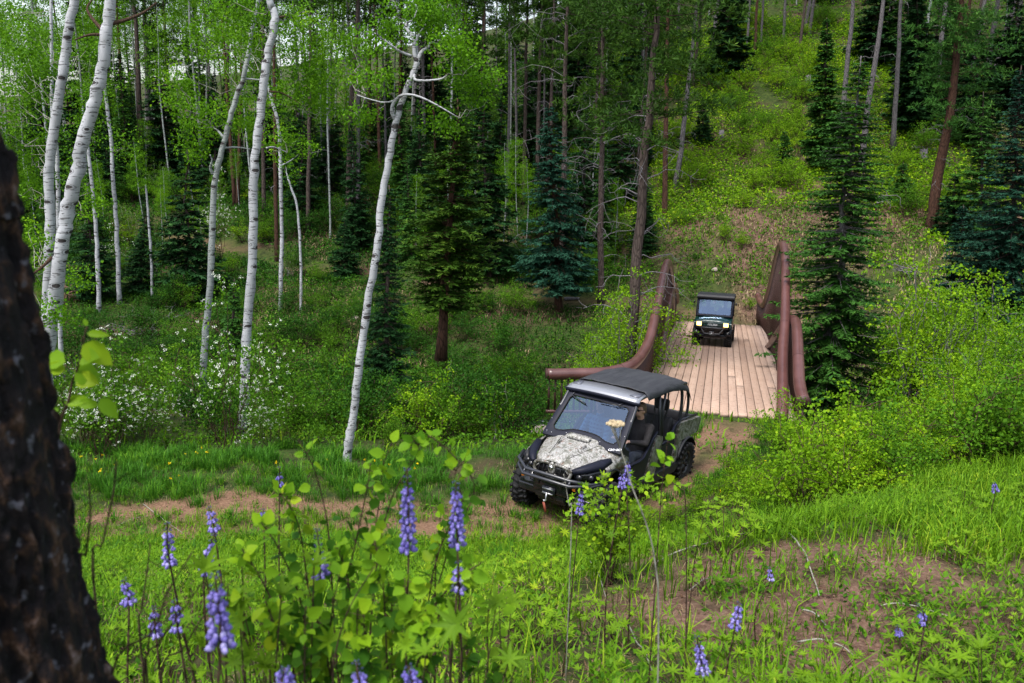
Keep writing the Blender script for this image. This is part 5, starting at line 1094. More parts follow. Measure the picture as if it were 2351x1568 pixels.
# ------------------------------------------------------------------ the forest beyond: a few sources, copied
def proto(kind, k):
    if kind == 'pine':
        o = pinetree('pine_tree', None, None, [(1175, 784), (1178, 500), (1175, 100)], 9, Y=45, extra=4, cz=(.42+.08*k, 1.), spread=1.9+.2*k, dens=1.1, dead=10, tuft=.30, barkm=('pine_bark', 'grey_bark', 'red_bark')[k])
    elif kind == 'spruce': o = conifer('spruce_tree', None, None, (1175, 784), (1175, 150), 78+12*k, ('spruce_needle', 'fir_needle', 'spruce_needle')[k], Y=40, dens=1.1, tw=.62, z0=.05)
    else: o = aspen('aspen', None, [(1175, 784), (1182, 550), (1172, 300), (1180, 150)], 6.5, [(1175, 200, 60, 90, 0), (1190, 80, 50, 60, 0), (1165, 330, 50, 40, 0)][:2+k % 2], Y=45, nc=4.5, leaf=.10, rad=.55, extra=3, barkm='far_aspen_bark', nleaf=26)
    return o
PR = {k: [proto(k, i) for i in range(3)] for k in ('pine', 'spruce', 'aspen')}
first = {id(o): True for v in PR.values() for o in v}
REG = [(0, 260, 'behind the thick leaning aspens at far left'), (260, 420, 'behind the tall dark pair of trunks at left'), (420, 560, 'behind the leaning grey white aspen'), (560, 760, 'behind the tall straight aspen'), (760, 960, 'behind the middle aspen trunk'),
       (960, 1180, 'behind the broad dark pine'), (1180, 1350, 'behind the blue green spruce'), (1350, 1560, 'behind the dark branchy pine near the bridge'), (1560, 1950, 'at the top of the open slope'), (1950, 2200, 'high on the right slope'), (2200, 9999, 'behind the big spruce at the right edge')]
def wild(kind, x, y, s_, dist):
    v = PR[kind][rng.integers(3)]
    if first.pop(id(v), None): o = v
    else: o = copy_tree(v)
    z = g1(x, y); o.location = (x, y, z-.1); o.rotation_euler = (rng.normal(0, .02), rng.normal(0, .025), rng.random()*6.28); o.scale = (s_, s_, s_*rng.uniform(.9, 1.2))
    px = pix((x, y, z+4))[0]; r_ = next((t for a, b, t in REG if px < b), REG[-1][2])
    dep = 'farthest rank' if dist > 84 else ('middle rank' if dist > 62 else 'front rank')
    kn = {'pine': ('slender pine', 'pines of the forest'), 'spruce': ('dark conical spruce', 'spruces of the forest'), 'aspen': ('pale leafy aspen', 'aspens of the forest')}[kind]
    tag(o, f'{kn[0]} in the {dep} {r_}', 'tree', f'{kn[1]}, {dep} {r_}'); return o
pts = []
tries = 0
while len(pts) < 290 and tries < 20000:
    tries += 1
    y = rng.uniform(49, 104); x = rng.uniform(-.74, .74)*y
    px, py = pix((x, y, g1(x, y)))
    if py < -150: continue
    if 1500 < px < 2010 and y < 78: continue                  # the open slope stays open
    if px > 2010 and y < 60: continue
    if px > 1500 and rng.random() < .35: continue
    if polydist(np.array([x]), np.array([y]), TRAIL2)[0] < 2.5: continue
    md = 1.9 if px < 1560 else 2.6
    if any((x-a)**2+(y-b)**2 < md**2 for a, b in pts): continue
    pts.append((x, y))
    u = rng.random(); asp_ = (px < 800)*.38+(px > 1990)*.20+.14
    kind = 'aspen' if u < asp_ else ('spruce' if u < asp_+.26 else 'pine')
    wild(kind, x, y, rng.uniform(.75, 1.25) if kind != 'spruce' else rng.uniform(.45, .95), y)
# under-storey of young trees closing the view low down in the left and middle forest
for k in range(190):
    y = rng.uniform(45, 74); x = rng.uniform(-.66, .16)*y
    if polydist(np.array([x]), np.array([y]), TRAIL2)[0] < 1.8: continue
    wild('spruce' if rng.random() < .55 else 'aspen', x, y, rng.uniform(.22, .5), y)
# ================================================================== shrubs
def spot(px, py, kind, s_, label, group=None, Y=None, sz=None):
    if Y is None: P = foot(px, py)
    else: P = at(px, py, Y); P[2] = g1(P[0], P[1])
    P[2] -= .03; return shrub(kind, P, s_, label, group, sz)
spot(250, 1062, 'blossom', 1.15, 'white blossomed shrub beside the dark foreground trunk', Y=15.2)
spot(195, 1050, 'blossom', 1.0, 'white blossomed shrub left of the larger flowering one, beside the dark trunk', Y=15.8)
spot(335, 1040, 'blossom', .85, 'small white blossomed shrub right of the larger flowering one', Y=16)
spot(530, 1060, 'blossom', 1.25, 'tall slender white blossomed shrub at the foot of the tall straight aspen', Y=15.6, sz=1.25)
spot(610, 1060, 'blossom', .7, 'low shrub with few white flowers right of the tall straight aspen', Y=15.3)
spot(262, 640, 'blossom', 1.2, 'white flowering bush on the far bank behind the thin aspens', Y=44)
spot(490, 420, 'blossom', 1.6, 'white flowering tree-like bush left of the leaning grey white aspen', Y=46, sz=1.5)
for k in range(120):                                        # far bank, left of the bridge
    y = rng.uniform(30, 41); x = rng.uniform(-.66, .02)*y
    if polydist(np.array([x]), np.array([y]), TRAIL2)[0] < 1.3: continue
    px = pix((x, y, 0))[0]; r_ = next((t for a, b, t in REG if px < b), REG[-1][2]); kk = rng.choice(['green', 'low', 'deep', 'low'], p=[.25, .2, .4, .15])
    shrub(kk, (x, y, g1(x, y)-.05), rng.uniform(.7, 1.3), {'green': 'green', 'low': 'low', 'deep': 'dark'}[kk]+f' far bank bush {r_}', f'{kk} far bank bushes {r_}')
GL = 'leafy shrubs filling the near side of the gully at left'
k = 0
while k < 95:
    x = rng.uniform(-11, 3.2); y = rng.uniform(15.4, 31)
    if x > .3 and y < 18: continue
    px, py = pix((x, y, g1(x, y)))
    if px > 1180 or px < 90: continue
    kk = rng.choice(['green', 'green', 'deep', 'sapling', 'yellow'], p=[.34, .2, .22, .14, .10])
    z_ = 'near the grass edge' if y < 18 else ('on the stream bank' if y > 23 else 'halfway down the gully')
    w_ = 'left of the leaning aspen' if px < 465 else ('between the leaning and straight aspens' if px < 560 else ('between the straight and middle aspens' if px < 800 else 'right of the middle aspen'))
    shrub(kk, (x, y, g1(x, y)-.05), rng.uniform(.75, 1.15)*(.85 if y < 17.5 else (1.15 if y < 23 else 1.4)), {'green': 'fresh green shrub', 'deep': 'dark green shrub', 'sapling': 'thin pale stemmed sapling', 'yellow': 'yellow green shrub'}[kk]+f' {z_} {w_}', f'{kk} shrubs {z_} {w_}'); k += 1
for px, py, s_, Y in ((1440, 860, 1.6, 23.5), (1405, 850, 1.35, 24), (1482, 800, 1.75, 25.5), (1365, 860, 1.0, 22.5), (1420, 760, 1.5, 29), (1340, 900, .75, 21.5)):
    spot(px, py, 'willow', s_, {1440: 'tall many-stemmed yellow green willow left of the bridge rail', 1405: 'willow left of the tallest one beside the bridge rail', 1482: 'willow close against the left bridge arch', 1365: 'small willow at the left end of the row by the bridge', 1420: 'willow farther down the gully behind the row by the bridge', 1340: 'low willow above the near end of the left rail'}[px], 'willows beside the left bridge rail', Y=Y)
for px, py, s_, kd, lb in ((1090, 720, 1., 'green', 'round green shrub on the bank right of the broad dark pine'), (1060, 790, .9, 'deep', 'dark shrub at the foot of the broad dark pine'), (1175, 705, .8, 'green', 'green shrub on the far bank left of the blue green spruce'),
     (700, 640, 1.1, 'deep', 'dark round bush on the bank right of the slimmest aspen'), (735, 650, .8, 'green', 'lighter bush beside the dark round bush on the far bank'), (120, 760, 1.0, 'green', 'leafy bush behind the thick leaning aspen'), (1120, 920, .7, 'green', 'green shrub low in the gully above the stream'), (1220, 880, .6, 'low', 'low shrub on the worn bank left of the bridge'),
     (1720, 712, .55, 'yellow', 'bright small shrub beside the far right end of the bridge'), (1590, 690, .5, 'low', 'low shrub at the far left end of the bridge'), (1745, 640, .7, 'low', 'low shrub behind the far end of the right rail'),
     (1380, 620, .9, 'green', 'green bush on the bank below the dark pine with curled branches'), (1340, 650, .8, 'deep', 'dark bush at the right foot of the blue green spruce')):
    spot(px, py, kd, s_, lb)
HG = 'bushes scattered on the open slope'
for px, py, s_, kd, lb in ((1775, 430, 1.75, 'yellow', 'large bright yellow green bush in the middle of the open slope'), (1820, 440, 1.4, 'yellow', 'bright bush right of the largest one on the open slope'), (1735, 440, 1.3, 'yellow', 'bright bush left of the largest one on the open slope'), (1700, 480, .9, 'yellow', 'small bright bush at the lower left of the bright cluster'),
     (1850, 180, 2., 'yellow', 'bright bush high on the slope under the grey trunks'), (1800, 150, 1.7, 'yellow', 'bright bush left of the one under the grey trunks'), (1760, 140, 1.7, 'green', 'green bush at the slope top among trunks'), (1690, 260, 1.2, 'green', 'green bush right of the pine boughs on the slope'), (1760, 300, 1., 'green', 'small green bush above the bright cluster'),
     (2060, 400, 1.5, 'yellow', 'yellow green bush below the straight grey trunk'), (2120, 360, 1.5, 'green', 'green bush beside the slender pale trunk'), (1990, 470, 1.1, 'yellow', 'yellow green bush above the dead branch pile'), (2080, 500, 1.2, 'green', 'green bush right of the dead branch pile'), (2250, 250, 1.8, 'yellow', 'bright bush below the grey trunks at upper right'), (2180, 330, 1.4, 'green', 'green bush right of the red brown pine'),
     (1790, 370, 1.4, 'yellow', 'bright bush above the largest one on the open slope'), (1840, 350, 1.3, 'yellow', 'bright bush upper right of the bright cluster on the slope'), (1740, 390, 1.2, 'yellow', 'bright bush upper left of the bright cluster on the slope'), (1880, 240, 1.5, 'yellow', 'bright bush left of the narrow dark fir on the slope'), (1830, 230, 1.3, 'green', 'green bush near the pale broken stump'), (1780, 210, 1.5, 'yellow', 'bright bush in the middle of the upper slope'),
     (1660, 560, .9, 'yellow', 'olive bush on the bank behind the bridge'), (1700, 580, .8, 'yellow', 'olive bush close right on the bank behind the bridge'), (1600, 600, .8, 'low', 'low bush on the bank behind the left rail'), (1560, 520, .8, 'green', 'green bush right of the dark branchy pine trunk'), (1900, 560, .9, 'low', 'low bush left of the airy fir trunk'),
     (480, 380, 1.3, 'yellow', 'bright bush on the grassy rise left of the leaning aspen'), (300, 470, 1.3, 'green', 'green bush on the bank above the far track at left'), (740, 500, 1.3, 'green', 'green bush above the far track right of the aspens'), (560, 560, 1., 'yellow', 'bright bush just above the far track'), (860, 560, 1.1, 'deep', 'dark bush above the far track behind the middle aspen'), (180, 560, 1.2, 'green', 'green bush left end of the far track')):
    spot(px, py, kd, s_, lb, HG)
for k in range(75):
    y = rng.uniform(48, 80); x = rng.uniform(.10, .44)*y; px = pix((x, y, g1(x, y)))[0]
    if not 1540 < px < 1960 or (y < 53 and px > 1600): continue
    kk = rng.choice(['yellow', 'green', 'low'], p=[.5, .3, .2]); z_ = 'lower' if y < 58 else ('middle' if y < 68 else 'upper'); h_ = 'left' if px < 1700 else ('central' if px < 1830 else 'right')
    shrub(kk, (x, y, g1(x, y)-.05), rng.uniform(.9, 1.7), {'yellow': 'lime green bush', 'green': 'green bush', 'low': 'low green bush'}[kk]+f' on the {z_} {h_} part of the open slope', f'{kk} bushes, {z_} {h_} open slope')
for k in range(190):                                        # more under-storey on the far side, left and middle
    y = rng.uniform(44, 64); x = rng.uniform(-.64, .14)*y
    if polydist(np.array([x]), np.array([y]), TRAIL2)[0] < 1.5: continue
    px = pix((x, y, 0))[0]; r_ = next((t for a, b, t in REG if px < b), REG[-1][2]); kk = rng.choice(['green', 'yellow', 'deep', 'tall'], p=[.25, .15, .4, .2])
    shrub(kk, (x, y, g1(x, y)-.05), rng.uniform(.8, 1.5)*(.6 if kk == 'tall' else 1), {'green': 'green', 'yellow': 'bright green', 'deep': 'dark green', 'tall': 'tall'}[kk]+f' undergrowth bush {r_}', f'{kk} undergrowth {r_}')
for k in range(90):                                        # right part of the gully
    x = rng.uniform(7.8, 17); y = rng.uniform(17, 30)
    px, py = pix((x, y, g1(x, y)))
    if px < 2030+max(0, 21-y)*40 or px > 2500: continue
    if (x-10.2)**2+(y-25)**2 < 2: continue
    kk = 'tall' if rng.random() < .6 else 'willow'; z_ = 'nearest' if y < 21 else ('farthest' if y > 26 else 'middle'); h_ = 'close to the airy fir' if px < 2120 else 'toward the right edge'
    shrub(kk, (x, y, g1(x, y)-.05), rng.uniform(1.25, 1.9)*(1.0 if y > 20 else .7), ('pale stemmed' if kk == 'tall' else 'yellow green')+f' tall shrub, {z_} row of the right gully, {h_}', f'{kk} shrubs, {z_} row, right gully {h_}')
for k in range(170):                                        # near belt of yellow-green shrubs on the right
    y = rng.uniform(8.2, 14.2); x = rng.uniform(2.3, 9.6)
    px, py = pix((x, y, g1(x, y)))
    if px < 1560 or px > 2450: continue
    if polydist(np.array([x]), np.array([y]), TRAIL)[0] < 1.25: continue
    if y < 9.5 and x > 4.6: continue
    if px < 1690 or (y > 11.3 and px < 1850): continue
    if px < 1930 and y > 12.6: continue
    if px < 1830 and y < 11.5: s_k = .62
    else: s_k = 1.
    if px < 1800 and y < 10: s0 = .55
    else: s0 = 1.
    z_ = 'front' if y < 10 else ('back' if y > 12 else 'middle'); h_ = 'left end, by the buggy' if px < 1750 else ('centre, below the bridge end' if px < 1950 else ('right part' if px < 2200 else 'right edge'))
    shrub('yellow' if rng.random() < .8 else 'green', (x, y, g1(x, y)-.05), s0*s_k*rng.uniform(.6, 1.2), f'yellow green bush, {z_} of near right thicket, {h_}', f'near right thicket, {z_}, {h_}')
for px, py, s_, Y, lb in ((1785, 985, .85, 15.6, 'bright bush covering the near end of the right bridge rail'), (1835, 990, .9, 14.6, 'bright bush below the round end of the right bridge rail'), (1600, 1185, .42, None, 'small bright bush in front of the buggy rear wheel'), (1655, 1165, .5, None, 'small bright bush right of the buggy rear wheel'), (1530, 1205, .36, None, 'low bright bush in front of the buggy sill'), (1465, 1215, .34, None, 'low bright bush right of the fan shaped bush'), (1700, 1130, .6, None, 'bright bush at the left end of the near right thicket')):
    spot(px, py, 'yellow', s_, lb, Y=Y)
# fallen wood
def deadwood(name, label, P, L, n, r=.03, spread=.5, mat='dead_wood', dirv=None):
    mb = MB()
    for i in range(n):
        a = rng.random()*6.28 if dirv is None else dirv+rng.normal(0, spread); l = L*rng.uniform(.4, 1.1); A = np.array([rng.normal(0, .15*L), rng.normal(0, .15*L), .05+rng.random()*.12*L]); E_ = A+np.array([np.cos(a)*l, np.sin(a)*l, rng.uniform(.0, .45)*l])
        Q = grown_branch(mb, A, E_, r*rng.uniform(.6, 1.2), r*.2, 0, .05, 8, .3)
        for _ in range(3): i_ = rng.integers(3, 8); grown_branch(mb, Q[i_], Q[i_]+rvec(1, .3)[0]*l*.35, r*.4, r*.1, 0, 0, 4, .3)
    o = mb.build(name, mat); o.location = P; return tag(o, label, 'dead wood')
deadwood('dead_branches', 'tangle of bleached dead branches on the red earth right of the airy fir', foot(2095, 640), 1.5, 6, .05)
deadwood('dead_branches', 'bleached roots and branches under the scarp behind the airy fir', foot(2010, 480), 2.2, 9, .06)
deadwood('dead_branches', 'pile of thin bare twigs on the far bank left of the leaning aspen', foot(330, 770), 1.8, 9, .02)
deadwood('dead_branches', 'bare grey sticks at the foot of the lone dark spruce', foot(385, 740), 1.4, 4, .03)
deadwood('dead_branches', 'grey broken branches on the bank below the middle aspen crown', foot(1050, 600), 1.4, 4, .03)
def log(label, a, b, r, mat='dead_wood'):
    A, B_ = foot(*a), foot(*b); mb = MB(); P = spline([A-A+(0, 0, r*.8), (B_-A)*.5+(0, 0, r*.9), B_-A+(0, 0, r*.8)], 9); mb.tube(P, np.linspace(r, r*.6, 9), 9); o = mb.build('fallen_log', mat, smooth=True); o.location = A; tag(o, label, 'fallen log')
log('bleached log lying on the slope right of the straight grey trunk', (2092, 342), (2150, 352), .13)
log('fallen pale log below the blue green spruce', (1295, 690), (1330, 694), .1)
log('thin dark log lying by the far track at left', (250, 585), (330, 600), .08, 'grey_bark')
for lb, px, py, h_, r_ in (('weathered grey stump on the open slope left of bright bushes', 1656, 320, .5, .17), ('pale broken stump high on the open slope', 1855, 195, .6, .2), ('dark low stump among grass right of the fir', 2120, 365, .5, .25)):
    P = foot(px, py); mb = MB(); a = np.linspace(0, 6.283, 13)[:-1]
    mb.loft([[(r_*k_*np.cos(q)*(1+.12*np.sin(3*q)), r_*k_*np.sin(q)*(1+.12*np.sin(3*q)), z+(.10*np.sin(5*q) if z > .3 else 0)) for q in a] for z, k_ in ((-.2, 1.5), (.1, 1.1), (h_, .9))]); o = mb.build('stump', 'dead_wood'); o.location = P; tag(o, lb, 'stump')
simple('rock', (.26, .21, .19), .9, 0, .3, 3, bstr=.5)
for lb, px, py, r_ in (('pale boulder on the gully bank right of the middle aspen', 1140, 936, .35), ('light rock on the slope beside the middle aspen trunk', 815, 735, .22), ('small pale rock on the bank behind the bridge', 1640, 628, .18), ('grey rock beside the stream', 1240, 1000, .25), ('small rock on the right knoll beyond the grass', 2255, 1050, .28)):
    P = foot(px, py); mb = MB(); mb.blob((0, 0, r_*.3), (r_, r_*.7, r_*.6), 8); v = mb.v[0]; mb.v[0] = v*(1+.18*np.sin(v[:, :1]*9/r_*.3+v[:, 1:2]*14)+rng.normal(0, .04, (len(v), 1))); o = mb.build('rock', 'rock'); o.location = P; tag(o, lb, 'rock')
# ================================================================== ground cover (nobody could count it)
def blades(mb, P, h, w_, bend, m=0, r=None, az=None):
    n = len(P); az = rng.random(n)*6.283 if az is None else az
    d = np.stack([np.cos(az), np.sin(az), 0*az], 1); s_ = np.stack([-np.sin(az), np.cos(az), 0*az], 1)*np.broadcast_to(w_, n)[:, None]; h = np.broadcast_to(h, n)[:, None]; bend = np.broadcast_to(bend, n)[:, None]
    up = np.array([0, 0, 1.]); A = P; Bm_ = P+up*h*.55+d*bend*h*.25; T_ = P+up*h*(1-.35*bend)+d*bend*h*.85
    V = np.stack([A-s_, A+s_, Bm_+s_*.8, Bm_-s_*.8, T_], 1).reshape(-1, 3); b = (np.arange(n)*5)[:, None]
    if r is None: r = rng.random(n)
    mb.add(V, b+np.array([[0, 1, 2, 3]]), None, m, r); mb.n -= 0
    mb.t.append(b+np.array([[3, 2, 4]])+(mb.n-len(V))); mb.tm.append(np.full(n, m)); mb.tr.append(r)
def scatter(n, x0, x1, y0, y1, keep=None, wedge=.70, jit=2.5):
    x = rng.uniform(x0, x1, n); y = rng.uniform(y0, y1, n); k = np.abs(x) < wedge*y+jit
    if keep is not None: k &= keep(x, y)
    x, y = x[k], y[k]; return np.stack([x, y, ground(x, y)], 1)
def tufted(C, per, rad):
    P = np.repeat(C, per, 0); o = rng.normal(0, 1, (len(P), 2))*np.repeat(np.broadcast_to(rad, len(C)), per)[:, None]; P = P.copy(); P[:, :2] += o; P[:, 2] = ground(P[:, 0], P[:, 1], False)+.0; return P, o
offpath = lambda x, y: rng.random(len(x)) > path_mask(x, y)*1.02
mb = MB()
# lush fringe between the track and the gully
C = scatter(2400, -13, 2.2, 12.0, 15.6, lambda x, y: (polydist(x, y, TRAIL) > 1.0+.45*vnoise(x/.6, y/.6, 55)) & (vnoise(x/.45, y/.45, 57) > -.15)); P, o = tufted(C, 30, .07)
blades(mb, P, rng.uniform(.07, .27, len(P))*(.45+1.1*np.repeat(rng.random(len(C))**1.5, 30)), .0055, rng.uniform(.2, 1., len(P)), az=np.arctan2(o[:, 1], o[:, 0])+rng.normal(0, .5, len(P)))
C = scatter(1500, 1.0, 9, 12.6, 18.5, lambda x, y: (polydist(x, y, TRAIL) > .62+.25*vnoise(x/.5, y/.5, 59))); P, o = tufted(C, 24, .06); blades(mb, P, rng.uniform(.08, .24, len(P)), .005, rng.uniform(.2, .9, len(P)))
C = scatter(260, -13, .5, 9.6, 13.0, lambda x, y: path_mask(x, y) < .93); P, o = tufted(C, 45, .05); blades(mb, P, rng.uniform(.06, .24, len(P)), .0045, rng.uniform(.2, .9, len(P)), az=np.arctan2(o[:, 1], o[:, 0]))
tag(mb.build('lush_grass', 'lush_grass'), 'deep green tufted grass along the bank beyond the dirt track', 'grass', kind='stuff')
mb = MB()
den = lambda x, y: rng.random(len(x)) < np.clip(.75+.8*fbm(x/.8, y/.8, 77)-1.0*bare_mask(x, y), .04, 1)*(1-path_mask(x, y))
C = scatter(15000, -8, 9.5, 2.2, 11, den); P, o = tufted(C, 9, .06); blades(mb, P, rng.uniform(.04, .17, len(P)), .0042, rng.uniform(.1, .9, len(P)))
C = scatter(4200, .5, 9.5, 5.0, 11, den); P, o = tufted(C, 12, .08); blades(mb, P, rng.uniform(.10, .32, len(P)), .004, rng.uniform(.1, .8, len(P)))
C = scatter(3600, -8, 3.2, 6, 11.6, lambda x, y: rng.random(len(x)) < (1-.8*path_mask(x, y))); P, o = tufted(C, 14, .05); blades(mb, P, rng.uniform(.05, .20, len(P)), .0042, rng.uniform(.2, 1, len(P)))
C = scatter(4200, -14, 6, 9, 13.8, lambda x, y: (vnoise(x/.5, y/.5, 5) > -.1) & (rng.random(len(x)) > .55*path_mask(x, y))); P, o = tufted(C, 12, .05); blades(mb, P, rng.uniform(.03, .12, len(P)), .004, rng.uniform(.3, 1, len(P)))
P = scatter(60000, -30, 34, 15.5, 60, lambda x, y: ((x > 5.5) | (y < 24)) & (polydist(x, y, TRAIL2) > .9) & (vnoise(x/1.7, y/1.7, 91) > -.3)); blades(mb, P, rng.uniform(.10, .34, len(P)), .012+P[:, 1]*.0004, rng.uniform(.2, .9, len(P)))
tag(mb.build('grass', 'grass'), 'fresh green grass growing over the knoll and the slopes', 'grass', kind='stuff')
mb = MB()   # straw
P = scatter(80000, -14, 34, 28, 62, lambda x, y: (vnoise(x/2.3, y/2.3, 31) > -.05-.6*np.exp(-(((x-14)/7)**2+((y-45)/5)**2))) & (polydist(x, y, TRAIL2) > .9)); blades(mb, P, rng.uniform(.08, .28, len(P)), .010+P[:, 1]*.0003, rng.uniform(.6, 1.3, len(P)))
P = scatter(45000, -10, 9, 2.2, 14, lambda x, y: (vnoise(x/.6, y/.6, 35) > -.1) & (path_mask(x, y) < .9)); blades(mb, P, rng.uniform(.02, .10, len(P)), .0022, rng.uniform(.9, 1.6, len(P)))
tag(mb.build('dry_grass', 'dry_grass'), 'pale dry grass lying between the green tufts', 'dry grass', kind='stuff')
mb = MB()   # broad-leaved ground cover
def herbs(P, k, size, hgt):
    Q = np.repeat(P, k, 0)+0; n = len(Q); Q[:, :2] += rng.normal(0, size*.9, (n, 2)); Q[:, 2] += rng.random(n)*hgt
    D = rvec(n); D[:, 2] = np.abs(D[:, 2])*.4+.1; s_ = size*rng.uniform(.6, 1.3, n); mb.leaves(Q, D, rvec(n, 1.6), s_, s_*.27, 0)
herbs(scatter(22000, -8, 9.5, 2.2, 12, den), 6, .042, .10)
herbs(scatter(20000, -22, 16, 15.5, 44, lambda x, y: (polydist(x, y, TRAIL2) > .8) & (vnoise(x/2.2, y/2.2, 53) > -.2)), 6, .085, .30)
herbs(scatter(16000, 4, 44, 40, 75, lambda x, y: (polydist(x, y, TRAIL2) > 1.) & (vnoise(x/2.6, y/2.6, 51) > -.35)), 6, .16, .35)
herbs(scatter(6000, 4, 60, 70, 108, None), 6, .26, .5)
tag(mb.build('ground_cover', 'shrub_leaf'), 'low leafy green ground cover over the banks and slopes', 'ground cover', kind='stuff')
mb = MB()  # shade of the forest floor is put into this darker leaf colour
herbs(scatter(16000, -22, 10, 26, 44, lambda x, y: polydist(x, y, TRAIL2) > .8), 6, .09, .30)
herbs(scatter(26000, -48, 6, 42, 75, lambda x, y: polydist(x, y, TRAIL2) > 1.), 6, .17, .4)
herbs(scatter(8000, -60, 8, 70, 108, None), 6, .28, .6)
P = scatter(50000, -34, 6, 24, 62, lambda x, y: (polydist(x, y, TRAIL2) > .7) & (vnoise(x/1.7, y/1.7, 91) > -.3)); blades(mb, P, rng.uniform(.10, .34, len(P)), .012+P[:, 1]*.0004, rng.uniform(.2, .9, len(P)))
tag(mb.build('undergrowth', 'deep_leaf'), 'dark undergrowth, shade put into its leaf colour, on the forest floor beyond the gully', 'undergrowth', kind='stuff')
mb = MB(); herbs(scatter(16000, 5, 30, 47, 80, lambda x, y: (vnoise(x/2.6, y/2.6, 51) > -.6)), 6, .17, .5)
tag(mb.build('low_bushes', 'bright_leaf'), 'bright yellow green brush covering the upper open slope', 'brush', kind='stuff')
mb = MB()   # clods and small stones
P = scatter(2600, -9, 8, 2.2, 13, lambda x, y: rng.random(len(x)) < np.maximum(bare_mask(x, y)*1.2, .7*path_mask(x, y)))
for p in P: a_ = rng.uniform(.004, .017); mb.blob(p+(0, 0, a_*.3), (a_*rng.uniform(.7, 1.3), a_, a_*.7), 3, rot=rotz(rng.random()*6))
P = scatter(500, 8, 30, 38, 54, lambda x, y: rng.random(len(x)) < bare_mask(x, y))
for p in P: a_ = rng.uniform(.03, .12); mb.blob(p, (a_*rng.uniform(.7, 1.3), a_, a_*.6), 3, rot=rotz(rng.random()*6))
simple('clod', (.13, .075, .05), .95, 0, .4, 9); tag(mb.build('clods', 'clod'), 'small clods and stones on the bare soil and the track', 'gravel', kind='stuff')
mb = MB()   # litter: twigs, needles, bits
P = scatter(26000, -7, 8, 2.0, 10.5, lambda x, y: path_mask(x, y) < .7); n = len(P); D = rvec(n); D[:, 2] *= .12; P[:, 2] += .006
mb.leaves(P, D, rvec(n, 3), rng.uniform(.02, .09, n), rng.uniform(.0012, .004, n), 0, kind='d')
k = 3000; mb.leaves(P[:k], D[:k], rvec(k, 1.5), rng.uniform(.02, .04, k), rng.uniform(.006, .012, k), 0)
tag(mb.build('leaf_litter', 'litter'), 'brown leaf litter and needle bits on the bare soil', 'leaf litter', kind='stuff')
mb = MB()
P = scatter(70, -10, 6, 12.4, 14.5, lambda x, y: polydist(x, y, TRAIL) > 1.2); P[:, 2] += rng.uniform(.10, .2, len(P)); leaf_cloud(mb, P, .012, 10, .028, asp=.8, up=1.5)
tag(mb.build('dandelions', 'dandelion'), 'yellow dandelion heads dotted in the bank grass', 'dandelions', kind='stuff')

# twigs and mud dropped on the far left of the deck
mb = MB()
for _ in range(26):
    a_ = rng.random()*6.28; l = rng.uniform(.08, .35); c_ = np.array([rng.normal(0, .30), rng.normal(0, .45), .012]); mb.tube([c_, c_+(np.cos(a_)*l*.5, np.sin(a_)*l*.5, .012), c_+(np.cos(a_+.3)*l, np.sin(a_+.3)*l, .0)], .009, 5)
o = mb.build('twig_litter', 'twig'); p_ = Bm@Vector((-1.75, 13.6, BSL*13.6+.052)); o.location = p_; o.rotation_euler = (BSL, 0, -.25); tag(o, 'dark twigs and mud dropped at the far left of the bridge deck', 'twigs', kind='stuff')
# ================================================================== foreground plants
def palmate(mb, C, ax, r, m=0, k=8, wr=.15):
    """lupine leaves: k narrow leaflets round each centre, slightly cupped"""
    n = len(C); a = np.tile(np.arange(k)*2*np.pi/k, n)+np.repeat(rng.random(n)*6, k)+rng.normal(0, .07, n*k); C2 = np.repeat(C, k, 0); A = np.repeat(nrm(ax), k, 0)
    U = nrm(np.cross(A, rvec(1)+np.array([.3, .2, .1]))); V_ = np.cross(A, U)
    D = nrm(U*np.cos(a)[:, None]+V_*np.sin(a)[:, None]+A*np.repeat(rng.uniform(.1, .85, n), k)[:, None]+rng.normal(0, .06, (n*k, 3)))
    L = np.repeat(np.broadcast_to(r, n), k)*rng.uniform(.85, 1.1, n*k)
    mb.leaves(C2, D, A, L, L*wr*.8, m, np.clip(np.repeat(rng.normal(.5, .2, n), k)+rng.normal(0, .06, n*k), 0, 1), kind='o', fold=.35)
def spike(mb, P, T_, L, w_, dens=1., bud=.25, m=0, mbud=1):
    """lupine flower spike: whorls of small pea flowers, buds at the tip"""
    T_ = nrm(np.array(T_, float)[None])[0]; nw = max(4, int(L/.0165*dens)); U = nrm(np.cross(T_, [.3, .8, .1])[None])[0]; V_ = np.cross(T_, U)
    for i in range(nw):
        t = i/(nw-1); k = int(7-2*t); isb = t > 1-bud
        for j in range(k):
            if rng.random() < .18*(1-t): continue
            a = j*6.283/k+i*.7+rng.normal(0, .12); O = U*np.cos(a)+V_*np.sin(a); rr = w_*(1.1-.6*t)*rng.uniform(.85, 1.1); C = P+T_*(L*t+rng.normal(0, .002)); s_ = w_*(.50 if not isb else .24)*(1-.3*t)
            Rm = np.array([O, np.cross(T_, O), T_]).T
            mb.blob(C+O*rr*.62-T_*s_*.1, (s_*.75, s_*.42, s_*.55), 4, mbud if isb else m, Rm); mb.qr[-1] = np.full(len(mb.q[-1]), rng.random()); mb.tr[-1] = np.full(len(mb.t[-1]), mb.qr[-1][0])
            if not isb: mb.blob(C+O*rr*.55+T_*s_*.45, (s_*.3, s_*.5, s_*.55), 4, m, Rm); v_ = min(1, rng.random()*.7+.5*(t < .3)); mb.qr[-1] = np.full(len(mb.q[-1]), v_); mb.tr[-1] = np.full(len(mb.t[-1]), v_)
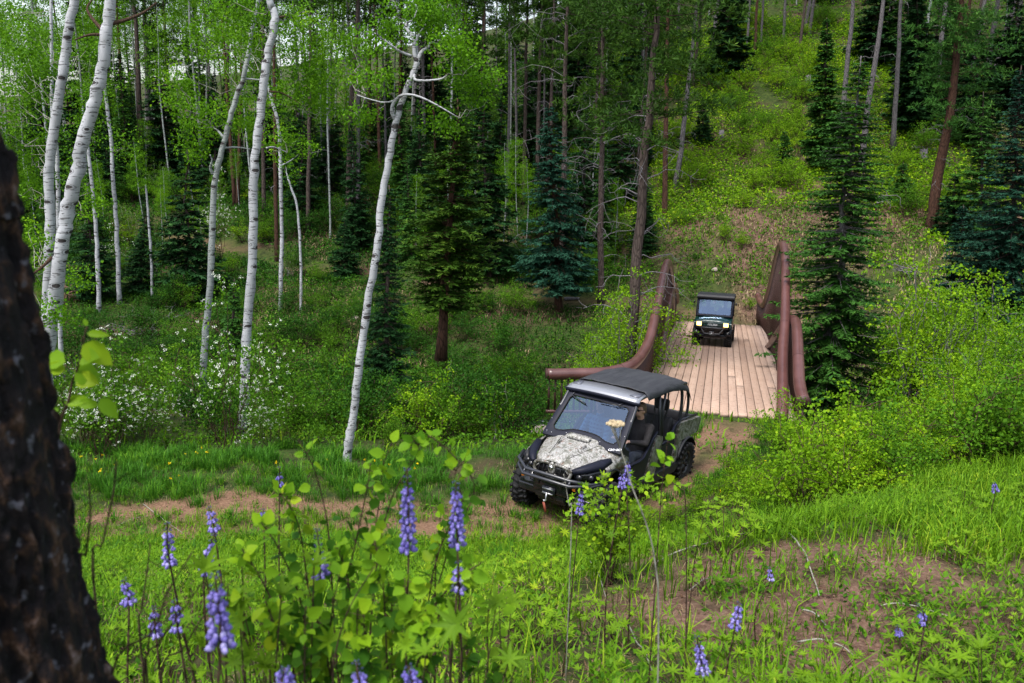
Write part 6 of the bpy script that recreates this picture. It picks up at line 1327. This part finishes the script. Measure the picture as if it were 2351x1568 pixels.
def lupine(top, bot, Y, w_, label, leaves=5, group='lupines in flower in the foreground', base=None, bud=.2, dens=1., stem=None):
    """flower spike between two pixels; the stem runs on down to the ground"""
    A, Bt = at(*top, Y), at(*bot, Y); bx, by = (base if base else (A[0]+(Bt[0]-A[0])*1.6+rng.normal(0, .04), Y+rng.normal(0, .05)))
    G = np.array([bx, by, g1(bx, by)-.02]); root = empty('lupine', G, 0, label, 'flower', group)
    st = spline(np.array([G-G, (G*.45+Bt*.55)-G+np.array([rng.normal(0, .02), 0, 0]), Bt-G, A-G]), 18); mb = MB(); mb.tube(st, np.linspace(.0042, .0018, 18), 6, 0); mb.build('stem', 'twig', root, smooth=True)
    mb = MB(); spike(mb, Bt-G, A-Bt, np.linalg.norm(A-Bt), w_, dens, bud); mb.build('flower_spike', ['lupine_bloom', 'lupine_bud'], root, smooth=True)
    if leaves:
        H = (Bt-G)[2]; z = rng.uniform(.15, .8, leaves); C0 = np.stack([np.interp(z*H, st[:, 2], st[:, 0]), np.interp(z*H, st[:, 2], st[:, 1]), z*H], 1); o = rvec(leaves); o[:, 2] = np.abs(o[:, 2])*.6+.25; C = C0+nrm(o)*rng.uniform(.05, .11, leaves)[:, None]
        mb = MB(); 
        for a_, b_ in zip(C0, C): mb.tube([a_, (a_+b_)/2-(0, 0, .005), b_], .0012, 5, 1, cap=False)
        palmate(mb, C, nrm(o*.6+np.array([0, 0, .7])), rng.uniform(.035, .055, leaves)); mb.build('foliage', ['lupine_leaf', 'twig'], root)
    return root
for a in (((935, 1076), (938, 1262), 1.85, .024, 'tallest purple lupine spike, left of the pair in the centre foreground'), ((1046, 1108), (1050, 1250), 1.9, .024, 'purple lupine spike just right of the tallest one in the centre foreground'),
          ((1052, 1290), (1050, 1350), 1.9, .022, 'short lupine spike below the right one of the centre pair'), ((384, 1200), (390, 1292), 2.2, .024, 'blue purple lupine spike beside the dark trunk, topmost on the left'),
          ((494, 1320), (506, 1482), 1.35, .027, 'large blurred lupine spike closest to the camera at lower left'), ((480, 1165), (492, 1215), 2.4, .022, 'small half open lupine behind the leaves left of centre'),
          ((492, 1228), (468, 1312), 2.2, .024, 'pale lilac lupine spike above the large blurred one'), ((728, 1215), (736, 1320), 1.95, .024, 'lupine spike with dark tip between the round leaves'),
          ((284, 1332), (296, 1382), 2.1, .022, 'short lupine spike close to the dark trunk'), ((352, 1395), (358, 1456), 1.9, .020, 'faded lupine spike low beside bare twigs at left'), ((400, 1380), (408, 1440), 1.9, .022, 'lupine spike right of the faded one at lower left'),
          ((604, 1168), (606, 1204), 3., .020, 'tiny lupine spike above the track edge at left'), ((641, 1072), (642, 1112), 3.3, .020, 'dark tipped lupine standing in front of the bank grass'), ((1442, 1062), (1438, 1110), 3.9, .026, 'lupine spike in front of the buggy door'), ((1426, 1090), (1428, 1118), 3.8, .022, 'small lupine left of the one in front of the buggy door'),
          ((1336, 1130), (1330, 1178), 3.6, .022, 'pale grey lupine in front of the buggy front wheel'), ((1698, 1385), (1688, 1440), 2.5, .024, 'violet lupine on the bare soil at lower right'), ((1600, 1462), (1614, 1545), 2.3, .024, 'tall narrow lupine at the bottom right of centre'),
          ((2108, 1388), (2122, 1428), 2.4, .018, 'lupine in bud among palm shaped leaves at lower right'), ((2060, 1436), (2064, 1456), 2.5, .016, 'tiny pale lupine left of the one in bud'), ((655, 1535), (648, 1590), 1.3, .026, 'cropped lupine at the bottom edge left of centre'),
          ((938, 1530), (948, 1590), 1.4, .024, 'cropped lupine at the bottom edge in the middle'), ((818, 1520), (826, 1580), 1.4, .022, 'grey budding lupine at the bottom edge'), ((2282, 1108), (2286, 1128), 6., .03, 'distant lupine in the grass at the right edge'), ((1766, 1302), (1770, 1330), 4.0, .02, 'faint lupine in the grass right of the fan shaped plant')):
    lupine(*a, leaves=6 if a[2] < 3 else 3, bud=.55 if 'bud' in a[4] or 'dark tip' in a[4] else .2)
def leafy(label, pts, Y, n, size, name='leafy_sapling', lm='round_leaf', stemm='twig', r=.003, t0=.25, group=None, tipm='sprig_leaf', side=.012, spread=.5, ymin=None):
    """an upright stem through pixels with round leaves; it grows from the ground below the last pixel"""
    P = [at(x, y, Y+d) for (x, y), d in zip(pts, np.linspace(0, .05, len(pts)))]; low = P[-1]
    gx_, gy_ = low[0]+(low[0]-P[0][0])*.3, Y+.06; gz_ = g1(gx_, gy_)
    if gz_ < low[2]: P.append(np.array([gx_, gy_, gz_-.02]))
    P = P[::-1]; G = P[0].copy(); root = empty(name, G, 0, label, 'plant', group); q = spline(np.array(P)-G, 26); L = np.linalg.norm(np.diff(q, axis=0), axis=1).sum()
    mb = MB(); mb.tube(q, np.linspace(r, r*.4, 26), 6, 0)
    t_ = np.sort(t0+(1-t0)*rng.random(n)**1.0); idx = t_*25; C0 = np.stack([np.interp(idx, np.arange(26), q[:, k]) for k in range(3)], 1); o = rvec(n, .25); C = C0+o*(size*spread*rng.uniform(.5, 2.2, n)*(1.15-.8*t_))[:, None]
    for a_, b_ in zip(C0, C): mb.tube([a_, b_], .0011, 4, 0, cap=False)
    mb.build('stem', stemm, root, smooth=True)
    D = nrm(o+np.array([0, 0, -.15])); N = nrm(rvec(n)*.8+np.array([0, -.35, .8])); s_ = size*rng.uniform(.6, 1.15, n); young = t_ > .72
    mb = MB()
    for sel, mi in ((~young, 0), (young, 1)):
        if sel.any(): mb.leaves(C[sel], D[sel], N[sel], s_[sel], s_[sel]*.42, mi, kind='o', fold=.25)
    mb.build('foliage', [lm, tipm], root); return root
GS = 'round leaved saplings in the foreground thicket'
for i, (pts, Y, n, sz) in enumerate((([(684, 1008), (720, 1075), (748, 1180), (760, 1300), (770, 1480)], 2.2, 26, .045), ([(850, 1068), (845, 1110), (822, 1220), (800, 1330), (790, 1480)], 2.1, 26, .045), ([(945, 1002), (960, 1040), (905, 1130), (870, 1260), (850, 1450)], 2.2, 28, .045),
    ([(985, 1000), (1035, 1040), (1090, 1120), (1040, 1230), (1010, 1330), (960, 1500)], 2.2, 30, .046), ([(1068, 1055), (1045, 1090), (1060, 1160), (1010, 1260), (980, 1420)], 2.15, 26, .045), ([(900, 1020), (880, 1070), (870, 1160), (850, 1290), (840, 1480)], 2.3, 24, .044),
    ([(640, 1130), (680, 1190), (700, 1290), (720, 1480)], 2.1, 22, .045), ([(600, 1200), (640, 1260), (690, 1380), (710, 1540)], 2.0, 22, .045), ([(555, 1260), (600, 1330), (650, 1440), (690, 1568)], 1.9, 20, .045), ([(1110, 1290), (1050, 1330), (980, 1420), (930, 1568)], 1.9, 22, .046),
    ([(770, 1250), (800, 1340), (830, 1568)], 1.9, 26, .048), ([(860, 1240), (880, 1350), (890, 1568)], 1.85, 26, .048), ([(930, 1330), (940, 1430), (930, 1568)], 1.8, 24, .048), ([(700, 1320), (730, 1430), (760, 1568)], 1.8, 26, .048), ([(1010, 1400), (990, 1470), (950, 1568)], 1.7, 20, .046), ([(610, 1380), (640, 1460), (680, 1568)], 1.75, 20, .046), ([(820, 1400), (820, 1480), (830, 1568)], 1.7, 26, .05))):
    n = int(n*(1.15 if i < 6 else 2.0)); sz *= .86
    leafy(('round leaved sapling with yellow tip, ' + ('tall, reaching the track behind it' if i < 6 else ('mid height at the left of the thicket' if i < 9 else 'low in the shaded foreground thicket'))), pts, Y, n, sz, group=GS+(' tall' if i < 6 else (' left' if i < 9 else ' low')))
for i, (x, y, Y) in enumerate(((560, 1380, 1.9), (620, 1440, 1.8), (520, 1460, 1.8), (700, 1500, 1.7), (760, 1420, 1.8), (840, 1500, 1.7), (900, 1400, 1.9), (980, 1520, 1.7), (1060, 1480, 1.9), (1120, 1420, 2.1), (1150, 1520, 2.0), (1000, 1300, 2.2))):
    leafy('low round leaved shoot '+('on the right side' if x > 880 else 'on the left side')+' of the foreground thicket', [(x+rng.normal(0, 15), y-rng.uniform(60, 130)), (x, y), (x, y+110)], Y, 20, .036, group='low shoots, '+('right' if x > 880 else 'left')+' side of the thicket')
leafy('small leafy sprig with yellow leaves in front of the buggy rear door', [(1533, 1010), (1528, 1050), (1522, 1100), (1515, 1180)], 3.0, 11, .045, lm='sprig_leaf', spread=.4, t0=.35)
leafy('sprig with folded yellow leaves in front of the buggy sill', [(1475, 1095), (1520, 1110), (1560, 1120), (1575, 1190)], 3.1, 12, .045, lm='sprig_leaf', spread=.4)
leafy('reddish stem with small leaves right of the fan shaped plant', [(1640, 1130), (1615, 1190), (1600, 1260), (1590, 1330)], 3.2, 14, .035, lm='lupine_leaf')
# the blurred sprig beside the trunk
Yk = 1.55; G = at(130, 1060, Yk); G = np.array([G[0]-.02, Yk, g1(G[0], Yk)])
root = empty('leaf_sprig', G, 0, 'blurred sprig of big yellow green leaves beside the dark trunk', 'plant')
mb = MB(); mb.tube(spline(np.array([G, at(120, 1300, Yk), at(135, 1000, Yk), at(157, 922, Yk), at(165, 880, Yk), at(184, 828, Yk), at(191, 783, Yk), at(200, 750, Yk)])-G, 30), np.linspace(.0035, .0015, 30), 6); mb.build('stem', 'twig', root, smooth=True)
for px, py, ang, L, wd in ((200, 765, -5, 52, .20), (190, 790, -35, 82, .34), (186, 822, 10, 60, .40), (150, 832, 175, 60, .44), (150, 850, 165, 46, .40), (170, 850, -28, 62, .46), (175, 868, -12, 56, .42), (150, 925, 8, 58, .28), (180, 925, -8, 46, .34), (230, 915, -52, 62, .30), (135, 940, 200, 34, .34), (200, 748, 120, 20, .3)):
    a = R(ang); C = at(px, py, Yk)-G; k_ = Yk/FPX; mb = MB(); D = np.array([[math.cos(a), rng.normal(0, .25), math.sin(a)]]); mb.leaves(C[None], D, np.array([[.1, -.8, .6]]), L*k_, L*k_*wd, 0, kind='o', fold=.3); mb.build('leaf', 'sprig_leaf', root)
# dried yarrow
pts = [(1412, 985), (1424, 1030), (1438, 1070), (1452, 1120), (1470, 1165), (1492, 1230), (1505, 1300), (1512, 1400)]
P = [at(x, y, 2.3) for x, y in pts]; G = np.array([P[-1][0]+.03, 2.32, 0]); G[2] = g1(G[0], G[1]); root = empty('dry_flower', G, 0, 'dried pale yarrow head on a thin stalk in front of the windshield', 'flower')
q = spline(np.array([G]+P[::-1])-G, 24); mb = MB(); mb.tube(q, np.linspace(.003, .0018, 24), 6)
for _ in range(9): mb.tube([q[-4], q[-1]+np.array([rng.normal(0, .016), rng.normal(0, .016), .012])], .0011, 4)
mb.build('stem', 'pale_twig', root)
simple('dry_flower', (.42, .33, .20), .95, 0, .4, 90, bstr=.6)
mb = MB()
for _ in range(70): o = rng.normal(0, 1, 2); o *= min(1, 1.6/np.linalg.norm(o)); mb.blob(q[-1]+np.array([o[0]*.015, o[1]*.015, .014+.004*rng.random()]), (.0042,)*3, 4)
mb.build('flower_head', 'dry_flower', root, smooth=True)
def stick(label, pts, Y, r=.0025, mat='pale_twig', name='dry_stalk', ground_end=True, fork=3):
    P = [at(x, y, Y) for x, y in pts]
    if ground_end and P[-1][2] > g1(P[-1][0], Y): P.append(np.array([P[-1][0], Y+.01, g1(P[-1][0], Y)-.01]))
    G = P[-1].copy(); q = spline(np.array(P)-G, 20); mb = MB(); mb.tube(q, np.linspace(r*.45, r, 20), 6)
    for _ in range(fork): i_ = rng.integers(2, 13); mb.tube([q[i_], q[i_]+rvec(1, .6)[0]*.05], r*.3, 4)
    o = mb.build(name, mat, smooth=True); o.location = G; return tag(o, label, 'twig')
stick('thin bare stalk in front of the buggy bumper', [(1294, 1088), (1300, 1120), (1306, 1160), (1312, 1200)], 3.2)
for lb, pts, Y in (('long curved reddish twig rising right of the dark trunk', [(268, 1060), (262, 1120), (250, 1180), (235, 1250), (215, 1340)], 1.5), ('short grey twig close against the dark trunk', [(205, 1110), (207, 1180), (198, 1270), (190, 1360)], 1.4),
                   ('brown twig slanting up from the foreground to the pale lupine', [(440, 1270), (385, 1360), (350, 1450), (255, 1568)], 1.45), ('brown twig crossing the lower left foreground', [(470, 1330), (420, 1400), (370, 1470), (330, 1568)], 1.5), ('upright grey twig beside the faded lupine', [(360, 1405), (345, 1450), (340, 1500), (338, 1568)], 1.5),
                   ('dark twig at lower left reaching to the large lupine', [(535, 1330), (470, 1410), (420, 1490), (370, 1568)], 1.55), ('brown twig slanting behind the twin lupines at left', [(345, 1250), (335, 1330), (325, 1400), (322, 1470)], 1.9), ('dark stem rising through the thicket to the round leaves', [(860, 1300), (800, 1400), (770, 1500), (765, 1568)], 1.7)):
    stick(lb, pts, Y, .0028, 'twig', 'twig')
def gstick(label, a, b, r, mat='pale_twig', lift=.02, bow=.03):
    A, B_ = foot(*a), foot(*b); t = np.linspace(0, 1, 12)[:, None]; P = A+(B_-A)*t; P[:, 2] = ground(P[:, 0], P[:, 1])+lift+bow*np.sin(t[:, 0]*3.14); P += np.cumsum(rng.normal(0, .004, P.shape), 0)*np.array([1, 1, .2]); mb = MB(); mb.tube(P-A, np.linspace(r, r*.5, 12), 7); o = mb.build('stick', mat, smooth=True); o.location = A; tag(o, label, 'stick')
gstick('longest pale stick lying across the bare soil at right', (1812, 1232), (1890, 1400), .007)
gstick('pale stick end beside the longest one on the bare soil', (1835, 1420), (1895, 1462), .006)
gstick('curved grey stick on the soil at lower right', (1830, 1490), (1960, 1530), .006, bow=.06)
gstick('thin grey stick above the soil bank at right', (1500, 1300), (1760, 1228), .006)
gstick('pale bent stick on the soil right of the fan shaped plant', (1580, 1362), (1640, 1340), .005)
gstick('curved pale stick left of the fan shaped plant', (1300, 1280), (1395, 1395), .005, bow=.08)
gstick('stick lying low on the soil bottom right', (1440, 1440), (1500, 1568), .006)
gstick('dry stem across the light soil at the right', (2020, 1410), (2200, 1440), .004)
gstick('pale stick at the foot of the trackside grass', (330, 1165), (420, 1230), .006)
gstick('straight stick beside the track at left', (270, 1215), (345, 1190), .005)
# fan shaped plant in front of the buggy
G = foot(1397, 1352); root = empty('leafy_bush', G, 0, 'fan shaped bush of red brown stems with bright leaves in front of the buggy', 'bush')
mb = MB(); tips = []
for (x, y) in ((1318, 1150), (1340, 1125), (1362, 1130), (1385, 1110), (1405, 1135), (1425, 1120), (1450, 1110), (1475, 1125), (1500, 1130), (1530, 1150), (1345, 1170), (1470, 1175), (1300, 1190), (1420, 1165)):
    T_ = at(x, y, G[1]+rng.uniform(-.15, .2))-G; q = spline(np.array([(rng.normal(0, .02), 0, -.02), T_*np.array([.25, .4, .42]), T_]), 14); mb.tube(q, np.linspace(.0042, .0015, 14), 6); tips += [q[-1], q[-3], q[-5], q[-7]]
mb.build('stem', 'twig', root, smooth=True); tips = np.array(tips)
mb = MB(); C = np.repeat(tips, 4, 0)+rng.normal(0, .035, (len(tips)*4, 3)); palmate(mb, C, nrm(rvec(len(C))*.6+np.array([0, 0, .9])), rng.uniform(.028, .05, len(C)), k=7, wr=.17); leaf_cloud(mb, tips, .07, 10, .03, m=1, kind='o'); mb.build('foliage', ['lupine_leaf', 'sprig_leaf'], root)
for i, (px, py, Y, n_) in enumerate(((660, 1440, 1.8, 7), (1050, 1450, 1.9, 9), (1120, 1520, 2.0, 9), (540, 1500, 1.7, 7), (900, 1540, 1.55, 6))):
    c0 = at(px, py, Y); G = np.array([c0[0], Y+.05, g1(c0[0], Y+.05)]); root = empty('lupine', G, 0, 'broad lupine leaves '+('low in the shade of the foreground thicket' if i % 2 else 'filling the middle of the foreground thicket'), 'plant', 'lupine leaves in the thicket, '+('low' if i % 2 else 'middle'))
    mb = MB(); C = c0-G+rng.normal(0, 1, (n_, 3))*np.array([.10, .08, .07])
    for c in C: mb.tube(spline(np.array([(rng.normal(0, .02), 0, 0), c*.55+(0, 0, -.05), c]), 8), .0018, 5, 0, cap=False)
    mb.build('stem', 'twig', root); mb = MB(); palmate(mb, C, nrm(rvec(n_)*.5+np.array([0, -.4, .9])), rng.uniform(.035, .06, n_)); mb.build('foliage', 'lupine_leaf', root)
# lupine leaf clumps on the knoll, copied
def clump(n, h, rl):
    root = empty('lupine_clump', (0, 0, 0)); mb = MB(); a = rng.random(n)*6.28; u = rng.random(n)**.5; C = np.stack([np.cos(a)*u*h*.75, np.sin(a)*u*h*.75, h*(1-.45*u)*rng.uniform(.6, 1.1, n)], 1)
    for c in C: mb.tube([c*np.array([.1, .1, 0])-(0, 0, .02), c*np.array([.55, .55, .6]), c], .0018, 5, 0, cap=False)
    mb.build('stem', 'twig', root); mb = MB(); palmate(mb, C, nrm(C*np.array([1, 1, .3])/h*.5+np.array([0, 0, .8])), rl*rng.uniform(.8, 1.2, n)); mb.build('foliage', 'lupine_leaf', root); return root
CL = [clump(16, .26, .046), clump(24, .34, .048), clump(14, .20, .042), clump(20, .30, .040)]; usedc = set()
pts = []
for k in range(2600):
    x, y = rng.uniform(-4, 5.5), rng.uniform(2.5, 8.2); px, py = pix((x, y, g1(x, y)))
    if not (190 < px < 2450 and py < 1800) or any((x-a)**2+(y-b)**2 < (.24+.045*y)**2 for a, b in pts): continue
    if rng.random() < .62*bare_mask(np.array([x]), np.array([y]))[0] or rng.random() < .25: continue
    pts.append((x, y))
    if len(pts) > 58: break
for x, y in pts:
    i = rng.integers(4); o = CL[i] if i not in usedc else copy_tree(CL[i]); usedc.add(i); px, py = pix((x, y, g1(x, y)))
    o.location = (x, y, g1(x, y)-.01); o.rotation_euler = (0, 0, rng.random()*6.28); s_ = rng.uniform(.7, 1.25); o.scale = (s_,)*3
    h_ = 'at left behind the twigs' if px < 560 else ('around the round leaved thicket' if px < 1150 else ('around the fan shaped bush' if px < 1650 else ('on the bare soil at right' if px < 2050 else 'near the right edge'))); z_ = 'close up' if y < 3.6 else ('mid distance' if y < 5.2 else 'on the crest')
    tag(o, f'green lupine leaf clump {z_} {h_}', 'plant', f'lupine leaf clumps {z_} {h_}')
# upright narrow-leaved sprouts and broad blades, too many to count
mb = MB(); P = scatter(9500, -6, 8, 2.3, 9.5, den); n = len(P); k = 11; h_ = rng.uniform(.07, .24, n); t_ = np.tile(np.linspace(.15, 1, k), n); Pr = np.repeat(P, k, 0); Hh = np.repeat(h_, k); ln = np.repeat(rng.normal(0, .25, (n, 2)), k, 0)
Q = Pr+np.stack([ln[:, 0]*Hh*t_, ln[:, 1]*Hh*t_, Hh*t_], 1); a = np.tile(np.arange(k)*2.4, n)+np.repeat(rng.random(n)*6, k); D = nrm(np.stack([np.cos(a), np.sin(a), .35+.8*t_], 1)); L = (.022+.05*Hh+.02*np.sin(t_*3.1))*rng.uniform(.8, 1.2, n*k)
mb.leaves(Q, D, nrm(np.stack([-np.cos(a)*.4, -np.sin(a)*.4, 0*a+1], 1)), L, L*.15, 0, np.clip(np.repeat(rng.normal(.5, .22, n), k)+rng.normal(0, .08, n*k), 0, 1))
twigs(mb, P, np.concatenate([ln[::k], np.ones((n, 1))], 1), h_, .0015, 0)
P = scatter(260, -3, 1.6, 2.6, 6, lambda x, y: path_mask(x, y) < .3); Pb, o = tufted(P, 7, .03); blades(mb, Pb, rng.uniform(.18, .42, len(Pb)), .005, rng.uniform(.2, .8, len(Pb)))
tag(mb.build('herbs', 'grass'), 'upright narrow leaved herbs and broad blades covering the near knoll', 'herbs', kind='stuff')
# ------------------------------------------------------------------ the dark trunk at the left edge
Yt = 1.2; kx = Yt/FPX
edge = [(-40, 120), (8, 350), (38, 560), (62, 640), (90, 760), (108, 860), (128, 980), (145, 1080), (163, 1170), (182, 1280), (205, 1400), (236, 1568), (275, 1760), (320, 1960)]
E_ = np.array([at(x, y, Yt) for x, y in edge]); rad = .165; ctr = E_-np.array([.030, 0, 0]); g0 = g1(ctr[-1][0]-rad, Yt)
top_ = ctr[0]+(ctr[0]-ctr[1])/np.linalg.norm(ctr[0]-ctr[1])*2.6; C_ = np.concatenate([[top_], ctr]); 
if C_[-1][2] > g0: C_ = np.concatenate([C_, [[C_[-1][0]+.02, Yt, g0-.1]]])
C_ = C_[::-1]; S_ = spline(C_, 340); n = 200; a = np.arange(n)*2*np.pi/n; rings = []
zz_ = S_[:, 2]
A2, Z2 = np.meshgrid(a, zz_); rb = rad*np.linspace(1.08, .72, 340)[:, None]; rr = rb+0*A2
disp = .018*fbm(A2*7.0, Z2*7, 3, 4)+.010*np.abs(fbm(A2*20, Z2*26, 7, 3))+.020*np.abs(vnoise(A2*5.1, Z2*4.2, 13))-.012
disp = disp*np.clip(np.abs(np.sin(A2/2))*4, 0, 1)        # closes without a seam
rr = rr+disp; V_ = np.stack([S_[:, 0:1]-rb+rr*np.cos(A2), S_[:, 1:2]+rr*np.sin(A2), np.broadcast_to(S_[:, 2:3], rr.shape)], -1)
root = empty('tree', (S_[0][0], S_[0][1], g0), 0, 'dark rough barked trunk leaning left at the left edge, closest to the camera', 'tree')
mb = MB(); mb.loft(V_-np.array([S_[0][0], S_[0][1], g0])); mb.build('trunk', 'charred_bark', root, smooth=True)
